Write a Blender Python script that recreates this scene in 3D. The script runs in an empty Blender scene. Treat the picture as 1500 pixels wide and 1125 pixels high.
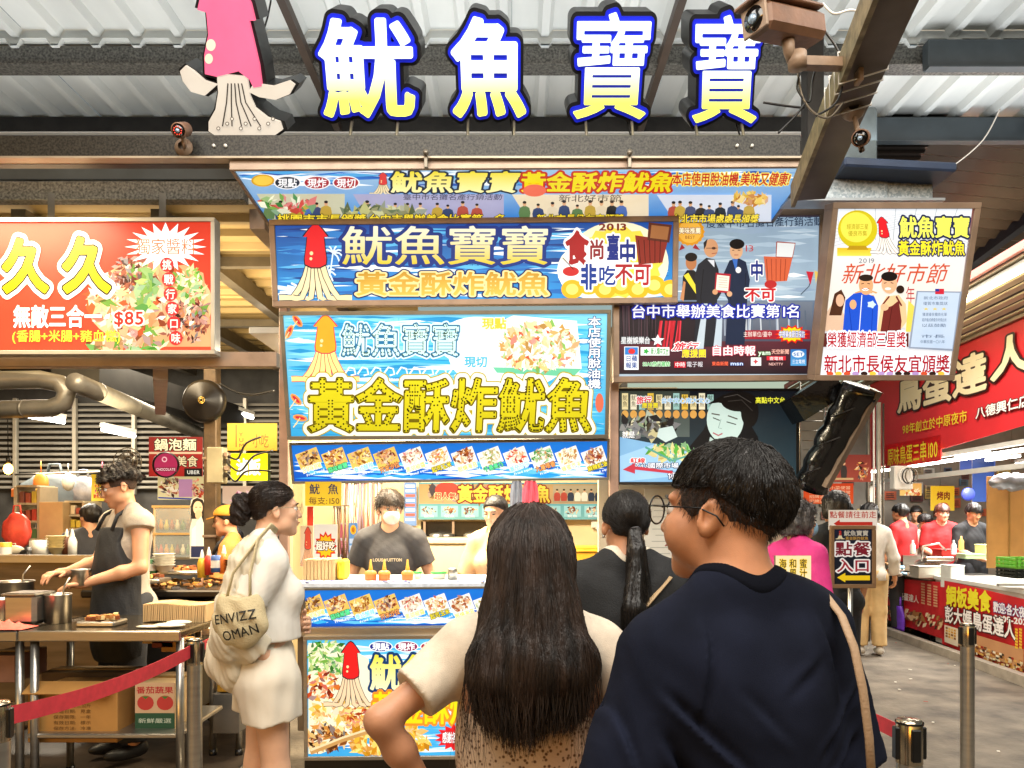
import bpy, math, random
import numpy as np
from mathutils import Vector, Matrix
R = random.Random(7)
sc = bpy.context.scene
C = sc.collection
# ------------------------------------------------------------------ camera, world, exposure
F, CX, HZ, CH = 1133.0, 750.0, 757.0, 1.55      # photo focal length in pixels, optical axis, horizon row, lens height
cam = bpy.data.cameras.new('camera'); cam.sensor_width = 36; cam.lens = 36*F/1500
cam.shift_y = (HZ-562.5)/1500; cam.clip_start = 0.05; cam.clip_end = 300
co = bpy.data.objects.new('camera', cam); C.objects.link(co)
co.location = (0, 0, CH); co.rotation_euler = (math.radians(90), 0, 0); sc.camera = co
W = bpy.data.worlds.new('World'); sc.world = W; W.use_nodes = True
wn = W.node_tree.nodes; wl = W.node_tree.links
bg = wn.get('Background') or wn.new('ShaderNodeBackground')
sky = wn.new('ShaderNodeTexSky'); sky.sky_type = 'NISHITA'; sky.sun_disc = False
sky.sun_elevation = math.radians(3); sky.sun_rotation = math.radians(200)
wl.new(sky.outputs[0], bg.inputs[0]); bg.inputs[1].default_value = 0.10
sc.view_settings.view_transform = 'Standard'; sc.view_settings.look = 'None'
sc.view_settings.exposure = 1.07; sc.view_settings.gamma = 1
sc.cycles.max_bounces = 6; sc.cycles.diffuse_bounces = 3; sc.cycles.glossy_bounces = 3
sc.cycles.transparent_max_bounces = 8; sc.cycles.caustics_reflective = False; sc.cycles.caustics_refractive = False
sc.cycles.sample_clamp_indirect = 4.0

def area(name, loc, target, sx, sy, power, col):  # unseen area lamps standing in for the market's own lamps
    l = bpy.data.lights.new(name, 'AREA'); l.shape = 'RECTANGLE'; l.size = sx; l.size_y = sy
    l.energy = power; l.color = col
    o = bpy.data.objects.new(name, l); C.objects.link(o); o.location = loc
    o.rotation_euler = (Vector(target)-Vector(loc)).to_track_quat('-Z', 'Y').to_euler()
    return o
area('queue_fill_light', (0.3, 0.6, 4.4), (0.2, 3.2, 0.8), 4.8, 2.4, 150, (1.0, .93, .82))  # unseen fill in place of market lamps overhead
area('stall_inner_light', (-0.75, 5.35, 2.62), (-0.75, 5.5, 0.6), 1.9, .5, 110, (1.0, .84, .58))
area('light_over_the_left_kitchen', (-2.9, 4.6, 3.2), (-2.6, 4.7, 0.6), 1.8, .8, 85, (1.0, .80, .52))
area('light_deep_in_the_left_hall', (-4.6, 8.2, 3.2), (-4.4, 8.6, 0.6), 3.0, 1.2, 210, (1.0, .88, .68))
area('light_in_the_right_stall', (6.3, 9.4, 3.0), (6.0, 9.4, 0.6), 2.4, 1.6, 230, (1.0, .97, .9))
area('light_over_the_aisle', (3.6, 7.2, 4.0), (3.6, 7.2, 0.0), 1.6, 2.2, 80, (1.0, .92, .8))
area('roof_sheet_fill', (0.2, 4.45, 3.62), (0.2, 4.5, 4.6), 9.5, .5, 31, (.95, .98, 1.0))  # unseen upward fill, added to brighten the roof sheets
area('right_roof_fill', (4.2, 5.2, 3.7), (4.2, 5.0, 4.5), 3.5, .6, 9, (.92, .96, 1.0))  # added fill for the roof at the right, no fitting
area('warm_hall_roof_fill', (-3.2, 6.0, 2.75), (-3.2, 6.4, 3.5), 3.0, 2.0, 70, (1.0, .78, .45))  # hidden warm lamp added to light the hall roof
area('front_sign_fill', (0.1, 3.0, 4.0), (0.1, 4.5, 1.2), 4.0, .4, 22, (1.0, .96, .9))  # added wash on the front signs from above, no fitting
def P(px, py, Y): return Vector(((px-CX)*Y/F, Y, CH-(py-HZ)*Y/F))
def PX(px, Y): return (px-CX)*Y/F
def PZ(py, Y): return CH-(py-HZ)*Y/F
V = Vector
# ------------------------------------------------------------------ materials
def srgb(c):
    if isinstance(c, str):
        c = [int(c[i:i+2], 16)/255 for i in (0, 2, 4)]
        return tuple(((x+0.055)/1.055)**2.4 if x > 0.04045 else x/12.92 for x in c)
    return tuple(c)
_m = {}
def mat(name, col, rough=0.6, metal=0.0, emis=0.0, var=0.12, vs=6.0, bump=0.0, bs=60.0, col2=None, ecol=None,
        alpha=1.0, sss=0.0, stretch=None, spec=0.5, trans=0.0, kind='noise'):
    if name in _m: return _m[name]
    m = bpy.data.materials.new(name); m.use_nodes = True; _m[name] = m
    n = m.node_tree.nodes; l = m.node_tree.links; b = n['Principled BSDF']
    col = srgb(col)
    tc = n.new('ShaderNodeTexCoord'); mp = n.new('ShaderNodeMapping'); l.new(tc.outputs['Object'], mp.inputs[0])
    if stretch: mp.inputs['Scale'].default_value = stretch
    if kind == 'noise':
        t = n.new('ShaderNodeTexNoise'); t.inputs['Detail'].default_value = 5; fac = t.outputs[0]
    else:
        t = n.new('ShaderNodeTexVoronoi'); fac = t.outputs['Distance'] if kind == 'vor' else t.outputs['Color']
    t.inputs['Scale'].default_value = vs; l.new(mp.outputs[0], t.inputs[0])
    rp = n.new('ShaderNodeValToRGB'); l.new(fac, rp.inputs[0])
    c2 = srgb(col2) if col2 else tuple(min(1, x*(1+var)) for x in col)
    c1 = col if col2 else tuple(x*(1-var) for x in col)
    rp.color_ramp.elements[0].position = 0.34; rp.color_ramp.elements[1].position = 0.66
    rp.color_ramp.elements[0].color = (*c1, 1); rp.color_ramp.elements[1].color = (*c2, 1)
    l.new(rp.outputs[0], b.inputs['Base Color'])
    b.inputs['Roughness'].default_value = rough; b.inputs['Metallic'].default_value = metal
    b.inputs['Specular IOR Level'].default_value = spec
    if emis:
        b.inputs['Emission Color'].default_value = (*(srgb(ecol) if ecol else col), 1); b.inputs['Emission Strength'].default_value = emis
    if alpha < 1: b.inputs['Alpha'].default_value = alpha
    if trans: b.inputs['Transmission Weight'].default_value = trans
    if sss:
        b.inputs['Subsurface Weight'].default_value = sss; b.inputs['Subsurface Radius'].default_value = (0.02, 0.008, 0.004)
        b.inputs['Subsurface Scale'].default_value = 0.5
    if bump:
        t2 = n.new('ShaderNodeTexNoise'); t2.inputs['Scale'].default_value = bs; t2.inputs['Detail'].default_value = 4
        l.new(mp.outputs[0], t2.inputs[0])
        bp = n.new('ShaderNodeBump'); bp.inputs['Strength'].default_value = bump; bp.inputs['Distance'].default_value = 0.01
        l.new(t2.outputs[0], bp.inputs['Height']); l.new(bp.outputs[0], b.inputs['Normal'])
    return m
def printmat(name, emis=0.0, rough=0.45, grain=0.0):
    if name in _m: return _m[name]
    m = bpy.data.materials.new(name); m.use_nodes = True; _m[name] = m
    n = m.node_tree.nodes; l = m.node_tree.links; b = n['Principled BSDF']
    a = n.new('ShaderNodeAttribute'); a.attribute_name = 'Col'
    out = a.outputs['Color']
    if grain:
        t = n.new('ShaderNodeTexNoise'); t.inputs['Scale'].default_value = 5; t.inputs['Detail'].default_value = 6
        tc = n.new('ShaderNodeTexCoord'); l.new(tc.outputs['Object'], t.inputs[0])
        mx = n.new('ShaderNodeMix'); mx.data_type = 'RGBA'; mx.blend_type = 'OVERLAY'; mx.inputs[0].default_value = grain
        l.new(out, mx.inputs[6]); l.new(t.outputs[0], mx.inputs[7]); out = mx.outputs[2]
    b.inputs['Roughness'].default_value = rough; b.inputs['Specular IOR Level'].default_value = .18 if emis else .4
    if emis:      # back-lit film, and posters given a glow: dark base, print colour emitted
        dk = n.new('ShaderNodeMix'); dk.data_type = 'RGBA'; dk.blend_type = 'MULTIPLY'; dk.inputs[0].default_value = 1; dk.inputs[7].default_value = (.35, .35, .35, 1)
        l.new(out, dk.inputs[6]); l.new(dk.outputs[2], b.inputs['Base Color'])
    else: l.new(out, b.inputs['Base Color'])
    if emis:
        l.new(out, b.inputs['Emission Color']); b.inputs['Emission Strength'].default_value = emis
    return m
# ------------------------------------------------------------------ objects
_inv = {}
def tag(o, label=None, cat=None, group=None, kind=None):
    if label: o['label'] = label
    if cat: o['category'] = cat
    if group: o['group'] = group
    if kind: o['kind'] = kind
    return o
def thing(name, label, cat, loc=(0, 0, 0), rz=0.0, group=None):
    o = bpy.data.objects.new(name, None); C.objects.link(o); o.empty_display_size = 0.1
    o.location = loc; o.rotation_euler = (0, 0, rz)
    _inv[o.name] = (Matrix.Translation(V(loc)) @ Matrix.Rotation(rz, 4, 'Z')).inverted()
    return tag(o, label, cat, group)
class MB:
    def __init__(s): s.v = []; s.f = []; s.c = []; s.sm = []; s.col = (1, 1, 1); s.smooth = False
    def add(s, vs, fs, col=None, smooth=None):
        k = len(s.v); s.v.extend([tuple(x) for x in vs]); s.f.extend([tuple(i+k for i in f) for f in fs])
        col = col or s.col
        s.c.extend([col]*len(vs) if not isinstance(col, list) else col)
        s.sm.extend([s.smooth if smooth is None else smooth]*len(fs)); return s
    def box(s, c, size, rot=None, col=None, bev=0.0):
        hx, hy, hz = [x/2 for x in size]; c = V(c)
        if bev and min(hx, hy, hz) > bev*1.2:
            pts = []; fs = []
            # chamfered box: 24 verts
            idx = {}
            for sx in (-1, 1):
                for sy in (-1, 1):
                    for sz in (-1, 1):
                        for ax in range(3):
                            p = [sx*(hx-bev), sy*(hy-bev), sz*(hz-bev)]; p[ax] = (sx*hx, sy*hy, sz*hz)[ax]
                            idx[(sx, sy, sz, ax)] = len(pts); pts.append(V(p))
            S = (-1, 1)
            for sgn in S:
                fs.append([idx[(sgn, a, b, 0)] for a, b in ((-1, -1), (1, -1), (1, 1), (-1, 1))][::sgn])
                fs.append([idx[(a, sgn, b, 1)] for a, b in ((-1, -1), (-1, 1), (1, 1), (1, -1))][::sgn])
                fs.append([idx[(a, b, sgn, 2)] for a, b in ((-1, -1), (1, -1), (1, 1), (-1, 1))][::sgn])
            for a in S:
                for b in S:
                    fs.append([idx[(a, b, -1, 0)], idx[(a, b, 1, 0)], idx[(a, b, 1, 1)], idx[(a, b, -1, 1)]][::a*b])
                    fs.append([idx[(a, -1, b, 0)], idx[(a, 1, b, 0)], idx[(a, 1, b, 2)], idx[(a, -1, b, 2)]][::-a*b])
                    fs.append([idx[(-1, a, b, 1)], idx[(1, a, b, 1)], idx[(1, a, b, 2)], idx[(-1, a, b, 2)]][::a*b])
                    for d in S:
                        fs.append([idx[(a, b, d, 0)], idx[(a, b, d, 1)], idx[(a, b, d, 2)]][::a*b*d])
        else:
            pts = [V((x, y, z)) for x in (-hx, hx) for y in (-hy, hy) for z in (-hz, hz)]
            fs = [(0, 1, 3, 2), (4, 6, 7, 5), (0, 4, 5, 1), (2, 3, 7, 6), (0, 2, 6, 4), (1, 5, 7, 3)]
        if rot is not None:
            if not isinstance(rot, Matrix): rot = Matrix.Rotation(rot, 3, 'Z')
            pts = [rot @ p for p in pts]
        return s.add([p+c for p in pts], fs, col, False)
    def bar(s, a, b, w, h, col=None, up=(0, 0, 1)):
        a = V(a); b = V(b); d = b-a; L = d.length; d.normalize(); u = V(up)
        if abs(d.dot(u)) > 0.98: u = V((0, 1, 0))
        sx = d.cross(u).normalized(); uz = sx.cross(d).normalized()
        m = Matrix((sx, d, uz)).transposed()
        return s.box((a+b)/2, (w, L, h), m, col)
    def tube(s, pts, r, n=8, col=None, closed=False, smooth=True, cap=True, squash=1.0):
        pts = [V(p) for p in pts]; N = len(pts); rs = r if isinstance(r, (list, tuple)) else [r]*N
        vs = []; u = None
        for i, p in enumerate(pts):
            if closed: t = pts[(i+1) % N]-pts[i-1]
            else: t = pts[min(i+1, N-1)]-pts[max(i-1, 0)]
            t.normalize()
            if u is None: u = t.cross(V((0, 0, 1)) if abs(t.z) < 0.9 else V((1, 0, 0))).normalized()
            else: u = (u-t*u.dot(t)).normalized()
            w = t.cross(u)
            for k in range(n):
                a = 2*math.pi*k/n; vs.append(p+u*(math.cos(a)*rs[i])+w*(math.sin(a)*rs[i]*squash))
        fs = []
        for i in range(N if closed else N-1):
            j = (i+1) % N
            for k in range(n): fs.append((i*n+k, i*n+(k+1) % n, j*n+(k+1) % n, j*n+k))
        if cap and not closed: fs += [tuple(range(n-1, -1, -1)), tuple((N-1)*n+k for k in range(n))]
        return s.add(vs, fs, col, smooth)
    def cyl(s, a, b, r0, r1=None, n=16, col=None): return s.tube([a, b], [r0, r0 if r1 is None else r1], n, col)
    def lathe(s, prof, c, n=20, ax=(0, 0, 1), col=None, smooth=True):
        q = V((0, 0, 1)).rotation_difference(V(ax)).to_matrix(); c = V(c); vs = []
        for r, z in prof:
            for k in range(n):
                a = 2*math.pi*k/n; vs.append(c+q @ V((r*math.cos(a), r*math.sin(a), z)))
        fs = [(i*n+k, i*n+(k+1) % n, (i+1)*n+(k+1) % n, (i+1)*n+k) for i in range(len(prof)-1) for k in range(n)]
        return s.add(vs, fs, col, smooth)
    def quad(s, a, b, c, d, col=None): return s.add([a, b, c, d], [(0, 1, 2, 3)], col)
    def prism(s, poly, fr, d0, d1, col=None):
        o, u, v, w = fr; n = len(poly)
        vs = [o+u*x+v*y+w*d0 for x, y in poly]+[o+u*x+v*y+w*d1 for x, y in poly]
        fs = [tuple(range(n-1, -1, -1)), tuple(range(n, 2*n))]+[(i, (i+1) % n, n+(i+1) % n, n+i) for i in range(n)]
        return s.add(vs, fs, col)
    def ball(s, c, r, n=12, m=8, col=None, sc3=(1, 1, 1)):
        c = V(c); vs = []
        for i in range(m+1):
            th = math.pi*i/m
            for k in range(n):
                a = 2*math.pi*k/n
                vs.append(c+V((math.sin(th)*math.cos(a)*r*sc3[0], math.sin(th)*math.sin(a)*r*sc3[1], math.cos(th)*r*sc3[2])))
        fs = [(i*n+k, (i+1)*n+k, (i+1)*n+(k+1) % n, i*n+(k+1) % n) for i in range(m) for k in range(n)]
        return s.add(vs, fs, col, True)
    def build(s, name, m, parent=None, label=None, kind=None, cat=None, group=None, cols=False, raw=False):
        me = bpy.data.meshes.new(name); v = s.v
        root = parent
        while root is not None and root.parent is not None: root = root.parent
        if not raw and root is not None and root.name in _inv:
            iv = _inv[root.name]; v = [iv @ V(x) for x in v]
        me.from_pydata(v, [], s.f); me.update()
        me.polygons.foreach_set('use_smooth', s.sm)
        if cols or m.name.startswith('print'):
            at = me.color_attributes.new('Col', 'FLOAT_COLOR', 'POINT')
            at.data.foreach_set('color', np.array([(*srgb(c), 1) for c in s.c], dtype=np.float32).ravel())
        me.materials.append(m)
        o = bpy.data.objects.new(name, me); C.objects.link(o)
        if parent is not None: o.parent = parent
        return tag(o, label, cat, group, kind)
def dup(src, loc, rz=None, label=None, parent=None):
    c = src.copy(); C.objects.link(c)
    if parent is None:
        c.location = loc
        if rz is not None: c.rotation_euler = (0, 0, rz)
    else: c.parent = parent
    if label: c['label'] = label
    for ch in list(src.children): dup(ch, None, parent=c)
    return c
def npmesh(name, v, f, m, parent=None, smooth=True, cols=None, nside=4):
    me = bpy.data.meshes.new(name); v = np.asarray(v, np.float32); f = np.asarray(f, np.int32)
    root = parent
    while root is not None and root.parent is not None: root = root.parent
    me.vertices.add(len(v)); me.vertices.foreach_set('co', v.ravel())
    k = f.shape[1]; me.loops.add(f.size); me.loops.foreach_set('vertex_index', f.ravel())
    me.polygons.add(len(f)); me.polygons.foreach_set('loop_start', np.arange(0, f.size, k, dtype=np.int32))
    me.update(calc_edges=True); me.polygons.foreach_set('use_smooth', np.full(len(f), smooth))
    if cols is not None:
        at = me.color_attributes.new('Col', 'FLOAT_COLOR', 'POINT'); at.data.foreach_set('color', np.asarray(cols, np.float32).ravel())
    me.materials.append(m); o = bpy.data.objects.new(name, me); C.objects.link(o)
    if parent is not None: o.parent = parent
    return o
# ------------------------------------------------------------------ lettering
_tx = {}
def tmesh(body, off=0.0, res=2):
    key = (body, off, res)
    if key not in _tx:
        cu = bpy.data.curves.new('lettering', 'FONT'); cu.body = body; cu.offset = off; cu.resolution_u = res
        cu.fill_mode = 'FRONT'
        o = bpy.data.objects.new('lettering', cu); me = o.to_mesh()
        v = np.array([x.co[:2] for x in me.vertices]) if len(me.vertices) else np.zeros((0, 2))
        f = [tuple(p.vertices) for p in me.polygons]
        o.to_mesh_clear(); bpy.data.objects.remove(o); bpy.data.curves.remove(cu)
        _tx[key] = (v, f)
    return _tx[key]
def mixc(a, b, t):
    a = srgb(a); b = srgb(b); return tuple(x*(1-t)+y*t for x, y in zip(a, b))
_fd = {}
def field(ch, n=84):
    """signed distance to a glyph's outline on a grid, a little rounded; pad 0.2 em"""
    if (ch, n) in _fd: return _fd[(ch, n)]
    v, f = tmesh(ch, 0.0, 3)
    if len(v) == 0: return None
    key = {}
    rv = [tuple(np.round(p, 5)) for p in v]
    for p in f:
        for a, b in zip(p, p[1:]+p[:1]):
            k = (min(rv[a], rv[b]), max(rv[a], rv[b])); key[k] = key.get(k, 0)+1
    E = np.array([k for k, c in key.items() if c == 1 and k[0] != k[1]])
    A = E[:, 0]; B = E[:, 1]
    x0, y0 = v.min(0)-0.2; x1, y1 = v.max(0)+0.2; h = max(x1-x0, y1-y0)/n
    nx = int((x1-x0)/h)+1; ny = int((y1-y0)/h)+1
    gx, gy = np.meshgrid(x0+np.arange(nx)*h+1e-4, y0+np.arange(ny)*h+1.3e-4, indexing='ij')
    p = np.stack([gx.ravel(), gy.ravel()], 1).astype(np.float32); d = np.full(len(p), 9.0, np.float32); ins = np.zeros(len(p), bool)
    for a, b in zip(A.astype(np.float32), B.astype(np.float32)):
        ab = b-a; t = np.clip(((p-a) @ ab)/(ab @ ab+1e-12), 0, 1)
        q = p-a-t[:, None]*ab; d = np.minimum(d, q[:, 0]**2+q[:, 1]**2)
        if a[1] != b[1]:
            c = (p[:, 1] >= min(a[1], b[1])) & (p[:, 1] < max(a[1], b[1]))
            xs = a[0]+(p[:, 1]-a[1])/(b[1]-a[1])*ab[0]; ins ^= c & (p[:, 0] < xs)
    s = (np.sqrt(d)*np.where(ins, -1, 1)).reshape(nx, ny)
    for _ in range(1):
        q = np.pad(s, 1, mode='edge'); s = 0.5*s+0.125*(q[:-2, 1:-1]+q[2:, 1:-1]+q[1:-1, :-2]+q[1:-1, 2:])
    _fd[(ch, n)] = (s, x0, y0, h); return _fd[(ch, n)]
def loops_of(s, x0, y0, h, lev):
    g = s-lev; g[np.abs(g) < 1e-6] = 1e-6
    ins = g < 0; seg = {}
    c = ins[:-1, :-1]*1+ins[1:, :-1]*2+ins[1:, 1:]*4+ins[:-1, 1:]*8
    def ed(i, j, k):   # bottom, right, top, left edge keys
        return ((i, j, 0), (i+1, j, 1), (i, j+1, 0), (i, j, 1))[k]
    T = {1: [(3, 0)], 2: [(0, 1)], 3: [(3, 1)], 4: [(1, 2)], 5: [(3, 2), (1, 0)], 6: [(0, 2)], 7: [(3, 2)], 8: [(2, 3)],
         9: [(2, 0)], 10: [(0, 3), (2, 1)], 11: [(2, 1)], 12: [(1, 3)], 13: [(1, 0)], 14: [(0, 3)]}
    for i, j in zip(*np.nonzero((c > 0) & (c < 15))):
        for a, b in T[int(c[i, j])]: seg[ed(i, j, a)] = ed(i, j, b)
    def pt(k):
        i, j, d = k; a = g[i, j]; b = g[i+1, j] if d == 0 else g[i, j+1]; t = a/(a-b)
        return (x0+(i+(t if d == 0 else 0))*h, y0+(j+(t if d == 1 else 0))*h)
    out = []
    while seg:
        k0, k = seg.popitem(); lp = [k0]
        while k != k0 and k in seg: lp.append(k); k = seg.pop(k)
        if len(lp) > 5:
            q = [pt(z) for z in lp]; q2 = []
            for i, p in enumerate(q):      # drop nearly straight points
                a = q2[-1] if q2 else q[i-1]; b = q[(i+1) % len(q)]
                if abs((p[0]-a[0])*(b[1]-a[1])-(p[1]-a[1])*(b[0]-a[0])) > 8e-6*h/.0145 or math.dist(p, a) > 0.10: q2.append(p)
            if len(q2) > 3: out.append(q2)
    return out
_gm = {}
def gmesh(ch, off, n=84):
    if (ch, off, n) in _gm: return _gm[(ch, off, n)]
    fd = field(ch, n)
    if fd is None: r = (np.zeros((0, 2)), [], [])
    else:
        lp = loops_of(fd[0].copy(), fd[1], fd[2], fd[3], off)
        r = (*fill(lp), lp)
    _gm[(ch, off, n)] = r; return r
def fill(lp, extr=0.0, bev=0.0, mode='FRONT'):
    cu = bpy.data.curves.new('outline', 'CURVE'); cu.dimensions = '2D'; cu.fill_mode = mode
    cu.extrude = extr; cu.bevel_depth = bev; cu.bevel_resolution = 2
    for l in lp:
        sp = cu.splines.new('POLY'); sp.points.add(len(l)-1); sp.use_cyclic_u = True
        for q, p in zip(sp.points, l): q.co = (p[0], p[1], 0, 1)
    o = bpy.data.objects.new('outline', cu); me = o.to_mesh()
    v = np.array([x.co[:] for x in me.vertices]) if len(me.vertices) else np.zeros((0, 3))
    f = [tuple(p.vertices) for p in me.polygons]
    o.to_mesh_clear(); bpy.data.objects.remove(o); bpy.data.curves.remove(cu)
    return (v if (extr or bev) else v[:, :2]), f
_adv = {}
def adv(ch):
    if ord(ch) > 0x2e00: return 1.0
    if ch == ' ': return 0.35
    if ch not in _adv:
        v, f = tmesh(ch, 0.0, 3); _adv[ch] = (v[:, 0].max()+0.07) if len(v) else 0.3
    return _adv[ch]
class Panel:
    """a flat printed face: frame o,u,v,w; picture pixels are carried onto its plane once, when it is laid out"""
    def __init__(s, o, u, v, w):
        s.o, s.u, s.v, s.w = V(o), V(u).normalized(), V(v).normalized(), V(w).normalized(); s.b = MB(); s.z = 0.0015; s.n = 0
    @staticmethod
    def from_px(tl, tr, bl, br, Yt, Yb=None, rt=0.0):
        """corners of the face in the photograph with the depth of its top and bottom edge; rt adds depth to the right edge"""
        Yb = Yb or Yt*(tr[0]-tl[0])/(br[0]-bl[0])
        a, b, c, d = P(*tl, Yt), P(*tr, Yt+rt), P(*bl, Yb), P(*br, Yb+rt)
        u = ((b-a)+(d-c)).normalized(); vv = ((a+b)/2-(c+d)/2); vv = (vv-u*vv.dot(u)).normalized()
        w = u.cross(vv)           # u right, v up -> w toward viewer (-Y)
        p = Panel((a+b+c+d)/4, u, vv, w)
        p.cor = [(a, b, c, d)]
        p.W = ((b-a).length+(d-c).length)/2; p.H = ((a-c).length+(b-d).length)/2
        return p
    def px(s, x, y):
        d = P(x, y, 1.0)-V((0, 0, CH)); o = V((0, 0, CH))
        t = (s.o-o).dot(s.w)/d.dot(s.w); q = o+d*t-s.o
        return (q.dot(s.u), q.dot(s.v))
    def cl(s, x, y):
        w, h = getattr(s, 'W', 99)/2, getattr(s, 'H', 99)/2
        return (min(w, max(-w, x)), min(h, max(-h, y)))
    def L(s, x, y, z=0.0): return s.o+s.u*x+s.v*y+s.w*z
    def nxt(s): s.n += 1; return s.z+s.n*0.00006
    def poly(s, pts, col, raw=False, z=None):
        q = [s.cl(*p) for p in (pts if raw else [s.px(*p) for p in pts])]; z = z or s.nxt()
        if max(a[0] for a in q)-min(a[0] for a in q) < 1e-5 or max(a[1] for a in q)-min(a[1] for a in q) < 1e-5: return
        ar = sum(a[0]*b[1]-a[1]*b[0] for a, b in zip(q, q[1:]+q[:1]))
        if ar < 0: q = q[::-1]; col = col[::-1] if isinstance(col, list) else col
        if len(q) > 4 and not isinstance(col, list):
            v, f = fill([q]); s.b.add([s.L(x, y, z) for x, y in v], f, col)
        else: s.b.add([s.L(x, y, z) for x, y in q], [tuple(range(len(q)))], col)
    def rect(s, x0, y0, x1, y1, col, col2=None):
        s.poly([(x0, y0), (x1, y0), (x1, y1), (x0, y1)], [col, col, col2, col2] if col2 else col)
    def full(s, col, col2=None):
        w, h = s.W/2, s.H/2; c = [col2 or col, col2 or col, col, col]
        s.b.add([s.L(-w, -h, .001), s.L(w, -h, .001), s.L(w, h, .001), s.L(-w, h, .001)], [(0, 1, 2, 3)], c)
    def ell(s, cx, cy, rx, ry, col, n=24, rot=0.0, jag=0.0, z=None):
        z = z or s.nxt(); pts = []
        for k in range(n):
            a = 2*math.pi*k/n; r = 1-(jag if k % 2 else 0); x = rx*r*math.cos(a); y = ry*r*math.sin(a)
            pts.append((cx+x*math.cos(rot)-y*math.sin(rot), cy+x*math.sin(rot)+y*math.cos(rot)))
        s.poly(pts, col, z=z)
    def line(s, pts, w, col):
        z = s.nxt(); q = [s.px(*p) for p in pts]; w = w*s.sc()
        L1 = []; L2 = []
        for i, p in enumerate(q):
            a = q[max(i-1, 0)]; b = q[min(i+1, len(q)-1)]; dx, dy = b[0]-a[0], b[1]-a[1]; l = math.hypot(dx, dy) or 1
            L1.append((p[0]-dy/l*w/2, p[1]+dx/l*w/2)); L2.append((p[0]+dy/l*w/2, p[1]-dx/l*w/2))
        n = len(q); s.b.add([s.L(x, y, z) for x, y in [s.cl(*q_) for q_ in L1+L2]], [(n+i, n+i+1, i+1, i) for i in range(n-1)], col)
    def sc(s): a = s.px(CX, HZ-300); b = s.px(CX+10, HZ-300); return math.dist(a, b)/10 if abs(s.w.y) > 0.3 else 0.004
    def text(s, body, x0, y0, x1, y1, col, col2=None, off=0.0, lay=(), ang=0.0, shear=0.0, n=84, vert=False, res=84):
        """lettering filling the pixel box (x0,y0)-(x1,y1); lay = [(extra offset in em, colour), ...] drawn behind, widest first"""
        a = V(s.px(x0, y1)); b = V(s.px(x1, y1)); c = V(s.px(x0, y0))
        ex = b-a; ey = c-a
        if ang:
            m = s.px((x0+x1)/2, (y0+y1)/2); rot = Matrix.Rotation(ang, 2); m = V(m)
            ex = rot @ ex; ey = rot @ ey; a = m-ex/2-ey/2
        pos = []; t = 0
        if vert:
            N = len(body); pos = [(0, (N-1-i)) for i in range(N)]; wid = 1.0; hei = N
        else:
            for ch in body: pos.append((t, 0)); t += adv(ch)
            wid = t; hei = 0.93
        for (o, cc, cc2) in [(off+e, k, None) for e, k in lay]+[(off, col, col2)]:
            z = s.nxt()
            for i, (ch, (px_, py_)) in enumerate(zip(body, pos)):
                if ch == ' ': continue
                if o == 0.0: v, f = tmesh(ch, 0.0, 2)
                else: v, f, _ = gmesh(ch, round(o, 4), res)
                if len(v) == 0: continue
                pts = []; cl = []
                for x, y in v[:, :2]:
                    X = (x+px_)/wid; Y = (y+0.09+py_)/hei; X += shear*(Y-0.5)*0.3
                    q = a+ex*X+ey*Y; pts.append(s.L(*s.cl(q.x, q.y), z+0.00003*(i % 2)))
                    if cc2: cl.append(mixc(cc2, cc, min(1, max(0, (y+0.09)))))
                s.b.add(pts, f, cl if cc2 else cc)
    def food(s, cx, cy, rx, ry, pal, n=60, ang=0.0, sl=0.5, size=0.16):
        """a photograph of fried food: many small scraps of flat print"""
        for k in range(n):
            r = math.sqrt(R.random()); a = R.random()*6.283; x = rx*r*math.cos(a); y = ry*r*math.sin(a)
            x, y = cx+x*math.cos(ang)-y*math.sin(ang), cy+x*math.sin(ang)+y*math.cos(ang)
            l = max(rx, ry)*size*R.uniform(.6, 1.6); w = l*R.uniform(sl*.5, sl*1.2); t = R.random()*3.14
            ca, sa = math.cos(t), math.sin(t); c = R.choice(pal)
            c = mixc(c, 'ffffff' if R.random() < .5 else '301808', R.random()*.25)
            s.poly([(x+ca*l-sa*w*.3, y+sa*l+ca*w*.3), (x+sa*-w, y+ca*w), (x-ca*l-sa*w*.2, y-sa*l+ca*w*.2), (x+sa*w, y-ca*w)], c, z=s.z+(s.n+1)*0.00006+0.00003*(k % 13))
        s.n += 7
    def build(s, name, m, parent, **k): return s.b.build(name, m, parent, **k)
def frame_box(p, t, dep, m, parent, name='frame', col=None, back=True, bw=None, gap=0.0):
    """the four rails round a panel (t wide, dep deep, standing 12 mm proud) and the box behind it"""
    w, h = p.W/2, p.H/2; b = MB()
    M = Matrix((p.u, p.v, p.w)).transposed()
    def bx(cx, cy, sx, sy, z0, z1, bb): bb.box(p.L(cx, cy, (z0+z1)/2), (sx, sy, z1-z0), M, bev=0.002)
    for nm, (cx, cy, sx, sy) in (('top', (0, h+t/2, 2*w+2*t, t)), ('bot', (0, -h-t/2, 2*w+2*t, t)), ('l', (-w-t/2, 0, t, 2*h)), ('r', (w+t/2, 0, t, 2*h))):
        r = MB(); bx(cx, cy, sx, sy, -dep, 0.014, r); r.build(name+'_rail', m, parent)
    if back:
        r = MB(); bx(0, 0, 2*w-0.002, 2*h-0.002, -dep+0.004, -0.002, r); r.build('light_box', bw or m, parent)
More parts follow.
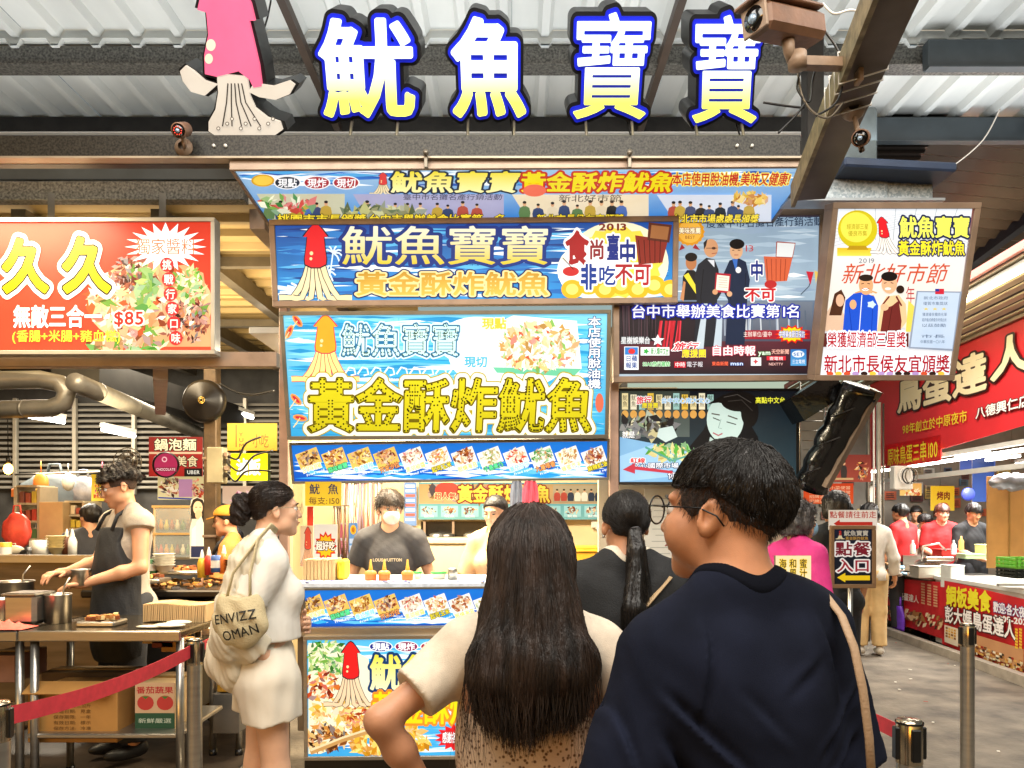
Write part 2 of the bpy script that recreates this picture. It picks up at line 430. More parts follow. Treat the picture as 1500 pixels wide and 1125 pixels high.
def squid_art(p, x0, y0, x1, y1, c1, c2='efdcae', line='101828', lean=0.0):
    """a plain squid in profile of the page: mantle, two fins, arms hanging down; no face"""
    def T(u, v): return (x0+(x1-x0)*(u+lean*(0.5-v)), y0+(y1-y0)*v)
    man = [(.5, 0), (.56, .02), (.64, .08), (.74, .17), (.66, .17), (.68, .3), (.71, .45), (.70, .52), (.58, .56), (.42, .56), (.30, .52), (.29, .45), (.32, .3), (.34, .17), (.26, .17), (.36, .08), (.44, .02)]
    def grow(q, k, cx=.5, cy=.3): return [(cx+(a-cx)*(1+k), cy+(b-cy)*(1+k*.6)) for a, b in q]
    for i in range(6):
        u = .37+.052*i; sp = (i-2.5)*.085
        pts = [T(u, .52), T(u+sp*.35, .68), T(u+sp*.9, .84), T(u+sp*1.5, .95), T(u+sp*2.1+(.03 if i > 2 else -.03), .985-.015*abs(i-2.5)), T(u+sp*2.5+(.05 if i > 2 else -.05), .95)]
        w = abs(x1-x0)*.10; p.line(pts, w+abs(x1-x0)*.03, line); p.line(pts, w, c2)
    p.poly([T(*q) for q in grow(man, .1)], line); p.poly([T(*q) for q in man], c1)
    for cx, cy, r in ((.42, .38, .035), (.41, .45, .028)): p.ell(*T(cx, cy), r*(x1-x0), r*(x1-x0)*1.1, 'f6d9a0', 12)
def burst(p, cx, cy, rx, ry, c1, c2=None, n=18):
    p.ell(cx, cy, rx, ry, c1, n*2, jag=.28)
    if c2: p.ell(cx, cy, rx*.8, ry*.78, c2, n*2, jag=.25)
# ------------------------------------------------------------------ bodies as one continuous surface (smooth union of tapered volumes)
def rotm(rx=0, ry=0, rz=0):
    return np.array(Matrix.Rotation(rz, 3, 'Z') @ Matrix.Rotation(ry, 3, 'Y') @ Matrix.Rotation(rx, 3, 'X'))
def cap(a, b, ra, rb=None, k=None, sq=None): return ('c', np.array(a, float), np.array(b, float), ra, ra if rb is None else rb, k, sq)
def ellp(c, r, rot=None, k=None, neg=False): return ('e', np.array(c, float), np.array(r, float), rot, k, neg)
def sdf_of(pr, X, Y, Z):
    if pr[0] == 'c':
        a, b, ra, rb = pr[1], pr[2], pr[3], pr[4]; ab = b-a; L2 = ab @ ab+1e-12
        px, py, pz = X-a[0], Y-a[1], Z-a[2]
        t = np.clip((px*ab[0]+py*ab[1]+pz*ab[2])/L2, 0, 1)
        d = np.sqrt((px-t*ab[0])**2+(py-t*ab[1])**2+(pz-t*ab[2])**2)-(ra+(rb-ra)*t)
        if pr[6] is not None:
            p0, n0 = pr[6]; n0 = n0/np.linalg.norm(n0); d = np.maximum(d, (X-p0[0])*n0[0]+(Y-p0[1])*n0[1]+(Z-p0[2])*n0[2])
        return d
    c, r, m = pr[1], pr[2], pr[3]
    px, py, pz = X-c[0], Y-c[1], Z-c[2]
    if m is not None:
        px, py, pz = m[0, 0]*px+m[1, 0]*py+m[2, 0]*pz, m[0, 1]*px+m[1, 1]*py+m[2, 1]*pz, m[0, 2]*px+m[1, 2]*py+m[2, 2]*pz
    k0 = np.sqrt((px/r[0])**2+(py/r[1])**2+(pz/r[2])**2)+1e-9
    k1 = np.sqrt((px/r[0]**2)**2+(py/r[1]**2)**2+(pz/r[2]**2)**2)+1e-9
    return k0*(k0-1)/k1
def bb_of(pr):
    if pr[0] == 'c': r = max(pr[3], pr[4]); return np.minimum(pr[1], pr[2])-r, np.maximum(pr[1], pr[2])+r
    r = pr[2].max() if pr[3] is not None else pr[2]; return pr[1]-r, pr[1]+r
def grid_sdf(prims, h, k=0.02, grow=0.0, fn=None, pad=0.03):
    bbs = [bb_of(p) for p in prims if not (p[0] == 'e' and p[5])]
    lo = np.min([b[0] for b in bbs], 0)-pad-grow; hi = np.max([b[1] for b in bbs], 0)+pad+grow
    n = np.ceil((hi-lo)/h).astype(int)+1
    G = np.full(n, 0.08, np.float32); ax = [lo[i]+np.arange(n[i])*h for i in range(3)]
    for p in prims:
        neg = p[0] == 'e' and p[5]; kk = (p[5] if p[0] == 'c' else p[4]); kk = k if kk is None else kk
        a, b = bb_of(p); m = 0.02 if neg else 0.085
        i0 = np.clip(((a-lo-m)/h).astype(int), 0, n); i1 = np.clip(((b-lo+m)/h).astype(int)+2, 0, n)
        sl = tuple(slice(i0[i], i1[i]) for i in range(3))
        X = ax[0][sl[0]][:, None, None]; Y = ax[1][sl[1]][None, :, None]; Z = ax[2][sl[2]][None, None, :]
        d = sdf_of(p, X, Y, Z).astype(np.float32); g = G[sl]
        if neg:
            d = -d; hh = np.clip(0.5-0.5*(g-d)/kk, 0, 1) if kk else 0; G[sl] = g*(1-hh)+d*hh+kk*hh*(1-hh) if kk else np.maximum(g, d)
        elif kk:
            hh = np.clip(0.5+0.5*(g-d)/kk, 0, 1); G[sl] = g*(1-hh)+d*hh-kk*hh*(1-hh)
        else: G[sl] = np.minimum(g, d)
    if grow: G -= grow
    if fn is not None: G = fn(G, ax[0][:, None, None], ax[1][None, :, None], ax[2][None, None, :]).astype(np.float32)
    return G, lo
def nets(G, lo, h):
    G = np.pad(G, 1, constant_values=0.05); lo = lo-h
    s = G < 0; n = np.array(G.shape)-1
    cs = sum(s[i:n[0]+i, j:n[1]+j, k:n[2]+k].astype(np.int8) for i in (0, 1) for j in (0, 1) for k in (0, 1))
    act = (cs > 0) & (cs < 8); idx = np.argwhere(act); M = len(idx)
    if M == 0: return np.zeros((0, 3)), np.zeros((0, 4), int)
    num = np.full(act.shape, -1, np.int64); num[act] = np.arange(M)
    co_ = [(i, j, k) for i in (0, 1) for j in (0, 1) for k in (0, 1)]
    val = {c: G[idx[:, 0]+c[0], idx[:, 1]+c[1], idx[:, 2]+c[2]] for c in co_}
    acc = np.zeros((M, 3)); cnt = np.zeros(M)
    for a in co_:
        for d in range(3):
            if a[d] == 0:
                b = list(a); b[d] = 1; va, vb = val[a], val[tuple(b)]; m = (va < 0) != (vb < 0)
                t = np.where(m, va/np.where(m, va-vb, 1), 0); p = np.tile(np.array(a, float), (M, 1)); p[:, d] = t
                acc[m] += p[m]; cnt[m] += 1
    v = lo+(idx+acc/cnt[:, None])*h; F_ = []
    for d in range(3):
        e1, e2 = [x for x in range(3) if x != d]
        A = s[tuple(slice(0, -1) if x == d else slice(1, -1) for x in range(3))]; B = s[tuple(slice(1, None) if x == d else slice(1, -1) for x in range(3))]
        q = np.argwhere(A != B); sg = A[A != B]
        base = q.copy(); base[:, e1] += 1; base[:, e2] += 1
        def g(o1, o2):
            w = base.copy(); w[:, e1] -= o1; w[:, e2] -= o2; return num[w[:, 0], w[:, 1], w[:, 2]]
        f = np.stack([g(1, 1), g(0, 1), g(0, 0), g(1, 0)], 1)
        flip = ~sg if d != 1 else sg
        f[flip] = f[flip][:, ::-1]; F_.append(f)
    return v, np.concatenate(F_)
def noise3(X, Y, Z, s, seed=0, oct=2):
    r = np.random.RandomState(seed); out = 0
    for o in range(oct):
        for _ in range(3):
            w = r.randn(3)*s*(2**o); ph = r.rand()*6.28; out = out+np.sin(w[0]*X+w[1]*Y+w[2]*Z+ph)/(2**o)
    return out/3
def solid(name, prims, h, m, parent, k=0.02, grow=0.0, fn=None, cols=None):
    G, lo = grid_sdf(prims, h, k, grow, fn); v, f = nets(G, lo, h)
    c = cols(v) if cols else None
    return npmesh(name, v, f, m, parent, True, c)
def hand(prims, w, d, palm, s, curl=0.5, spread=0.12, thumb=1, side=1):
    """palm, four unequal two-joint fingers and a thumb leaving the side; w wrist, d direction, palm = direction the palm faces"""
    w = np.array(w, float); d = np.array(d, float); d /= np.linalg.norm(d); pn = np.array(palm, float); pn -= d*(pn @ d); pn /= np.linalg.norm(pn)
    sd = np.cross(d, pn)*side     # toward the thumb
    pl = 0.095*s; c = w+d*pl*.5
    prims.append(cap(w, w+d*pl*.35, .024*s, .027*s))
    for j, o in enumerate((.028, .010, -.009, -.027)):
        b = w+d*pl*(.92-.05*abs(j-1.2))+sd*o*s; L = (.075, .083, .077, .06)[j]*s
        prims.append(cap(w+d*.02*s+sd*o*.6*s, b, .0135*s, .0115*s, .008))
        a1 = curl*.8; a2 = curl*1.9; dd = d*math.cos(a1)+pn*math.sin(a1)+sd*o*spread/.03; dd /= np.linalg.norm(dd)
        m_ = b+dd*L*.5; d2 = d*math.cos(a2)+pn*math.sin(a2); e = m_+d2*L*.5
        prims.append(cap(b, m_, .0100*s, .0090*s, .004)); prims.append(cap(m_, e, .0088*s, .0072*s, .004))
    if thumb:
        b = w+d*.022*s+sd*.026*s; m_ = b+(d*.6+sd*.75+pn*.25*curl)*.042*s; e = m_+(d*.85+sd*.25+pn*.5*curl)*.034*s
        prims.append(cap(b, m_, .0135*s, .0105*s, .006)); prims.append(cap(m_, e, .0102*s, .0085*s, .006))
def head_prims(c, yaw, s=1.0, pitch=0.0, roll=0.0, fine=True, sex='m'):
    """head facing +y before turning; c = centre of the head at eye level; returns primitives and the placing function"""
    m = rotm(pitch, roll, yaw)
    c = np.array(c, float)
    def T(x, y, z): return c+m @ (np.array([x, y, z])*s)
    E_ = lambda p, r, kk=.012, neg=False, rr=None: ellp(T(*p), np.array(r)*s, m if rr is None else m @ rr, kk, neg)
    pr = [E_((0, -.018, .028), (.074, .094, .084), .02), E_((0, .030, -.035), (.058, .058, .070), .02),
          E_((0, .048, -.082), (.036, .034, .028), .02), E_((0, .066, -.100), (.020, .018, .015), .02),
          E_((.040, .012, -.068), (.018, .040, .024), .02), E_((-.040, .012, -.068), (.018, .040, .024), .02),
          E_((0, .070, .022), (.048, .018, .014), .015),
          cap(T(0, .086, .004), T(0, .103, -.030), .0065*s, .0105*s, .010), E_((.011, .094, -.034), (.008, .009, .007), .006), E_((-.011, .094, -.034), (.008, .009, .007), .006),
          E_((.034, .060, -.022), (.022, .020, .016), .02), E_((-.034, .060, -.022), (.022, .020, .016), .02)]
    if fine:
        for sx in (-1, 1):
            pr.append(E_((sx*.031, .094, .002), (.017, .012, .010), .008, True))
        pr += [E_((0, .086, -.056), (.023, .012, .0055), .005), E_((0, .084, -.066), (.019, .012, .006), .005)]
    for sx in (-1, 1):
        er = rotm(.25, 0, sx*-.42)
        pr.append(E_((sx*.078, -.014, -.010), (.0085, .019, .031), .007, False, er))
        pr.append(E_((sx*.076, -.006, -.030), (.007, .010, .012), .008, False))
        if fine:
            pr.append(E_((sx*.0875, -.011, -.006), (.0075, .0105, .019), .004, True, er))
            pr.append(cap(T(sx*.083, -.004, .004), T(sx*.085, -.002, -.022), .0035*s, .004*s, .003))
    return pr, T, m
def body_prims(H, sh=None, hip=1.0, arms=None, sex='m', lean=0.0, chest=1.0, hands=True, head_yaw=0, head_pitch=0, head_roll=0, legs=None, fine=True, headfwd=0.0, hs=None, curl=.5, sdz=(0, 0)):
    """standing figure facing +y, feet on z=0. arms = [(elbow,wrist,handdir,palmdir) right, left] in metres relative to H=1.7 figure"""
    s = H/1.72; f = sex == 'f'
    sw = (sh or (.158 if f else .182))*s; z = lambda t: t*s
    L = lambda y, zz: y+lean*max(0, zz-.95)      # lean forward above the hips
    def Q(x, y, zz): return np.array([x*s, L(y, zz)*s, zz*s])
    sk = {}
    torso = [ellp(Q(0, -.005, .93), np.array((.155*hip, .105, .12))*s, None, .05), ellp(Q(0, 0, 1.06), np.array((.122 if f else .138, .092, .13))*s, None, .05),
             ellp(Q(0, -.005, 1.25), np.array(((.140 if f else .158)*chest, .103*chest, .15))*s, None, .05),
             cap(Q(-sw/s*.86, -.012, 1.385+sdz[1]), Q(sw/s*.86, -.012, 1.385+sdz[0]), .052*s, None, .05),
             cap(Q(-.045, -.02, 1.46), Q(-sw/s*.9, -.012, 1.40+sdz[1]), .040*s, .045*s, .05), cap(Q(.045, -.02, 1.46), Q(sw/s*.9, -.012, 1.40+sdz[0]), .040*s, .045*s, .05),
             ellp(Q(.07, -.075*1, .90), np.array((.082, .07, .085))*s, None, .04), ellp(Q(-.07, -.075, .90), np.array((.082, .07, .085))*s, None, .04),
             ellp(Q(.08, -.07, 1.30), np.array((.07, .035, .09))*s, None, .04), ellp(Q(-.08, -.07, 1.30), np.array((.07, .035, .09))*s, None, .04)]
    if f: torso += [ellp(Q(sx*.07, .075, 1.24), np.array((.06, .055, .06))*s, None, .03) for sx in (-1, 1)]
    hc = Q(head_yaw*-.004, .035+headfwd, 1.60)
    nk = cap(Q(0, -.02, 1.42), hc+np.array([0, -.030, -.045])*s, .062*s if not f else .052*s, .055*s if not f else .046*s, .03)
    hp, T, hm = head_prims(hc, head_yaw, (hs or 1.0)*s, head_pitch, head_roll, fine, sex)
    arm = []; hnds = []; up = []
    for i, sx in enumerate((1, -1)):
        S = Q(sx*sw/s, -.012, 1.375+sdz[i])
        a = arms[i] if arms and arms[i] is not None else ((sx*.25, -.02, 1.09), (sx*.26, .08, .85), (0, .15, -1), (-sx, 0, 0))
        E1 = Q(*a[0]); W1 = Q(*a[1])
        up.append(cap(S, E1, .054*s if not f else .045*s, .040*s if not f else .035*s, .035))
        arm += [cap(S, E1, .050*s if not f else .041*s, .038*s if not f else .032*s, .03), cap(E1, (E1*2+W1)/3, .038*s if not f else .032*s, .040*s if not f else .033*s, .02),
                cap((E1*2+W1)/3, W1, .040*s if not f else .033*s, .024*s if not f else .021*s, .02)]
        if hands: hand(hnds, W1, a[2], a[3], s, curl, side=1 if i == 0 else -1)
        sk['S%d' % i] = S; sk['E%d' % i] = E1; sk['W%d' % i] = W1
    leg = []
    for i, sx in enumerate((1, -1)):
        lg = legs[i] if legs else ((sx*.095, .01, .50), (sx*.10, -.015, .09))
        Hp = Q(sx*.088, 0, .88); K = np.array(lg[0])*s; A = np.array(lg[1])*s
        leg += [cap(Hp, K, .082*s, .055*s, .03), cap(K, K*.62+A*.38+np.array([0, -.012*s, 0]), .052*s, .056*s, .03), cap(K*.62+A*.38+np.array([0, -.012*s, 0]), A, .056*s, .036*s, .03)]
        sk['K%d' % i] = K; sk['A%d' % i] = A; sk['H%d' % i] = Hp
    sk.update(torso=torso, neck=nk, head=hp, T=T, hm=hm, arm=arm, up=up, hand=hnds, leg=leg, Q=Q, s=s, hc=hc, f=f, sw=sw)
    return sk
def strands(name, v, nrm, fn_dir, n, L, m, parent, seg=6, r=0.0012, jit=0.25, rng=None, wob=0.006, stop=None, root_off=0.0, flat=1.0, hug=None):
    """tapered three-sided hairs growing from points v; fn_dir(p,n,t)->direction"""
    rng = rng or np.random.RandomState(3)
    i = rng.randint(0, len(v), n); p = v[i]+nrm[i]*root_off+rng.randn(n, 3)*.002; nn = nrm[i]
    Ls = (L if np.isscalar(L) else L[i])*rng.uniform(.65, 1.1, n); pts = [p]; j0 = rng.randn(n, 3)*jit; ph = rng.rand(n)*6.28; fr = rng.uniform(.6, 1.6, n)
    if hug is not None:
        from mathutils.kdtree import KDTree
        kd = KDTree(len(v))
        for q_, p_ in enumerate(v): kd.insert(p_, q_)
        kd.balance(); ht = rng.uniform(.0005, hug, n)
    for t in range(seg):
        d = fn_dir(p, nn, t/seg)+j0*(0.3+.7*t/seg); d /= np.linalg.norm(d, axis=1, keepdims=True)+1e-9
        w = np.stack([np.sin(ph+t*fr), np.cos(ph*1.3+t*fr), np.zeros(n)], 1)*wob
        p = p+d*(Ls/seg)[:, None]+w*(t/seg); 
        if stop is not None: p = stop(p)
        if hug is not None:
            ix = np.array([kd.find(q_)[1] for q_ in p]); nn = nrm[ix]; of = ((p-v[ix])*nn).sum(1); mm = of < .03; p = p+nn*((ht-of)*mm)[:, None]
        pts.append(p)
    P_ = np.stack(pts, 1); K = seg+1
    t = np.gradient(P_, axis=1); t /= np.linalg.norm(t, axis=2, keepdims=True)+1e-9
    ref = nn[:, None, :]+0*t; u = np.cross(t, ref); u /= np.linalg.norm(u, axis=2, keepdims=True)+1e-9; w = np.cross(t, u)
    rad = (r*(1-np.linspace(0, 1, K)**2*.85))[None, :, None]
    vs = np.stack([P_+rad*(u*math.cos(a)*flat+w*math.sin(a)) for a in (0, 2.094, 4.189)], 2)
    b = np.arange(n)[:, None, None]*K*3; kk = np.arange(K-1)[None, :, None]*3; q = np.arange(3)[None, None, :]
    f = np.stack([b+kk+q, b+kk+(q+1) % 3, b+kk+3+(q+1) % 3, b+kk+3+q], -1).reshape(-1, 4)
    return npmesh(name, vs.reshape(-1, 3), f, m, parent, True)
def vnorm(v, f):
    n = np.zeros_like(v); a = v[f[:, 2]]-v[f[:, 0]]; b = v[f[:, 3]]-v[f[:, 1]]; c = np.cross(a, b)
    for k in range(4): np.add.at(n, f[:, k], c)
    return n/(np.linalg.norm(n, axis=1, keepdims=True)+1e-9)
SKIN = lambda: mat('skin', 'c58f6c', 0.5, var=.07, vs=14, bump=.04, bs=300, sss=.08)
SKIN2 = lambda: mat('skin_fair', 'd9ab8d', 0.5, var=.06, vs=14, bump=.04, bs=300, sss=.08)
def hairm(name='hair_black', col='0d0b0b', col2='1d1715', rough=.42): return mat(name, col, rough, col2=col2, vs=30, stretch=(1, 1, .12), bump=.5, bs=120, spec=.45)
def smax(a, b, k): h = np.clip(0.5-0.5*(a-b)/k, 0, 1); return a*(1-h)+b*h+k*h*(1-h)
def garment(name, B, prims, h, m, parent, grow=.012, clips=(), folds=.004, fs=26, seed=1, k=.03, cols=None, extra=None):
    """cloth following the body: an inflated volume cut by planes (point, outward normal)"""
    def fn(G, X, Y, Z):
        if folds: G = G+folds*noise3(X, Y, Z*.55, fs, seed, 3)
        if extra is not None: G = extra(G, X, Y, Z)
        for c in clips:
            p, n_ = c[0], np.array(c[1], float); n_ = n_/np.linalg.norm(n_); d = (X-p[0])*n_[0]+(Y-p[1])*n_[1]+(Z-p[2])*n_[2]
            if len(c) > 2:   # only within a ball round c[2] radius c[3]
                q = np.sqrt((X-c[2][0])**2+(Y-c[2][1])**2+(Z-c[2][2])**2)-c[3]; d = np.where(q < 0, d, -1)
            G = smax(G, d, .004)
        return G
    return solid(name, prims, h, m, parent, k, grow, fn, cols)
def eyes(T, s, parent, brow=True, hair=None, closed=False):
    for sx in (-1, 1):
        b = MB(); b.ball(T(sx*.031, .0735, .001), .0115*s, 12, 8)
        e = b.build('eye', mat('eye_white', 'd8d2cc', .2) if not closed else SKIN(), parent, raw=True)
        if not closed:
            b = MB(); b.ball(T(sx*.031, .0805, .000), .0056*s, 10, 6); b.build('iris', mat('iris_dark', '140c08', .15), e, raw=True)
        b = MB(); b.tube([T(sx*.018, .084, .0075), T(sx*.031, .0865, .0095), T(sx*.045, .078, .005)], [.0008*s, .0016*s, .0008*s], 5)
        b.build('eyelash', hair or hairm(), e, raw=True)
        if brow:
            b = MB(); b.tube([T(sx*.014, .088, .020), T(sx*.030, .088, .025), T(sx*.047, .076, .020)], [.002*s, .0032*s, .0012*s], 6)
            b.build('eyebrow', hair or hairm(), parent, raw=True)
    b = MB(); b.tube([T(-.021, .0925, -.0615), T(0, .099, -.060), T(.021, .0925, -.0615)], [.0010*s, .0026*s, .0010*s], 6)
    b.build('mouth', mat('lips', '9a4f45', .45), parent, raw=True)
def glasses(T, s, parent, r=.0225, col='15120f', rim=.0011, rx=1.08):
    b = MB()
    for sx in (-1, 1):
        b.tube([T(sx*(.033)+r*rx*math.cos(a)*s/s, .104, .001+r*math.sin(a)) for a in [i*math.pi/12 for i in range(24)]], rim*s, 6, closed=True)
        b.tube([T(sx*.058, .103, .008), T(sx*.076, .085, .008), T(sx*.085, .0, .006), T(sx*.086, -.030, -.006), T(sx*.084, -.042, -.022)], .0015*s, 6)
    b.tube([T(-.012, .105, .006), T(0, .109, .009), T(.012, .105, .006)], rim*s, 6)
    g = b.build('glasses', mat('glasses_frame_'+col, col, .3, .4), parent, raw=True)
    for sx in (-1, 1):
        b = MB(); b.add([T(sx*.033, .104, .001)]+[T(sx*.033+r*rx*.97*math.cos(a), .104, .001+r*.97*math.sin(a)) for a in [i*math.pi/12 for i in range(24)]], [(0, 1+i, 1+(i+1) % 24) for i in range(24)])
        b.build('lens', mat('lens_glass', 'f4f8f8', .03, alpha=.13, spec=.8), g, raw=True)
def sleeve(B, i, upto, r=1.0, cuff=1.0, long=False):
    """sleeve volumes for arm i, cut square at fraction upto of the upper arm (or of the forearm when long)"""
    S, E, W_ = B['S%d' % i], B['E%d' % i], B['W%d' % i]; s = B['s']
    if not long:
        p = S+(E-S)*upto; return [cap(S, S+(E-S)*min(1, upto+.15), .060*s*r, .056*s*r*cuff, .035, (p, E-S))]
    p = E+(W_-E)*upto; return [cap(S, E, .058*s*r, .050*s*r, .035), cap(E, W_, .050*s*r, .042*s*r*cuff, .02, (p, W_-E))]
def collar(B, prims, h, m, parent, hole, grow, w=.016, name='collar', **k):
    c, r = hole[1], hole[2]
    def ex(G, X, Y, Z):
        if k.get('extra'): G = k['extra'](G, X, Y, Z)
        return smax(G, sdf_of(ellp(c, r), X, Y, Z)-w, .003)
    kw = {a: b for a, b in k.items() if a != 'extra'}
    return garment(name, B, prims, h, m, parent, grow, extra=ex, **kw)
def neckhole(B, r=.082, dy=.012, dz=1.478, rz=.055): return [ellp(B['Q'](0, dy, dz), np.array((r, r*1.02, rz))*B['s'], None, .012, True)]
def legtube(B, i, upto, r=1.0, shin=False):
    H_, K, A = B['H%d' % i], B['K%d' % i], B['A%d' % i]; s = B['s']
    if not shin: p = H_+(K-H_)*upto; return [cap(H_, H_+(K-H_)*min(1, upto+.2), .098*s*r, .088*s*r, .03, (p, K-H_))]
    p = K+(A-K)*upto; return [cap(H_, K, .095*s*r, .075*s*r, .03), cap(K, A, .075*s*r, .068*s*r, .03, (p, A-K))]
def shoe(name, A, yawm, s, m, parent, col=None):
    b = [ellp(A+np.array([0, .055*s, -.045*s]), np.array((.048, .125, .040))*s, None, .02), ellp(A+np.array([0, -.02*s, -.03*s]), np.array((.044, .06, .05))*s, None, .02)]
    return solid(name, b, .012, m, parent, .02, 0, lambda G, X, Y, Z: smax(G, (A[2]-.085*s)-Z, .004))
# ------------------------------------------------------------------ materials of the place
STEEL = mat('stainless_steel', 'a9a59d', .28, .9, var=.1, vs=3, stretch=(1, 1, 12), bump=.03)
DSTEEL = mat('dull_steel', '6e675c', .45, .7, var=.2, vs=5, bump=.06)
GALV = mat('galvanised_steel', '33322f', .5, .35, vs=70, col2='6b6963', bump=.08)
DGALV = mat('dark_speckled_steel', '0b0b0a', .55, .3, vs=95, col2='37352f', bump=.12, bs=90)
TANM = mat('tan_metal_frame', '8b7766', .45, .3, var=.14, vs=9, bump=.05)
DKM = mat('dark_metal', '25221f', .5, .4, var=.25, vs=10, bump=.06)
BLACK = mat('black_plastic', '0c0c0d', .35, var=.3, vs=15)
WHITEP = mat('white_paint', 'c9c6bf', .55, var=.08, vs=4, bump=.03)
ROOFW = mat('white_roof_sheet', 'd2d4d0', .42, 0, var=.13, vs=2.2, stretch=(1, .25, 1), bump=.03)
ROOFT = mat('warm_lit_roof_sheet', '9a8458', .5, .15, var=.2, vs=2.5, stretch=(.25, 1, 1), bump=.05)  # ROOFT: warm lamplight put into the sheet's base colour
CONC = mat('worn_concrete', '564e45', .85, vs=3.4, col2='7e7466', bump=.7, bs=34)
CARD = mat('brown_cardboard', 'a87a3e', .8, var=.12, vs=5, bump=.05)
CARDL = mat('pale_cardboard', 'c2a273', .8, var=.1, vs=5, bump=.05)
CLOTH_RED = mat('red_webbing', 'c8323f', .7, var=.1, vs=30)
WALLC = mat('cream_wall', 'cbb992', .7, var=.1, vs=2, bump=.04)
PL = printmat('print_lit', .47, .4, .22); PLB = printmat('print_lit_bright', .78, .4, .1); PF = printmat('print_flat', 0.0, .5, .18); PH = printmat('print_soft_glow', .30, .45, .2)  # PH: paper posters and cards glow faintly to look lit
TUBE = mat('fluorescent_tube_glow', 'fffaf0', .3, emis=7)
WARMT = mat('warm_tube_glow', 'fff2cc', .3, emis=7, ecol='fff0c0')
# ------------------------------------------------------------------ ground
b = MB(); nx, ny = 60, 56; vs = []; fs = []
for j in range(ny+1):
    for i in range(nx+1):
        x = -14+28*i/nx; y = -5+29*j/ny
        vs.append((x, y, .006*math.sin(x*2.3+y)+.005*math.sin(y*3.1-x)))
for j in range(ny):
    for i in range(nx): fs.append((j*(nx+1)+i, j*(nx+1)+i+1, (j+1)*(nx+1)+i+1, (j+1)*(nx+1)+i))
b.add(vs, fs, smooth=True); b.build('ground', CONC, kind='structure')
b = MB(); b.add([(-300, -300, -.06), (300, -300, -.06), (300, 300, -.06), (-300, 300, -.06)], [(0, 1, 2, 3)]); b.build('far_ground', CONC, kind='structure')
def AX(d): return 4.93+(d-7.4)*.07       # front line of the right-hand stalls
b = MB(); b.add([(-9, 3.4, .012), (-1.62, 3.4, .012), (-1.9, 10, .012), (-9, 10, .012)], [(0, 1, 2, 3)]); b.build('kitchen_floor', mat('dark_kitchen_floor', '221b15', .45, vs=3, col2='3d3228', bump=.3, bs=12), kind='structure')  # dark brown patch laid under the left kitchen
b = MB(); b.bar((AX(4.5)-.18, 4.5, .04), (AX(16)-.18, 16, .04), .09, .10); b.build('kerb', mat('kerb_stone', 'a8a094', .8, var=.15, vs=8, bump=.2), kind='structure')
b = MB(); b.add([(AX(4)-.12, 4, .014), (AX(16)-.12, 16, .014), (AX(16)+5, 16, .014), (AX(4)+5, 4, .014)][::-1], [(0, 1, 2, 3)]); b.build('gutter_ground', mat('dark_wet_concrete', '2c2722', .5, var=.3, vs=3, bump=.2), kind='structure')
# ------------------------------------------------------------------ upper roof: corrugated sheets on purlins
def sheet_x(x0, x1, y0, y1, z0, z1, pitch=.25, hh=.045, axis='y'):
    """corrugated sheet with ribs; axis = direction the ribs run"""
    prof = []; x = x0
    while x < x1-1e-6: prof += [(x, 0), (x+pitch*.62, 0), (x+pitch*.72, -hh), (x+pitch*.90, -hh)]; x += pitch
    prof.append((x1, 0)); b = MB()
    if axis == 'y': vs = [(p, y0, z0+q) for p, q in prof]+[(p, y1, z1+q) for p, q in prof]
    else: vs = [(y0, p, z0+(z1-z0)*(p-x0)/(x1-x0)*0+q) for p, q in prof]+[(y1, p, z1+q) for p, q in prof]
    n = len(prof); b.add(vs, [(i, i+1, n+i+1, n+i) for i in range(n-1)], smooth=False); return b
roof = thing('market_roof', 'white corrugated metal roof on grey purlins above the glowing letters', 'roof', (0, 4, 4.5))
for i in range(-7, 9):
    for k, (ya, yb, z) in enumerate(((2.2, 4.75, 4.54), (4.72, 5.66, 4.47))):
        if 1.0+i > 2.6 and k == 1 and False: continue
        sheet_x(i, i+.998, ya, yb, z+.002*(i % 2), z+.002*(i % 2)).build('roof_sheet', ROOFW, roof)
b = MB(); b.box((0.5, 4.765, 4.51), (16, .015, .10)); b.build('closure_strip', ROOFW, roof)
for y, z, m_ in ((4.78, 4.38, GALV), (5.58, 4.36, DKM), (3.6, 4.42, GALV)):
    b = MB(); b.box((0.5, y, z), (15, .07, .12), bev=.004); b.build('purlin', m_, roof)
    b = MB(); b.box((0.5, y-.0, z-.065), (15, .12, .008)); b.build('purlin_flange', WHITEP if m_ is DKM else GALV, roof)
for x in (-1.22, .90, 3.6):
    b = MB(); b.bar((x, 2.3, 4.33), (x*1.02, 5.62, 4.33), .045, .06); b.build('tie_bar', mat('brown_bar', '40342c', .5, .3), roof)
fas = thing('fascia_wall', 'smooth pale grey fascia panel wall under the white roof', 'wall', (0, 5.7, 3.7))
for i in range(-7, 2):
    b = MB(); b.box((i*1.0+.4, 5.69, 4.0), (.996, .03, .78), bev=.003); b.build('fascia_panel', mat('fascia_grey', 'b4b4ae', .5, var=.1, vs=2), fas)
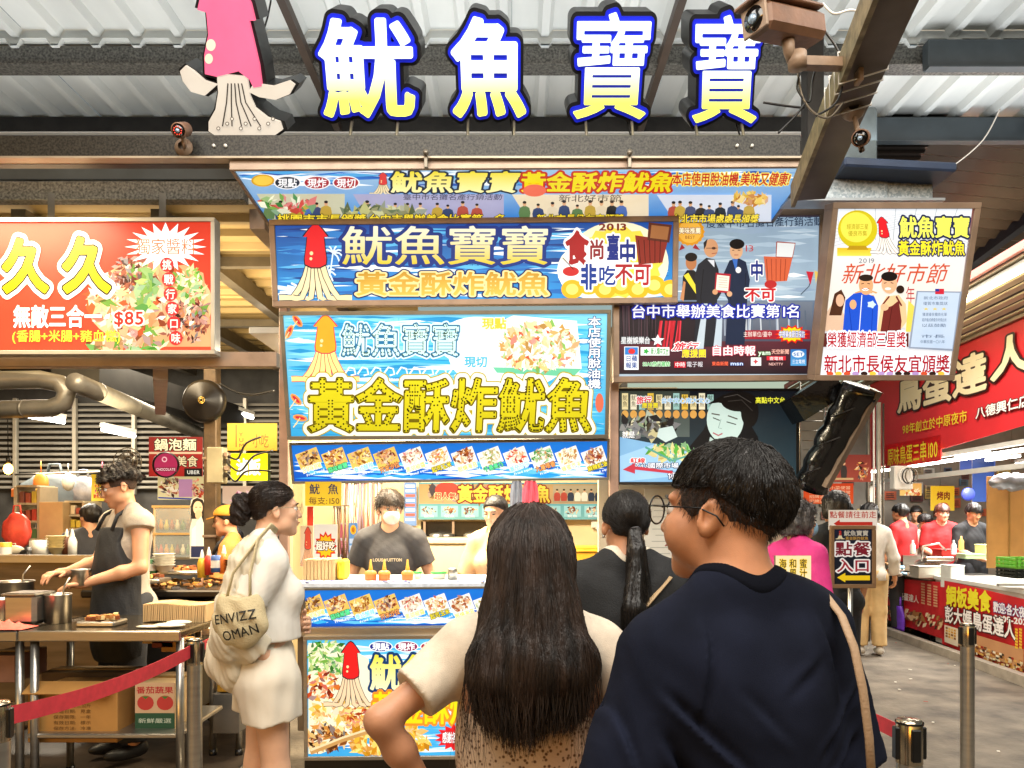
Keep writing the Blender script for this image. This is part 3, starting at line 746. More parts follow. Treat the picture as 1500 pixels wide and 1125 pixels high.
# main sign beam
bm = thing('sign_beam', 'long dark speckled steel beam under the glowing letters', 'beam', (0, 3.95, 3.36))
b = MB(); b.box((PX(590, 3.95)-1.45, 3.95, PZ(219, 3.95)), (PX(1190, 3.95)-PX(-800, 3.95), .08, .112), bev=.004); b.build('web', DGALV, bm)
b = MB(); b.box((PX(590, 3.95)-1.45, 3.94, PZ(236.5, 3.94)), (PX(1190, 3.95)-PX(-800, 3.95), .10, .010)); b.build('lower_flange', mat('cream_edge', '9b8f7c', .5, .2), bm)
b = MB(); b.box((PX(590, 3.95)-1.45, 3.98, PZ(241, 3.98)), (PX(1190, 3.95)-PX(-800, 3.95), .05, .020)); b.build('dark_channel', DKM, bm)  # dark metal strip below the cream flange
for x in (624, 922):
    b = MB(); b.box((PX(x, 3.88), 3.88, PZ(233, 3.88)), (.018, .02, .09), bev=.002); b.cyl((PX(x, 3.87), 3.865, PZ(226, 3.88)), (PX(x, 3.87), 3.85, PZ(226, 3.88)), .014, n=10); b.build('hanger', DSTEEL, bm)
for x in (1080, 1102, 313, 330):
    b = MB(); b.cyl((PX(x, 3.9), 3.912, PZ(213, 3.9)), (PX(x, 3.9), 3.898, PZ(213, 3.9)), .008, n=8); b.build('bolt', WHITEP, bm)
b2 = thing('lower_left_beam', 'second grey speckled beam behind and below the long dark one, left', 'beam', (-4, 4.6, 3.5))
b = MB(); b.box(((PX(365, 4.6)-8)/2, 4.6, PZ(254, 4.6)), (8+PX(345, 4.6), .08, .11), bev=.004); b.build('dark_flange', mat('blue_grey_steel', '3c4347', .5, .3, var=.15), b2)
b = MB(); b.box(((PX(365, 4.6)-8)/2, 4.57, PZ(283, 4.57)), (8+PX(362, 4.6), .08, .11), bev=.004); b.build('speckled_flange', GALV, b2)
# ------------------------------------------------------------------ warm left hall roof
lr = thing('left_hall_roof', 'warm-lit corrugated hall roof behind the red food sign', 'roof', (-4, 8, 3.4))
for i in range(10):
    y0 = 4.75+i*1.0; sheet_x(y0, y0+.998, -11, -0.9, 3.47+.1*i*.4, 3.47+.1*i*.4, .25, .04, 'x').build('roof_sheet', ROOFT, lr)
for x in (-1.55, -2.15, -3.0, -4.3, -5.9):
    b = MB(); b.bar((x, 4.7, 3.36), (x-.1, 14.5, 3.66), .09, .12); b.build('rafter', DSTEEL if x < -2 else TANM, lr)
for y in (5.6, 7.6, 9.8):
    b = MB(); b.bar((-11, y, 3.37+(y-5)*.03), (-1, y, 3.37+(y-5)*.03), .06, .07); b.build('cross_bar', DSTEEL, lr)
bar = thing('sign_rail', 'tan steel rail running under the red food sign', 'beam', (-3, 4.35, 2.4))
b = MB(); b.box(((PX(408, 4.4)+PX(-900, 4.4))/2, 4.4, PZ(528, 4.4)), (PX(408, 4.4)-PX(-900, 4.4), .07, .085), bev=.004); b.build('rail', TANM, bar)
b = MB(); b.bar((PX(235, 4.5), 4.5, PZ(545, 4.5)), (PX(235, 6.6), 6.6, PZ(600, 6.6)), .08, .09); b.build('outrigger', TANM, bar)
for x in (75, 238):
    b = MB(); b.bar((PX(x, 4.35), 4.35, PZ(322, 4.35)), (PX(x, 4.4), 4.4, PZ(285, 4.4)), .035, .03); b.build('hanger', DSTEEL, bar)
# hall walls far left
hw = thing('louvre_wall', 'grey louvred hall wall high behind the left kitchen', 'wall', (-5, 10.5, 0))
b = MB()
for k in range(16):
    z = 1.95+k*.075; b.box((-5.4, 10.5, z), (5.2, .05, .012), Matrix.Rotation(.6, 3, 'X'))
b.build('slat', mat('louvre_grey', 'a09c94', .5, .3, var=.2, vs=3), hw, kind='stuff')
for x in (-7.6, -6.7, -5.9, -5.1, -4.3, -3.6, -2.8):
    b = MB(); b.box((x, 10.44, 2.5), (.05, .06, 1.3), bev=.004); b.build('mullion', mat('pale_grey_metal', '9d988c', .5, .3), hw)
b = MB(); b.box((-4.5, 10.6, 2.3), (12, .04, 3.2)); b.build('backing', mat('dark_hall', '353433', .8, var=.3), hw)
b = MB(); b.box((-4.5, 10.7, .6), (12, .1, 1.6)); b.build('lower_wall', mat('grubby_cream', '857557', .8, var=.25, vs=3), hw)
hs = thing('hall_side_wall', 'dim tan side wall closing the left hall', 'wall', (-9, 7, 0)); b = MB(); b.box((-10.4, 7.5, 2), (.1, 8, 4)); b.build('panel', mat('grubby_cream', '857557'), hs)
# ducts
def duct(name, label, pts, r, m_, seam=.35):
    t = thing(name, label, 'pipe', pts[0]); b = MB(); b.tube(pts, r, 18); b.build('pipe', m_, t)
    L = 0
    for a, c in zip(pts, pts[1:]):
        d = (V(c)-V(a)); n = max(1, int(d.length/seam))
        for k in range(n):
            if d.length < .25: continue
            q = V(a)+d*(k+.5)/n; u = d.normalized()*.012; bb = MB(); bb.cyl(q-u, q+u, r*1.035, n=18); bb.build('seam_ring', m_, t)
    return t
ALU = mat('duct_aluminium', '75736e', .45, .55, var=.2, vs=4, bump=.12, bs=30)
def arc(c, r, a0, a1, n, ax): return [V(c)+V(ax[0])*(r*math.cos(a0+(a1-a0)*i/n))+V(ax[1])*(r*math.sin(a0+(a1-a0)*i/n)) for i in range(n+1)]
q = P(70, 578, 6.2)
duct('exhaust_duct', 'fat silver exhaust duct bending round at the far left under the sign rail', [P(-420, 555, 5.9), P(-60, 558, 6.1)]+[P(60, 556, 6.2), P(88, 562, 6.2), P(98, 575, 6.2), P(93, 590, 6.2), P(75, 598, 6.2)]+[P(0, 600, 6.3), P(-300, 604, 6.4)], .072, ALU)
duct('long_duct', 'long thin silver duct sloping away beneath the hall roof', [P(110, 560, 6.0), P(290, 634, 9.2), P(300, 640, 9.3), P(300, 655, 9.3)], .075, ALU, .8)
b = MB(); b.bar(P(110, 548, 7), P(330, 612, 9.4), .5, .25); tag(b.build('duct_housing', mat('dark_duct', '211f1d', .6, .3, var=.3), label='dark box duct running above the long silver duct', cat='duct'))
# lamps
def tube_lamp(a, b_, label, m_=TUBE, r=.022, group='fluorescent tubes under the market roofs'):
    t = thing('tube_lamp', label, 'lamp', a, group=group); a = V(a); b_ = V(b_); bb = MB(); bb.bar(a+V((0, 0, .05)), b_+V((0, 0, .05)), .07, .04); bb.build('housing', WHITEP, t)
    bb = MB(); bb.tube([a, b_], r, 10); bb.build('tube', m_, t)
tube_lamp(P(28, 607, 7.2), P(94, 618, 7.6), 'tube lamp over the shelves, leftmost of the ceiling lamps')
tube_lamp(P(150, 629, 8.2), P(197, 639, 8.6), 'bright tube lamp left of the red noodle sign')
tube_lamp(P(322, 596, 9.0), P(370, 612, 9.5), 'thin tube lamp behind the round black bell')
tube_lamp(P(384, 492, 7.0), P(400, 506, 7.3), 'short lamp seen between red sign and blue stall')
t = thing('bare_bulb', 'glowing bare warm bulb hanging at the far left edge', 'bulb', P(12, 687, 6.5)); b = MB(); b.ball(P(12, 687, 6.5), .035, 14, 10, sc3=(1, 1, 1.25)); b.build('glass', mat('bulb_glow', 'ffdc8c', .3, emis=22, ecol='ffb040'), t)
b = MB(); b.cyl(P(12, 678, 6.5), P(12, 670, 6.5), .018, n=10); b.build('socket', BLACK, t); b = MB(); b.tube([P(12, 670, 6.5), P(11, 600, 6.5)], .004, 5); b.build('cord', BLACK, t)
# post with bell, junction box, fan
po = thing('hall_post', 'brown steel post carrying the black bell and the meter box', 'post', (PX(311, 6), 6, 0))
b = MB(); b.box((PX(311, 6), 6, 1.4), (.10, .10, 2.95), bev=.008); b.build('shaft', mat('brown_rusty_post', '5c4a34', .6, .3, var=.35, vs=8, bump=.2), po)
for z in (.3, .9, 1.5): b = MB(); b.box((PX(311, 6), 5.995, z+.5), (.112, .112, .02), bev=.003); b.build('strap', TANM, po)
t = thing('alarm_bell', 'round black bell on the post below the red sign', 'bell', P(295, 586, 5.85)); b = MB()
b.lathe([(0, -.02), (.02, -.02), (.03, 0), (.135, .005), (.16, .03), (.165, .07), (.15, .09), (0, .09)], P(295, 586, 5.85), 32, (0, 1, 0)); b.build('gong', mat('black_enamel', '15110e', .35, var=.2), t)
for r in (.012, .024): b = MB(); b.tube([P(295, 586, 5.82)+V((r*math.cos(a), 0, r*math.sin(a))) for a in [i*math.pi/10 for i in range(20)]], .003, 5, closed=True); b.build('ring', mat('brass', 'b09040', .3, .8), t)
t = thing('meter_box', 'grey meter box with switches strapped to the brown post', 'box', P(320, 682, 5.8)); b = MB(); b.box(P(318, 682, 5.8), (.125, .10, .27), bev=.008); b.build('case', mat('putty_plastic', '8d8468', .6, var=.15), t)
for k in range(4): b = MB(); b.box(P(332, 666+k*10, 5.77), (.03, .05, .035), bev=.004); b.build('switch', BLACK if k % 2 else TANM, t)
def wire(name, label, pts, r=.006, m_=None, n=6, cat='cable'):
    q = [V(p) for p in pts]; o = []
    for i in range(len(q)-1):     # catmull-rom
        p0, p1, p2, p3 = q[max(i-1, 0)], q[i], q[i+1], q[min(i+2, len(q)-1)]
        for k in range(n):
            t_ = k/n; o.append(.5*((2*p1)+(p2-p0)*t_+(2*p0-5*p1+4*p2-p3)*t_*t_+(3*p1-p0-3*p2+p3)*t_**3))
    o.append(q[-1]); b = MB(); b.tube(o, r, 6); return tag(b.build(name, m_ or BLACK), label, cat)
for i, (pts, lb) in enumerate((([(334, 668), (348, 672), (360, 650), (382, 640)], 'black cable looping up from the meter box to the boards'), ([(334, 680), (352, 690), (372, 668), (400, 660)], 'middle black cable sagging from the meter box'),
                ([(334, 694), (345, 705), (362, 690), (398, 690)], 'lowest black cable sagging from the meter box'), ([(322, 562), (345, 574), (372, 578), (402, 572)], 'black cable drooping from the post under the hall roof'))):
    wire('cable', lb, [P(x, y, 5.75) for x, y in pts], .008)
def small_fan(px, py, Y, r, label, name='wall_fan'):
    t = thing(name, label, 'fan', P(px, py, Y)); c = P(px, py, Y); b = MB()
    for k in range(5):
        a = k*1.2566; b.add([c+V((.02*math.cos(a), 0, .02*math.sin(a))), c+V((r*.8*math.cos(a-.3), .02, r*.8*math.sin(a-.3))), c+V((r*.85*math.cos(a+.3), -.02, r*.85*math.sin(a+.3)))], [(0, 1, 2)])
    b.build('blade', mat('fan_grey', '4b4640', .5), t, kind='stuff')
    for rr in (r, r*.7, r*.4):
        b = MB(); b.tube([c+V((rr*math.cos(a), -.04, rr*math.sin(a))) for a in [i*math.pi/12 for i in range(24)]], .005, 5, closed=True); b.build('cage_ring', DSTEEL, t)
    b = MB(); b.cyl(c+V((0, .08, 0)), c+V((0, -.05, 0)), .03, n=12); b.build('motor', DKM, t)
    b = MB()
    for k in range(16): a = k*math.pi/8; b.tube([c+V((0, -.045, 0)), c+V((r*math.cos(a), -.04, r*math.sin(a)))], .002, 4)
    b.build('cage_wire', DSTEEL, t, kind='stuff')
    b = MB(); b.tube([c+V((0, .06, 0)), c+V((0, .12, -.1)), c+V((0, .3, -.12))], .015, 8); b.build('arm', DKM, t)
small_fan(190, 677, 7.2, .13, 'dusty wall fan above the apron cook')
# diagonal beam on the right
dg = thing('diagonal_beam', 'grey beam running diagonally above the right end of the stall', 'beam', (1.5, 3.5, 3.3))
A0, A1 = P(1345, -90, 2.45), P(1186, 282, 4.02)
b = MB(); b.bar(A0, A1, .15, .08); b.build('web', mat('brown_grey_steel', '5a5146', .5, .35, var=.2, vs=5), dg)
b = MB(); b.bar(A0+V((-.088, 0, -.02)), A1+V((-.088, 0, -.02)), .02, .12); b.build('rusty_flange', mat('rust_edge', '7f7358', .6, .3, var=.35, vs=20, bump=.2), dg)
b = MB(); b.bar(P(1325, -60, 2.7)+V((-.16, 0, .2)), P(1178, 125, 4.3)+V((-.12, 0, .25)), .10, .05); b.build('side_channel', mat('pale_channel', '9aa0a6', .4, .4, var=.15), dg)
def onb(t, off=(0, 0, 0)): return A0.lerp(A1, t)+V(off)
for i, t_ in enumerate((.36, .40, .45, .50)):
    b = MB(); d = (A1-A0).normalized(); u = d.cross(V((0, 0, 1))).normalized(); w = u.cross(d).normalized(); c = onb(t_)
    b.tube([c+u*x+w*z for x, z in ((-.103, -.088), (.079, -.044), (.079, .044), (-.103, .044))], .0035, 6, closed=True); b.build('cable_tie', WHITEP, dg)
b = MB(); b.box((PX(1190, 4.5), 4.5, PZ(150, 4.5)), (.10, .10, .75), bev=.006); tag(b.build('short_post', DKM), 'dark short steel post between the last letter and the diagonal beam', 'post')
# galvanised purlin and dark roof right
t = thing('galvanised_beam', 'pale galvanised beam stub above the tall poster', 'beam', P(1250, 280, 4.3)); b = MB(); b.box(P(1222, 282, 4.3), (.56, .08, .13), bev=.004); b.build('web', mat('bright_galvanised', '8d9aa3', .4, .4, kind='vorc', vs=90, col2='b8c2c8'), t)
b = MB(); b.box(P(1328, 282, 4.31), (.25, .08, .128), bev=.004); b.build('web', mat('bright_galvanised', 'x'), t)
b = MB(); b.box(P(1262, 298, 4.28), (.86, .12, .014)); b.build('flange', mat('pale_channel', 'x'), t)
b = MB(); b.box(P(1300, 258, 4.25), (.6, .3, .05), Matrix.Rotation(.05, 3, 'Y'), bev=.01); b.build('blue_cover', mat('navy_sheet', '25344e', .5, var=.2), t)
b = MB(); b.box(P(1256, 215, 4.3), (.2, .06, .42), bev=.01); b.build('bracket', mat('weathered_blue', '59656b', .5, .3, var=.25, vs=9), t)
rr = thing('right_upper_roof', 'white corrugated roof sheets beyond the diagonal beam', 'roof', (4, 5, 4.3))
for i in range(9): 
    b = MB(); 
for y, z in ((4.72, 4.34), (5.55, 4.30)):
    b = MB(); b.box((6.1, y-.04, z), (7.2, .07, .16), bev=.004); b.build('purlin', mat('blue_grey_steel', 'x'), rr)
    b = MB(); b.box((6.1, y-.06, z-.09), (7.2, .06, .010)); b.build('purlin_flange', mat('blue_grey_steel', 'x'), rr)
dr = thing('dark_awning', 'dark ribbed awning roof hanging at the upper right', 'roof', (4, 6, 3.5))  # awning of dark brown ribbed sheets
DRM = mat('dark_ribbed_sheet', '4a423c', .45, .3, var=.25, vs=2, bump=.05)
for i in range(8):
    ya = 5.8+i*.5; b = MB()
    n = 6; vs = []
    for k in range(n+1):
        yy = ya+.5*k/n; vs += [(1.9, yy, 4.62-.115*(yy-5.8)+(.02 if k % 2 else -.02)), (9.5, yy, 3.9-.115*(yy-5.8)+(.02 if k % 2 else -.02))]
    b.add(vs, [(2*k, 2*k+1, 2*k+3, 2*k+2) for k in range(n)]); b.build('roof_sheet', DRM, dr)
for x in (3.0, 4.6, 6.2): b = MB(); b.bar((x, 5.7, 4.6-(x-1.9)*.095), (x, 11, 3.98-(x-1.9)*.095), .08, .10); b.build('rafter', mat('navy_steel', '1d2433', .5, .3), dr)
t = thing('ribbed_shutter', 'dark ribbed rolling shutter below the right-hand purlins', 'shutter', P(1340, 200, 5.7)); b = MB()
for k in range(13):
    y0 = 163+k*9.5; x0 = 1290-k*2.5; b.add([P(x0+0, y0, 5.65), P(1392-k*6, y0, 5.65), P(1392-k*6-3, y0+5, 5.60), P(x0-2, y0+5, 5.60), P(1392-k*6-6, y0+9.5, 5.65), P(x0-3, y0+9.5, 5.65)], [(0, 3, 2, 1), (3, 5, 4, 2)])
b.build('slat', mat('shutter_brown', '3a332e', .35, .5, var=.2, vs=3), t, kind='stuff')
wire('hanging_wire', 'thin white wire curving down across the dark awning', [P(1465, 160, 5), P(1440, 205, 5), P(1400, 240, 5), P(1370, 256, 4.9), P(1330, 262, 4.6)], .004, WHITEP)
# warm awning and tube of the right stall
t = thing('egg_stall_awning', 'warm-lit ribbed awning sloping out over the red egg banner', 'awning', (4.6, 9, 3.6))
for k in range(7):
    a = k/7; xo = -.70+.70*(a+.5/7); b = MB(); b.bar((AX(5)+xo, 5, 3.70-.20*(a+.07)+.006*(k % 2)), (AX(13)+xo, 13, 3.70-.20*(a+.07)+.006*(k % 2)), .094, .016); b.build('board', mat('warm_ceiling', 'b3a488', .5, var=.12, vs=2), t)
b = MB(); b.bar((AX(5)-.73, 5, 3.735), (AX(13)-.73, 13, 3.735), .04, .07); b.build('red_edge', mat('red_edge', 'b5453c', .5, var=.15), t)
b = MB(); b.bar((AX(5)-.02, 5, 3.49), (AX(13)-.02, 13, 3.49), .05, .05); b.build('fixing_rail', TANM, t)
tube_lamp((AX(6)-.62, 6.0, 3.60), (AX(9)-.62, 9.0, 3.60), 'long warm strip lamp above the red egg banner', WARMT, .02)
# litter on the aisle
b = MB()
for k in range(40):
    x = R.uniform(1.7, 4.7); y = R.uniform(3.4, 11); b.box((x, y, .018), (R.uniform(.01, .035), R.uniform(.008, .02), .003), Matrix.Rotation(R.random()*3, 3, 'Z'), col=R.choice(['c8c0b0', '8c7c68', 'a03828', 'e0dcd0']))
b.build('litter', printmat('print_litter', 0, .7), kind='stuff')
# ------------------------------------------------------------------ the glowing letters
LB = mat('letter_black', '0a0a0b', .4, var=.3); 
def frame_t(px, py, Y, t): return (P(px, py, Y), V((1, 0, 0)), V((0, -math.sin(t), math.cos(t))), V((0, -math.cos(t), -math.sin(t))))
def letter(ch, x0, y0, x1, y1, label, off, sh=0.0, rot=0.0):
    Y = 3.86; t = math.radians(38); cx, cy = (x0+x1)/2, (y0+y1)/2
    o, u, v, w = frame_t(cx, cy, Y, t); p = Panel(o, u, v, w); a = p.px(x0, y1); c = p.px(x1, y0)
    T = thing('glowing_letter', label, 'sign letter', o, group='glowing letters on the sign beam')
    fd = field(ch, 190); base = loops_of(fd[0].copy(), fd[1], fd[2], fd[3], off); xs = [q[0] for l in base for q in l]; ys = [q[1] for l in base for q in l]
    bx0, bx1, by0, by1 = min(xs), max(xs), min(ys), max(ys)
    def mp(x, y, z):
        X = a[0]+(x-bx0)/(bx1-bx0)*(c[0]-a[0]); Y_ = a[1]+(y-by0)/(by1-by0)*(c[1]-a[1]); X += sh*(Y_-(a[1]+c[1])/2)
        X, Y_ = X*math.cos(rot)-Y_*math.sin(rot), X*math.sin(rot)+Y_*math.cos(rot)
        return o+u*X+v*Y_+w*z
    for nm, of, z0, z1, m_, in (('black_case', off+.078, -.25, -.022, LB), ('blue_rim', off+.040, -.02, -.004, mat('blue_acrylic', '101c9c', .3, emis=.3, ecol='0c18b8')), ('face', off, -.003, .010, None)):
        lp = loops_of(fd[0].copy(), fd[1], fd[2], fd[3], of)
        if nm == 'black_case': lp = [l for l in lp if abs(sum(p_[0]*q_[1]-p_[1]*q_[0] for p_, q_ in zip(l, l[1:]+l[:1])))/2 > .02]
        vv, ff = fill(lp, .5, 0, 'BOTH'); b = MB(); zs = vv[:, 2]
        cols = [mixc('f2f65a', 'eefffa', min(1, max(0, (y-by0)/(by1-by0)*1.9-.35))) for x, y, z in vv]
        b.add([mp(x, y, z0 if z < 0 else z1) for x, y, z in vv], ff, cols)
        b.build(nm, m_ or PLB, T)
    for dx in (-.12, .12):
        b = MB(); q0 = o+w*-.12+u*dx-v*.2; b.tube([q0, V((q0.x, 3.95, 3.42))], .008, 6); b.build('mount_rod', DSTEEL, T)
    b = MB(); q0 = o+w*-.2+u*.05; b.tube([q0, q0+V((.03, .12, -.12)), V((q0.x+.08, 4.0, 3.43))], .005, 5); b.build('power_lead', BLACK, T)
letter('魷', 478, 26, 602, 172, 'glowing fish-and-hook character, first from the left on the dark beam', .021, .05)
letter('魚', 664, 24, 772, 172, 'glowing fish character, second of the four big letters', .030, .0)
letter('寶', 838, 18, 958, 174, 'glowing treasure character, third from the left', .008, -.02)
letter('寶', 1006, 22, 1126, 180, 'last glowing treasure character, beside the big camera', .008, -.12)
# squid-shaped light box without face: plain animal
Y = 3.84; o, u, v, w = frame_t(350, 100, Y, math.radians(38)); p = Panel(o, u, v, w)
T = thing('squid_light_box', 'pink squid-shaped light box standing on the beam left of the letters', 'sign', o)
man = [(300, -30), (293, 0), (290, 14), (303, 18), (306, 50), (300, 80), (301, 108), (318, 112), (350, 104), (366, 116), (372, 128), (384, 126), (380, 95), (372, 60), (365, 30), (374, 30), (368, 5), (355, -20), (340, -60), (320, -60)]
arms_ = [(318, 108), (320, 135), (316, 160), (306, 178), (306, 192), (318, 200), (400, 200), (414, 190), (410, 178), (392, 172), (374, 158), (366, 140), (362, 112)]
def dil(q, k):
    cx = sum(a for a, _ in q)/len(q); cy = sum(a for _, a in q)/len(q); return [(cx+(a-cx)*(1+k), cy+(b_-cy)*(1+k*.5)) for a, b_ in q]
sl = [(300, 140), (280, 134), (268, 118), (264, 104), (272, 96), (284, 104), (300, 118), (318, 124)]; sr = [(364, 134), (380, 142), (404, 146), (424, 138), (432, 124), (424, 118), (400, 126), (372, 122)]
for nm, qs, z0, z1, m_, cc in (('case', [dil(man, .14), dil(arms_, .10), dil(sl, .22), dil(sr, .16)], -.20, -.02, LB, None), ('mantle', [man], -.018, .010, PL, 'f2688c'), ('tentacles', [arms_], -.019, .006, PL, 'cfc4b4'), ('side_arm', [sl], -.019, .006, PL, 'cfc4b4'), ('side_arm', [sr], -.019, .006, PL, 'cfc4b4')):
    b = MB()
    for i, q in enumerate(qs):
        g = [p.px(*a) for a in q]; vv, ff = fill([g], .5, 0, 'BOTH'); b.add([o+u*x+v*y+w*(z0-.0015*i if z < 0 else z1-.0015*i) for x, y, z in vv], ff, cc)
    b.build(nm, m_, T)
q = Panel(o+w*.011, u, v, w); 
for cx, cy, r in ((309, 66, 7), (306, 86, 6)): q.ell(cx, cy, r, r*1.25, 'f6dcc0', 16)
for k in range(5): q.line([(334+k*5, 122), (332+k*7, 150), (326+k*14, 185)], 1.6, '3a322c')
for k in range(9): q.ell(320+k*10+(k % 2)*3, 188-(k % 3)*7, 3, 3, '6b6156', 10); q.ell(320+k*10+(k % 2)*3, 188-(k % 3)*7, 1.8, 1.8, 'e0d6c6', 8)
q.build('printed_spots', PL, T, kind='stuff')
# ------------------------------------------------------------------ the stall as one built thing: frame, posts, walls, counter
ST = thing('squid_stall', 'blue fried squid stall with counter, posts and back wall', 'stall', (-.1, 4.5, 0))
def sbox(name, c, s, m_, bev=.004, rot=None): b = MB(); b.box(c, s, rot, bev=bev); return b.build(name, m_, ST)
for px, y0, Yy in ((417, 330, 4.78), (899, 560, 4.72)):
    top = PZ(y0, Yy); sbox('post', (PX(px, Yy), Yy, top/2), (.055, .055, top), mat('pinkish_post', 'a08475', .5, .3, var=.2, vs=8, bump=.1))
BX0, BX1 = PX(438, 4.62), PX(897, 4.62)
CT = PZ(856, 4.55)
sbox('counter_top', ((BX0+BX1)/2, 4.80, CT), (BX1-BX0, .62, .03), mat('counter_laminate', 'c9d4e4', .35, var=.15, vs=30))
sbox('counter_body', ((BX0+BX1)/2, 4.80, .30+CT/2-.16), (BX1-BX0-.02, .50, CT-.30), DSTEEL)
sbox('steel_band', ((BX0+BX1)/2, 4.515, PZ(926, 4.5)), (BX1-BX0, .03, .055), STEEL)
sbox('counter_base', ((BX0+BX1)/2, 4.80, .095), (BX1-BX0-.1, .5, .19), BLACK)
WALLY = 6.9
sbox('back_wall', (-.2, WALLY, 1.35), (3.34, .06, 2.7), WALLC)
sbox('side_wall', (-1.88, 6.72, 1.35), (.04, .32, 2.7), WALLC)
sbox('stall_ceiling', (-.35, 5.9, 2.72), (2.6, 2.1, .04), WHITEP)
sbox('right_partition', (PX(1035, 5.2)-.1, 5.25, 1.2), (1.25, .05, 2.4), mat('pale_board', 'b7ab94', .6, var=.12, vs=3))
sbox('back_shelf', (.35, 5.15, .98), (1.35, .35, .03), mat('lilac_laminate', '9a95b8', .4, var=.1)); sbox('shelf_edge', (.35, 4.97, .985), (1.35, .015, .045), mat('magenta_edge', 'a0305c', .4))
t = thing('inner_tube_lamp', 'white tube lamp under the stall ceiling above the vendors', 'lamp', (-.75, 5.2, 2.66)); b = MB(); b.tube([(-1.5, 5.2, 2.66), (0, 5.2, 2.66)], .018, 10); b.build('tube', TUBE, t)
# ------------------------------------------------------------------ sign faces
YEL = 'ead818'; DEEP = '123a9a'
FOOD = ['b06a24', 'd99a40', 'f0d49a', '7c3a14', 'f8efdc', 'c44a20', 'e0b860']
def sea(p, x0, y0, x1, y1, cols, n, size=60, wh=.35):
    """printed sea: streaks of blue and white"""
    for k in range(n):
        cx = R.uniform(x0, x1); cy = R.uniform(y0, y1); l = R.uniform(.4, 1.3)*size; h = R.uniform(1.2, 4.5)
        xa, xb = max(x0, cx-l), min(x1, cx+l); ya, yb = max(y0, cy-h), min(y1, cy+h)
        c = 'f2fbff' if R.random() < wh*.5 else R.choice(cols)
        p.poly([(xa, cy), ((xa+xb)/2, ya), (xb, cy+.5), ((xa+xb)/2, yb)], c, z=p.z+.0001+.00002*(k % 9)+p.n*.00006)
    p.n += 5
def mini_person(p, x, y, h, coat, hair='1a1614', skin='d9a67c', w=None):
    w = w or h*.30
    p.poly([(x-w*.5, y), (x-w*.62, y-h*.35), (x-w*.5, y-h*.62), (x-w*.15, y-h*.72), (x+w*.15, y-h*.72), (x+w*.5, y-h*.62), (x+w*.62, y-h*.35), (x+w*.5, y)], coat)
    p.ell(x, y-h*.83, h*.095, h*.13, skin, 14); p.ell(x, y-h*.91, h*.10, h*.075, hair, 14)
# awning banner
p = Panel.from_px((338, 247), (1181, 244), (400, 327), (1134, 322), 3.93)
T = thing('awning_banner', 'long squid banner tilted almost flat under the sign beam', 'banner', p.o)
frame_box(p, .018, .05, TANM, T); p.full('9fc4e0', '2f7fd0')
sea(p, 345, 250, 1170, 272, ['2a6fc8', '4fa4e0', '1c4ea8'], 90, 50, .6)
def ax_(u_, v_):     # u across 0..1, v down 0..1 of the tilted banner, in photo pixels
    xl = 338+62*v_; xr = 1181-47*v_; return (xl+(xr-xl)*u_, 247+80*v_-3*u_)
def bt(s_, u0, v0, u1, v1, c, **k): a = ax_(u0, v0); b_ = ax_(u1, v1); p.text(s_, a[0], a[1], b_[0], b_[1], c, **k)
p.ell(385, 264, 17, 9, 'd9a21c'); p.ell(385, 264, 14, 7, 'f0c84a'); 
for k, (s_, c) in enumerate((('現點', '1c2430'), ('現炸', 'a8202c'), ('現切', 'a8202c'))):
    cx = 421+43*k; p.ell(cx, 267, 20, 10, 'f4f4f4'); p.ell(cx, 267, 18, 8.5, c); p.text(s_, cx-14, 261, cx+14, 274, 'ffffff', off=.02)
squid_art(p, 547, 252, 575, 284, 'd83a3a')
p.text('魷魚寶寶', 572, 251, 756, 281, YEL, 'fff6b0', off=.028, lay=[(.07, '14243c')])
p.text('黃金酥炸魷魚', 763, 252, 982, 280, YEL, off=.03, lay=[(.09, 'c03018')])
p.text('本店使用脫油機,美味又健康!', 985, 252, 1155, 271, 'c02818', off=.02, lay=[(.07, 'ffe860')])
for (x0, x1, c, c2) in ((366, 505, 'c9c7a8', 'd8b080'), (507, 738, 'a9a7c8', '8f96b8'), (740, 950, 'e8d8b8', 'd8b890'), (952, 1130, 'd4dae6', 'c4ccd8')):
    p.poly([(x0+10, 283), (x1, 283), (x1, 324), (x0+36, 326)], c)
    for k in range(9):
        xx = x0+32+(x1-x0-50)*k/9+R.uniform(-4, 4); mini_person(p, xx, 320, R.uniform(22, 30), R.choice(['3a4a70', '202428', '4a6cb0', 'c0a040', 'b05040', '608050', 'e0d0b0']), w=14)
p.food(420, 297, 45, 11, ['3f8a3a', 'd04a3a', 'f0f0d0', '80b050'], 45, size=.16); p.food(1100, 288, 26, 9, ['e8b83a', 'f0d060', 'c8801c'], 60, size=.2); p.food(560, 308, 60, 9, ['9a9a70', 'c0c080', '60704a'], 40)
p.ell(783, 276, 17, 9, 'e86a50')
p.text('新北好市節', 818, 282, 910, 293, '4a3a30', off=.0)
p.text('臺中市名攤名產行銷活動', 590, 281, 735, 290, '303048')
for s_, x0, x1 in (('桃園市市長頒獎', 406, 535), ('台中市舉辦美食比賽第一名', 540, 737), ('新北市長侯友宜頒獎', 786, 912), ('台北市市場處處長頒獎', 985, 1110)):
    p.text(s_, x0, 311, x1, 324, 'ffe23c', off=.018, lay=[(.06, '282018')])
p.build('printed_banner', PL, T)
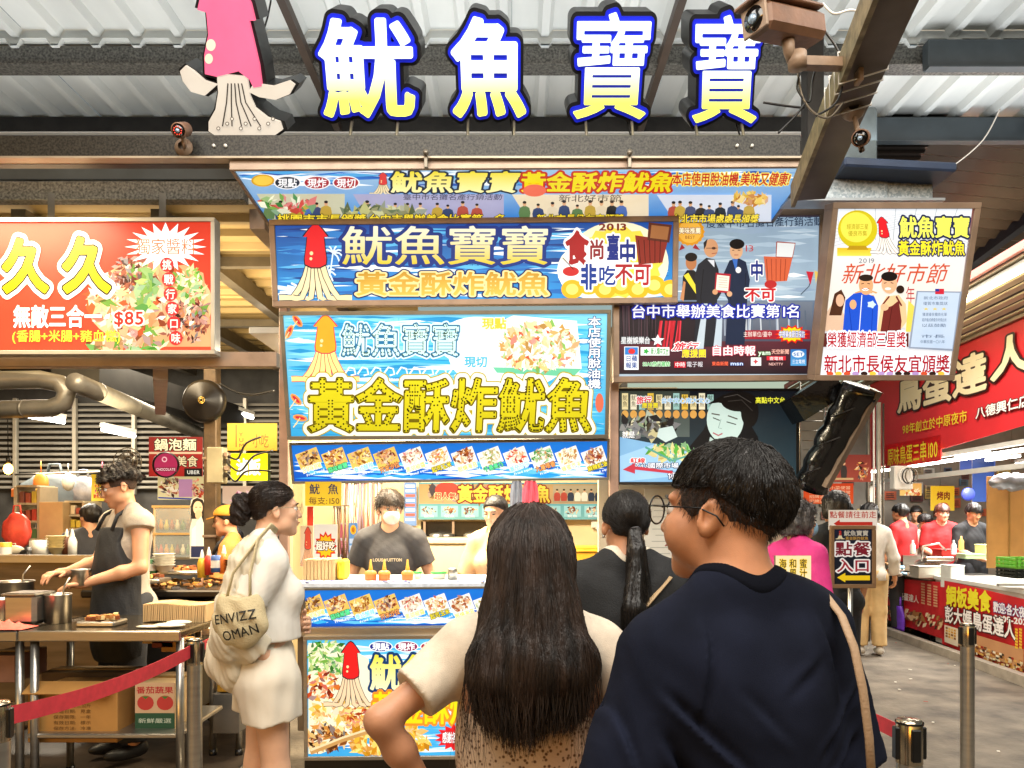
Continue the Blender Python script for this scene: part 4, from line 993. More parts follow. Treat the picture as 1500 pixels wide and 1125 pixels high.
# blue banner with the red squid
p = Panel.from_px((402, 331), (985, 325), (409, 441), (985, 436), 4.44, 4.49)
T = thing('squid_name_banner', 'blue sea banner with yellow shop name and red squid', 'banner', p.o)
frame_box(p, .032, .06, TANM, T); p.full('1b4c9c', '2f8fd4')
sea(p, 404, 334, 980, 436, ['2f7fca', '59b4e8', '163c80', '2468b4'], 170, 60, .5)
for k in range(26): a = R.uniform(0, 6.28); p.line([(445, 425), (445+R.uniform(20, 60)*math.cos(a), 425+12*math.sin(a))], 3, 'dff0ff')
for bx, by in ((488, 370), (478, 398)):
    for a in (-2.6, -2.0, -1.2, -.5, 0.1, .8): p.line([(bx, by), (bx+9*math.cos(a), by+8*math.sin(a)), (bx+14*math.cos(a), by+14*math.sin(a)+4)], 2.4, 'd8f0ff')
    p.line([(bx, by), (bx-4, by+30), (bx-12, by+50)], 2, 'd8f0ff')
squid_art(p, 425, 328, 500, 442, 'e0202c')
p.text('魷魚寶寶', 500, 332, 806, 388, 'f4f4e0', 'd8c020', off=.010, lay=[(.075, '0f2f7c')], res=110)
p.text('黃金酥炸魷魚', 521, 399, 804, 433, 'b98a28', 'e0b850', off=.020, lay=[(.11, '102a60'), (.06, 'f0d898')])
p.ell(905, 385, 74, 60, 'f4ecc8', 40); p.ell(905, 385, 66, 54, 'f0d84a', 36, jag=.10); p.ell(868, 396, 52, 42, 'fbf6e4')
for k in range(7): p.ell(838+k*24, 424-(k % 2)*6, 16, 14, 'e8b020'); p.ell(838+k*24, 424-(k % 2)*6, 9, 8, 'f8e070')
p.text('2013', 877, 326, 918, 339, '7c2a20', off=.03)
p.text('食', 828, 340, 862, 388, 'a01c20', off=.04, lay=[(.08, 'ffffff')]); p.text('尚', 862, 352, 886, 380, '8a2a30', off=.03, lay=[(.08, 'ffffff')]); p.text('臺', 888, 344, 908, 382, '1a2c80', off=.02, lay=[(.08, 'ffffff')]); p.text('中', 906, 352, 932, 390, '1a2c80', off=.03, lay=[(.08, 'ffffff')])
p.text('非', 850, 388, 874, 424, '14388c', off=.04, lay=[(.08, 'ffffff')]); p.text('吃', 876, 390, 902, 418, '14388c', off=.02, lay=[(.08, 'ffffff')]); p.text('不可', 900, 386, 954, 418, 'a82028', off=.025, lay=[(.08, 'ffffff')])
p.poly([(930, 345), (978, 352), (970, 385), (935, 388)], '8a2c20'); p.poly([(950, 326), (984, 330), (980, 356), (948, 352)], '5c2a1c'); p.poly([(954, 330), (980, 333), (977, 352), (952, 349)], 'a0683c')
for k in range(5): p.line([(935+k*8, 352), (938+k*7, 386)], 1.2, '4c140c')
p.poly([(822, 384), (850, 392), (846, 404), (832, 410), (822, 402)], 'ffffff'); p.ell(836, 398, 12, 7, 'c02828'); p.line([(824, 378), (840, 395)], 1.2, '302018')
p.build('printed_banner', PL, T)
# award board
p = Panel.from_px((907, 322), (1207, 312), (907, 548), (1187, 552), 4.52, 4.60)
T = thing('award_board', 'award board showing two men in dark suits with a certificate', 'sign', p.o)
frame_box(p, .035, .06, TANM, T); p.full('3a2f38', 'a9bccb')
p.rect(907, 318, 1207, 440, '8fa6ba', '9db4c6'); p.rect(907, 440, 1195, 480, '6c7c90', '50607a')
sea(p, 985, 330, 1200, 440, ['a9bfd0', '93a9c0', 'b9cbd8'], 60, 40, .1)
p.rect(907, 442, 1040, 548, '2a2026', '1c161c'); p.rect(1040, 442, 1190, 500, '76808e', '4c5060'); p.rect(907, 500, 1190, 548, '5a2a34', '241c22')
for k in range(22): x = 966+R.uniform(0, 34); p.line([(x, 470), (x-4+R.uniform(-3, 3), 512)], 2.2, R.choice(['b8202c', '8c1420', 'd83444']))
for k in range(30): x = R.uniform(910, 960); p.line([(x, 448), (x+R.uniform(-2, 2), 500)], 1.4, R.choice(['3c3038', '141014', '503840']))
for k in range(24): x = R.uniform(1040, 1186); p.line([(x, 455), (x+R.uniform(-2, 2), 492)], 2, R.choice(['98a4b4', '5c6878', 'c4ccd4']))
p.rect(1086, 484, 1186, 497, 'a02030')
def fig_(pts, c): p.poly(pts, c)
fig_([(998, 440), (1000, 405), (1006, 396), (1016, 396), (1024, 404), (1024, 440)], '1c1a1c'); fig_([(1001, 404), (1008, 400), (1022, 424), (1020, 432)], 'e8d83c'); fig_([(996, 438), (1001, 412), (1004, 414), (1001, 442)], 'c98a5c')
p.ell(1012, 385, 8, 11, 'b8784c'); p.ell(1012, 377, 9, 6.5, '1a1210')
fig_([(1016, 508), (1020, 440), (1017, 405), (1022, 388), (1034, 378), (1046, 380), (1052, 395), (1054, 420), (1056, 430), (1050, 440), (1046, 508)], '22242c')
p.poly([(1036, 381), (1046, 381), (1046, 392)], 'd8dce4'); p.ell(1041, 364, 10.5, 13.5, 'cf9a70'); p.ell(1045, 364, 3, 2, '5c3c2c'); p.line([(1042, 372), (1050, 371)], 1, '9c4c3c'); p.line([(1050, 395), (1052, 436)], 1, '0c0d12'); p.line([(1030, 395), (1026, 436), (1030, 470)], 1, '0c0d12'); p.poly([(1031, 366), (1030, 356), (1036, 350), (1034, 360)], '2a2422'); p.line([(1034, 364), (1050, 364)], .8, '403028')
fig_([(1062, 505), (1066, 440), (1058, 425), (1060, 400), (1068, 382), (1080, 378), (1092, 384), (1098, 410), (1094, 440), (1090, 505)], '1b2740'); fig_([(1072, 380), (1080, 380), (1078, 400)], '3a6cc0')
p.ell(1078, 368, 9.5, 12, 'd8a880'); p.ell(1079, 358, 11, 7.5, '14100f'); p.line([(1072, 367), (1075, 367)], 1, '2c1c14'); p.line([(1080, 367), (1084, 367)], 1, '2c1c14'); p.line([(1075, 374), (1081, 374)], 1, '9c4c3c'); p.line([(1066, 400), (1070, 440)], 1, '0c1020'); p.line([(1092, 400), (1090, 436)], 1, '0c1020'); p.ell(1081, 396, 4, 4.5, 'f0f0f0')
p.poly([(1048, 400), (1070, 402), (1068, 430), (1046, 428)], 'b02030'); p.poly([(1050, 403), (1068, 405), (1066, 427), (1048, 425)], 'f2ead8'); p.ell(1047, 428, 4, 4, 'd09a70'); p.ell(1068, 431, 4, 4, 'd8a880')
for k in range(5): p.line([(1052, 407+k*3.4), (1065, 408+k*3.4)], .5, '907060')
p.poly([(1018, 512), (1030, 445), (1036, 445), (1030, 512)], 'b4c4d0'); p.poly([(1044, 512), (1052, 447), (1058, 447), (1056, 512)], 'b8c8d4')
p.ell(1010, 340, 22, 21, 'd8921c', 36, jag=.08); p.ell(1010, 340, 17, 16.5, 'eab044'); p.text('美味推薦', 994, 334, 1026, 343, 'fff4d0', off=.02, lay=[(.06, '7a3c10')]); p.text('BEST', 1003, 345, 1018, 351, '7a3c10'); p.poly([(998, 358), (994, 368), (1003, 364)], '98202c'); p.poly([(1018, 358), (1025, 367), (1014, 364)], '98202c')
p.text('度臺中市名攤名產行銷活動', 1034, 319, 1205, 333, '27364c', off=.008, ang=.02)
p.text('13', 1088, 358, 1104, 370, 'c04040'); p.text('中', 1098, 383, 1118, 411, '1a2c80', off=.03, lay=[(.07, 'f0f0f0')]); p.text('不可', 1090, 422, 1136, 442, 'c02028', off=.03, lay=[(.07, 'f0f0f0')])
p.poly([(1118, 376), (1160, 378), (1152, 412), (1122, 414)], 'd0603c'); p.poly([(1137, 355), (1164, 357), (1160, 378), (1136, 377)], 'e0e4e4'); p.line([(1137, 355), (1164, 357), (1160, 378), (1136, 377), (1137, 355)], 1.6, 'a04030')
for k in range(5): p.line([(1122+k*7, 380), (1124+k*6, 412)], 1, '903820')
p.line([(1172, 432), (1184, 420), (1190, 400)], 1.2, '303848'); p.poly([(1180, 398), (1191, 399), (1186, 418)], 'c82838'); p.poly([(1192, 397), (1202, 399), (1194, 416)], 'e0c060')
p.ell(1128, 417, 9, 6, 'b02828')
p.text('台中市舉辦美食比賽第1名', 924, 447, 1172, 466, 'f6f6ff', off=.014, lay=[(.095, '1528a0')], res=100)
burst(p, 1159, 490, 26, 14, 'e02818', 'f4d820', 14); p.text('中視美食節目採訪', 1140, 485, 1178, 495, 'f4f4ff', off=.01, lay=[(.07, '204098')])
p.text('主辦單位/臺中', 1088, 486, 1130, 494, 'f0e8e0')
p.text('星樹娛樂台', 909, 494, 952, 504, 'd4d8dc', off=.02, lay=[(.07, '606468')]); p.ell(963, 499, 9, 10, 'e8ecf0', 10, rot=-math.pi/2, jag=.55)
p.rect(914, 508, 935, 542, 'f0f4f8'); p.rect(915, 509, 934, 520, '2c7cc8'); p.ell(925, 515, 5, 4, 'd83030'); p.text('日蘋', 916, 521, 933, 530, '1c4890', off=.02); p.text('報果', 916, 531, 933, 540, '1c4890', off=.02)
p.rect(938, 509, 980, 521, 'f4f8f4'); p.ell(946, 515, 5, 5, '30a040', 10, jag=.5); p.text('新人類中文台', 953, 510, 979, 520, '209038', off=.02); p.text('SSAE旅行雜誌', 941, 530, 981, 537, '40a850', off=.02, lay=[(.05, 'e8f8e8')])
p.text('旅行', 986, 502, 1022, 514, 'd03040', off=.03, lay=[(.08, 'ffffff')], shear=.5); p.text('應援團', 998, 512, 1034, 524, 'e8d030', off=.03, lay=[(.07, '402060')]); p.rect(987, 530, 1004, 539, 'c02838'); p.text('中時', 988, 531, 1003, 538, 'ffffff'); p.text('電子報', 1005, 530, 1029, 538, 'e0e0e8')
p.text('自由時報', 1041, 507, 1106, 521, 'f4f0f0', off=.02, lay=[(.06, 'c04058')]); p.text('yam', 1110, 512, 1128, 521, 'f0f4f0', off=.01, lay=[(.05, '40a040')]); p.text('天空新聞', 1129, 512, 1155, 519, 'e8b0a0', off=.02); p.text('東森新聞', 1042, 530, 1066, 536, 'e86040', off=.02); p.text('msn', 1069, 529, 1088, 536, 'd0e4ff', off=.02, lay=[(.05, '2048a0')])
p.rect(1099, 524, 1114, 536, 'f0f4f4'); p.ell(1106, 530, 4, 4, 'c04048', 8, jag=.5); p.rect(1122, 522, 1150, 528, 'd02838'); p.text('壹電視', 1126, 523, 1146, 528, 'ffffff'); p.text('NEXTTV', 1125, 531, 1146, 536, 'e0b0a8', off=.02)
p.rect(1157, 512, 1180, 536, '2870b8', '5aa8e0'); p.ell(1168, 519, 9, 5, 'e8f4ff'); p.text('SET', 1161, 516, 1176, 522, '1c5ca8', off=.02); p.text('三立電視', 1159, 527, 1178, 533, 'ffffff')
p.build('printed_board', PL, T)
# main light box
p = Panel.from_px((413, 461), (887, 461), (429, 640), (888, 635), 4.40)
T = thing('main_light_box', 'bright blue light box with a tray of squid and big yellow lettering', 'sign', p.o)
frame_box(p, .022, .10, mat('lightbox_steel', '7a7568', .4, .5, var=.15), T); p.full('7fd0ec', '35a4d8')
sea(p, 414, 463, 886, 637, ['3fb0e0', '5fc4ea', '2c94cc', '8ad8f0'], 420, 60, .25)
p.ell(745, 520, 88, 52, 'f6fdff', 40); p.ell(700, 500, 60, 36, 'ffffff', 30); p.poly([(640, 600), (720, 530), (800, 560), (760, 600), (690, 612)], 'dff6fc')
p.poly([(722, 540), (735, 470), (752, 462), (845, 470), (852, 540), (842, 552)], 'f2fbf6'); p.poly([(722, 538), (852, 540), (840, 552), (728, 546)], '6cc49c')
p.food(790, 508, 56, 34, ['f8f0d8', 'ffffff', 'f0dca8', 'e8c880', 'c89a50', 'fff8e8', 'ffffff', 'f4e4b8', '8cc060', 'd86040', 'd8a860'], 620, size=.12)
p.text('現點', 706, 466, 742, 482, 'e8c840', off=.03, lay=[(.07, 'fffbe0')]); p.text('現切', 680, 522, 714, 538, '48b8d8', off=.03, lay=[(.08, 'fff0e0')])
squid_art(p, 442, 462, 512, 560, 'f0a830', 'f4e890', 'd83a4c'); 
for k in range(9):
    x = 505+k*19; p.line([(x, 548), (x+7, 538), (x+14, 540), (x+16, 548), (x+9, 550)], 2.5, 'eafaff')
p.text('魷魚寶寶', 500, 475, 674, 522, 'c8ecec', off=.012, lay=[(.085, 'd8f4fc'), (.04, '1f6c98')])
p.text('黃金酥炸魷魚', 450, 556, 866, 632, 'd8cc20', 'c4b818', off=.020, lay=[(.12, 'b09a18'), (.10, 'fdf6dc'), (.03, '6a5c08')], res=110)
DOT = []
for ch_i, ch in enumerate('黃金酥炸魷魚'):       # the little bulbs that trace the strokes
    vv, ff = tmesh(ch, 0.0, 3)
    for k in range(0, len(vv), 1):
        DOT.append((450+416*(ch_i+vv[k][0])/6, 632-76*(vv[k][1]+.09)/.93))
zd = p.nxt()
for x, y in DOT: p.ell(x, y, 1.5, 1.5, '2c2806', 5, z=zd)
for ch_i, ch in enumerate('魷魚寶寶'):
    vv, ff = tmesh(ch, 0.0, 2)
    for k in range(0, len(vv), 1): p.ell(500+174*(ch_i+vv[k][0])/4, 522-47*(vv[k][1]+.09)/.93, 1.0, 1.0, '3a4c30', 5, z=zd)
p.text('本店使用脫油機', 861, 463, 880, 569, 'f4fbff', off=.02, lay=[(.06, '143c78')], vert=True)
for cx, cy, a in ((436, 470, .9), (434, 585, .8), (440, 612, .2), (424, 486, 2)): p.ell(cx, cy, 11, 5, 'e89a50', 9, a); p.ell(cx, cy, 8, 2.4, 'c8303c', 8, a); p.line([(cx-6, cy+10), (cx, cy), (cx-10, cy+14)], 1.6, 'f0d8a0')
p.ell(878, 590, 6, 14, 'd86a50')
p.build('printed_panel', PLB if False else PL, T)
# menu strips
NAMES = ['古早味胡椒', '蒜味椒鹽', '泰式酸辣', '芥末沙拉', '黑胡椒醬', '起司玉米', '照燒海苔', '千島美乃', '番茄莎莎', '九層塔香', '蜂蜜芥末', '麻辣紅油']
def menu_strip(tl, tr, bl, br, Y, n, x0, dx, cy, label, first, cat='menu sign'):
    p = Panel.from_px(tl, tr, bl, br, Y); T = thing('menu_light_box', label, cat, p.o, group='blue menu light boxes of the squid stall')
    frame_box(p, .014, .07, mat('lightbox_steel', 'x'), T); p.full('1f78d8', '1450b8')
    sea(p, tl[0]+3, tl[1]+24, tr[0]-3, bl[1]-3, ['2f9ae8', '66c4f4', '1c6cd0', '3cb0ee'], 150, 40, .8)
    for k in range(n):
        i = (k+first) % 12; x = x0+dx*k; y = cy-1.0*k*.25; a = -.33
        def rt(u_, v_): return (x+u_*math.cos(a)-v_*math.sin(a), y+u_*math.sin(a)+v_*math.cos(a))
        p.poly([rt(-17, -11), rt(16, -12), rt(17, 12), rt(-16, 13)], 'f4f0e4' if i in (4, 5, 6, 7, 8, 9, 10, 11) else 'e8c060')
        pal = [['7c4a1c', '4c2810', 'c08a3c', 'e8c070', 'a86a28'], ['d08a3c', 'a04818', 'f0c070', 'f4e0b0', '6c2c10'], ['d8982c', 'f0c860', '90581c', 'f8e8a8', 'b07028'], ['8c3c1c', 'b86030', 'e0a060', '5c2410', 'd8c090']][i % 4] if i < 4 else [['f4e8d0', 'c84838', 'e8c8a0', 'a06838', 'f8f0e0'], ['f0dca0', 'e8b860', 'fbf4dc', 'c88c40', 'd86848'], ['c07830', '7c3c18', 'e8b070', 'f0dcb8', 'a85020'], ['f8f0e0', 'e0d0a8', 'b89c60', 'fffaf0', '98b060'], ['e04830', 'f4e4c8', 'c02c1c', 'e8b080', 'f8f0e0'], ['3c9c48', 'f0e8d0', '88c070', 'c89058', '2c7c30'], ['f0e4b8', 'd8a850', 'fbf6e0', 'b88038', 'f4d080'], ['7c2c18', 'a84828', 'd8a878', '4c1c0c', 'c88850']][i-4]
        p.food(*rt(0, -1), 14.5, 10.5, pal, 84, a, size=.20)
        p.text(NAMES[i], rt(0, 15)[0]-15, rt(0, 15)[1]-4, rt(0, 15)[0]+15, rt(0, 15)[1]+4, ['f8e860', '60f0a0', '80e8f8', 'ffa860', 'f8f080', 'f0e040'][i % 6], off=.02, lay=[(.07, '402c14' if i % 2 else 'ffffff')], ang=.33)
        p.text('Fried squid', rt(3, 23)[0]-14, rt(3, 23)[1]-2, rt(3, 23)[0]+14, rt(3, 23)[1]+2.2, 'f4faff', off=.02, ang=.33)
    p.build('printed_menu', PL, T)
menu_strip((427, 652), (889, 646), (432, 705), (889, 699), 4.60, 12, 452, 38, 671, 'upper blue menu strip with twelve small food trays', 0)
menu_strip((446, 865), (888, 859), (450, 917), (888, 914), 4.50, 12, 457, 36.5, 886, 'lower blue menu strip along the counter front', 0)
# lower light box
p = Panel.from_px((450, 939), (884, 932), (452, 1106), (884, 1106), 4.475, 4.475)
T = thing('counter_light_box', 'large lit panel of squid dishes under the counter', 'sign', p.o)
frame_box(p, .022, .08, STEEL, T); p.full('5cc0ec', '3ea8e4')
sea(p, 452, 942, 880, 1102, ['4cb4ec', '86d4f6', '2c90d8', 'b8e8fa'], 200, 60, .7)
p.poly([(452, 942), (500, 942), (540, 965), (545, 1030), (552, 1070), (470, 1104), (452, 1104)], 'f8eecc')
p.food(480, 965, 34, 26, ['4c9c38', '7cbc48', '2c6c24', 'c0d880', 'e8e8c0'], 170, size=.14); p.food(470, 1005, 26, 22, ['c8481c', 'f0a840', '7c2410', 'f8e0b0', 'e87830'], 90, size=.2); p.food(500, 1050, 46, 26, ['f4d878', 'f8ecb0', 'e8b838', 'fff8d8', 'd89838'], 200, size=.15); p.food(478, 1080, 30, 20, ['2c1c10', '8c4c1c', 'd89040', 'f0c878', '5c3010'], 110, size=.2); p.food(530, 1050, 22, 24, ['d86028', 'f4b050', 'f8d888', 'a83c14'], 80, size=.2); p.food(570, 1085, 60, 26, ['f0c038', 'e8a828', 'f8dc70', 'd08c18'], 260, size=.12)
p.line([(455, 1102), (500, 1084), (555, 1066)], 7, 'c89858'); p.line([(455, 1099), (500, 1081), (555, 1063)], 3, 'f0d8a8')
for k, (s_, c) in enumerate((('現點', '1c2c88'), ('現炸', '8c1c50'), ('現切', 'a01c30'))):
    cx = 558+37.5*k; p.ell(cx, 947, 17.5, 8, 'f4f4f8'); p.ell(cx, 947, 16, 6.8, c); p.text(s_, cx-12.5, 942, cx+12.5, 952.5, 'ffffff', off=.03)
squid_art(p, 486, 940, 542, 1036, 'e42020', 'f0d0a8')
p.text('魷魚寶寶', 542, 960, 730, 1010, YEL, 'f8f8c0', off=.028, lay=[(.075, '103868')], res=100)
p.text('黃金酥炸魷魚', 545, 1014, 772, 1060, YEL, off=.022, lay=[(.075, 'f08c28')])
burst(p, 668, 1080, 32, 20, 'e42028', 'd81c24', 15); p.text('感謝各大媒體', 648, 1072, 690, 1088, 'f8f8f8', off=.02, lay=[(.06, 'a01018')])
p.food(800, 1010, 60, 60, ['f4d878', 'f8ecb0', 'e8b838', 'd89838', 'c86828'], 120)
p.build('printed_panel', PL, T)
# television
p = Panel.from_px((908, 573), (1166, 573), (906, 706), (1166, 706), 4.95, 4.95)
T = thing('television', 'television under the award board showing a woman eating', 'television', p.o)
frame_box(p, .016, .06, BLACK, T, 'bezel'); p.full('14161c', '2c4048')
p.rect(908, 573, 1010, 640, '3a4038', '54605c'); p.poly([(908, 640), (1010, 660), (1060, 706), (908, 706)], '7fb0d8'); p.poly([(908, 668), (960, 650), (1080, 680), (1060, 690), (908, 706)], '9cc8ec')
for k in range(11):
    x = 911+k*12.5; p.rect(x, 576+(k % 3)*2, x+9, 600, ['e8d8a0', 'f0e8c8', '9cc8c0', 'e8c048'][k % 4]); p.ell(x+4.5, 607, 5, 6, 'd8a050'); p.text('魷魚', x+1, 578, x+8, 596, '302820', vert=True)
p.food(950, 625, 42, 16, ['101214', '3c3828', '8ca080', 'c8c090', '1c1c20'], 60, size=.2)
p.poly([(1020, 706), (1005, 660), (1030, 630), (1045, 600), (1080, 590), (1110, 640), (1120, 706)], '0f0f12')
p.ell(1062, 615, 27, 34, 'c4dcd4', 30); p.poly([(1036, 592), (1060, 578), (1098, 585), (1104, 625), (1090, 610), (1076, 594), (1052, 590)], '121010'); p.ell(1082, 588, 26, 15, '121010'); p.ell(1098, 604, 13, 22, '121010'); p.line([(1060, 582), (1080, 578), (1100, 590)], 1, '4c4844'); p.line([(1066, 588), (1086, 586), (1102, 602)], 1, '3c3834'); p.line([(1042, 606), (1054, 608)], 1.8, '504840'); p.line([(1066, 609), (1080, 614)], 1.8, '504840'); p.line([(1056, 614), (1052, 627), (1057, 628)], 1, '8ca49c'); p.poly([(1040, 640), (1056, 652), (1080, 640), (1086, 660), (1060, 668), (1036, 655)], 'b4ccc4'); p.line([(1044, 612), (1054, 616)], 1.4, '303028'); p.line([(1064, 618), (1078, 622)], 1.4, '303028'); p.line([(1044, 634), (1052, 638), (1058, 635)], 2, 'b06068')
p.poly([(965, 628), (985, 624), (992, 640), (975, 648), (962, 640)], 'c8dcd8'); p.food(985, 662, 34, 12, ['5cb040', 'e8dc98', '3c8c30', 'd8c070'], 70, size=.18); p.line([(945, 655), (985, 675), (1030, 660)], 3, '58a090')
p.text('旅行', 932, 581, 954, 592, 'e03848', off=.03, lay=[(.07, 'ffffff')]); p.text('應援團', 940, 590, 964, 598, 'e8d830', off=.03, lay=[(.07, '3c2870')]); p.text('台中文心南大文心', 968, 583, 1040, 591, '70b8e8', off=.01, lay=[(.06, 'f0f8ff')])
p.text('高點中文台', 1106, 582, 1150, 591, 'f0f040', off=.02); p.text('紅線', 923, 671, 945, 678, 'e03838', off=.03, lay=[(.08, 'f8f8f8')]); p.text('文心國際市場', 926, 678, 994, 686, 'f4f8ff', off=.01, lay=[(.08, '203858')]); p.text('你', 978, 690, 990, 702, 'f4f8ff', off=.01, lay=[(.08, '203858')]); p.text('就是', 911, 632, 930, 642, 'ffffff', off=.01)
p.poly([(912, 688), (930, 678), (930, 683), (985, 690), (985, 694), (930, 688), (930, 694)], 'c03848')
p.build('screen', PL, T)
# tall poster on the right
p = Panel.from_px((1224, 306), (1424, 306), (1203, 549), (1392, 549), 3.98)
T = thing('tall_award_poster', 'tall lit poster with trophy and two cheering men, right of the stall', 'sign', p.o)
frame_box(p, .03, .10, TANM, T); p.full('6a3028', 'e8eef4')
p.rect(1206, 306, 1424, 480, 'dfe6ee', 'e8dccc')
for k in range(7): p.line([(1222+k*30, 306), (1230+k*26, 352)], 1, 'a8b0b8'); p.line([(1222, 330+k*5), (1330, 312+k*3), (1420, 326+k*6)], .7, 'b8c0c8')
p.ell(1256, 336, 29, 28, 'c8b818', 30); p.ell(1254, 333, 23, 22, 'e8dc50', 28); p.rect(1226, 363, 1276, 375, 'd8b020', 'f0d850'); p.poly([(1244, 360), (1268, 360), (1272, 366), (1240, 366)], 'b08c18'); p.text('經濟部三星', 1240, 328, 1272, 336, '988808'); p.text('優良市集', 1242, 338, 1270, 346, '988808')
squid_art(p, 1278, 318, 1312, 372, 'd82028', 'f4ece4', lean=-.25)
p.text('魷魚寶寶', 1317, 318, 1420, 348, 'f0f060', off=.025, lay=[(.09, '20284c')]); p.text('黃金酥炸魷魚', 1315, 353, 1413, 374, 'f0e030', off=.022, lay=[(.09, '20284c')])
p.text('2019', 1257, 377, 1281, 386, '707880'); p.text('新北好市節', 1234, 386, 1388, 416, 'c85030', off=.002, shear=.2); p.text('年', 1326, 420, 1340, 444, 'b83838'); p.text('合', 1250, 420, 1286, 442, 'd8a060')
p.poly([(1208, 485), (1210, 458), (1218, 446), (1232, 452), (1240, 470), (1240, 485)], 'd8b89c'); p.poly([(1214, 462), (1222, 430), (1232, 424), (1238, 436), (1232, 462)], '4c2c1c'); p.ell(1230, 440, 6, 9, 'e0b090')
p.poly([(1234, 486), (1238, 440), (1250, 430), (1262, 428), (1280, 434), (1286, 448), (1284, 486)], '2050c8'); p.ell(1268, 418, 10.5, 14, 'e0a878'); p.ell(1268, 407, 10.5, 5, '2c2018'); p.line([(1261, 416), (1265, 415)], 1, '3c2418'); p.line([(1270, 415), (1274, 416)], 1, '3c2418'); p.ell(1267, 424, 5, 2.2, 'f8f4f0'); p.line([(1262, 422), (1267, 425), (1273, 422)], .8, 'a84c3c'); p.line([(1243, 446), (1247, 484)], 1, '1438a0'); p.line([(1278, 448), (1276, 484)], 1, '1438a0'); p.line([(1262, 432), (1258, 486)], 1.2, 'f0f4ff'); p.ell(1249, 446, 5, 7, 'e0a878'); p.ell(1276, 446, 7, 6, 'c8e0f8', 10, jag=.3)
p.poly([(1284, 486), (1290, 448), (1298, 434), (1316, 432), (1326, 445), (1328, 470), (1316, 486)], 'e8c090'); p.poly([(1288, 492), (1294, 452), (1306, 448), (1316, 440), (1320, 470), (1318, 492)], '6c2824'); p.ell(1302, 416, 11.5, 14, 'e4b088'); p.ell(1302, 405, 12, 7, '1c1412'); p.line([(1294, 415), (1298, 414)], 1, '3c2418'); p.line([(1304, 414), (1308, 415)], 1, '3c2418'); p.ell(1300, 423, 4.5, 2, 'f8f0e8'); p.line([(1306, 450), (1300, 486)], 1, '4c1814'); p.line([(1290, 449), (1302, 434)], 2.4, '6c2824'); p.line([(1320, 448), (1312, 434)], 2.4, '6c2824'); p.ell(1295, 450, 6, 5, 'e4b088')
p.poly([(1326, 486), (1330, 440), (1340, 450), (1338, 486)], 'e0d058'); p.ell(1318, 424, 6, 6, '2c1c14')
p.poly([(1342, 426), (1408, 427), (1396, 514), (1330, 510)], '8c98ac'); p.poly([(1344, 428), (1405, 429), (1394, 511), (1333, 508)], 'bccfe6')
p.rect(1369, 423, 1382, 431, 'c82838'); p.rect(1369, 423, 1375, 427, '203890')
for k, s_ in enumerate(('新北市政府', '優質市集獎狀', '★ ★ ★', '獲選優良攤商名單', '經評鑑成績優良特頒此狀', '以茲鼓勵', '', '市長', '中華民國一〇八年')):
    if s_: p.text(s_, 1352-k*.6, 434+k*8, 1388-k*.6, 439+k*8, '50607c' if '★' not in s_ else 'd8c050')
p.rect(1204, 488, 1330, 508, '5c2420')
p.text('榮獲經濟部三星獎', 1211, 486, 1326, 509, 'b01828', off=.012, lay=[(.10, 'f4f8ff')]); p.text('新北市長侯友宜頒獎', 1206, 520, 1390, 546, 'a81424', off=.014, lay=[(.10, 'eef6ff')])
for k in range(14): p.ell(1215+k*12.5, 547, 5, 3, R.choice(['e8c040', 'd05030', 'b090c8', '301c18']))
p.build('printed_poster', PL, T)
# red food sign at the left
p = Panel.from_px((-60, 326), (299, 326), (-60, 514), (321, 513), 4.26, 4.26)
T = thing('red_food_light_box', 'red lit food sign with yellow characters hanging at the left', 'sign', p.o)
frame_box(p, .022, .07, mat('grey_alu_frame', 'a8a498', .4, .3, var=.1), T); p.full('c2321f', 'd0492f')
p.ell(220, 445, 92, 62, 'e8b888', 40); p.poly([(200, 395), (270, 388), (298, 400), (308, 470), (310, 508), (150, 508)], 'd8a070')
p.food(215, 440, 88, 52, ['8c3c20', 'f0d8b0', 'd89060', 'f8f0e0', '70a040', 'c8582c', 'f0c080', 'e0a878'], 330, size=.11); p.food(190, 400, 30, 24, ['3c1c14', '6c2c1c', 'a05840', '8c4430'], 90, size=.16); p.food(276, 470, 30, 32, ['54201a', '8c3c2c', 'a86048', 'c89078', '30140c'], 150, size=.13); p.food(280, 420, 20, 28, ['5c9c38', '90b850', 'e8e0a8', 'c8d890'], 70, size=.2); p.food(215, 425, 14, 30, ['4c8c38', 'a8c868', '78a048'], 40, size=.3); p.food(185, 505, 60, 10, ['804028', 'c09060', '5c9c38', 'e8d8b0'], 60, size=.14)
p.poly([(140, 330), (322, 330), (322, 400), (300, 385), (240, 375), (180, 385), (150, 400), (136, 420)], 'cc422c') if False else None
p.ell(243, 362, 60, 36, 'ffffff', 40, jag=.38)
p.text('久', 4, 352, 72, 428, 'e8d000', off=.035, lay=[(.105, 'f8f8f0'), (.03, '282008')], res=110); p.text('久', 92, 350, 163, 428, 'e8d000', off=.035, lay=[(.105, 'f8f8f0'), (.03, '282008')], res=110)
p.text('獨家醬料', 199, 350, 288, 373, 'd06a28', off=.0)
for k, ch in enumerate('挑戰行家口味'): cx = 245+k*2.6; cy = 388+k*21.5; p.ell(cx, cy, 10, 10.5, 'c83030'); p.text(ch, cx-7, cy-7, cx+7, cy+7.5, 'fbe8e0', off=.02)
p.text('無敵三合一', 20, 448, 150, 480, 'fbfbf4', off=.03); p.text('(香腸+米腸+豬血糕)', 18, 484, 178, 501, 'f0ec40', off=.014)
p.text('$85', 167, 453, 212, 478, 'c42c20', off=.02, lay=[(.08, 'fbf4e8')])
p.build('printed_panel', PL, T)
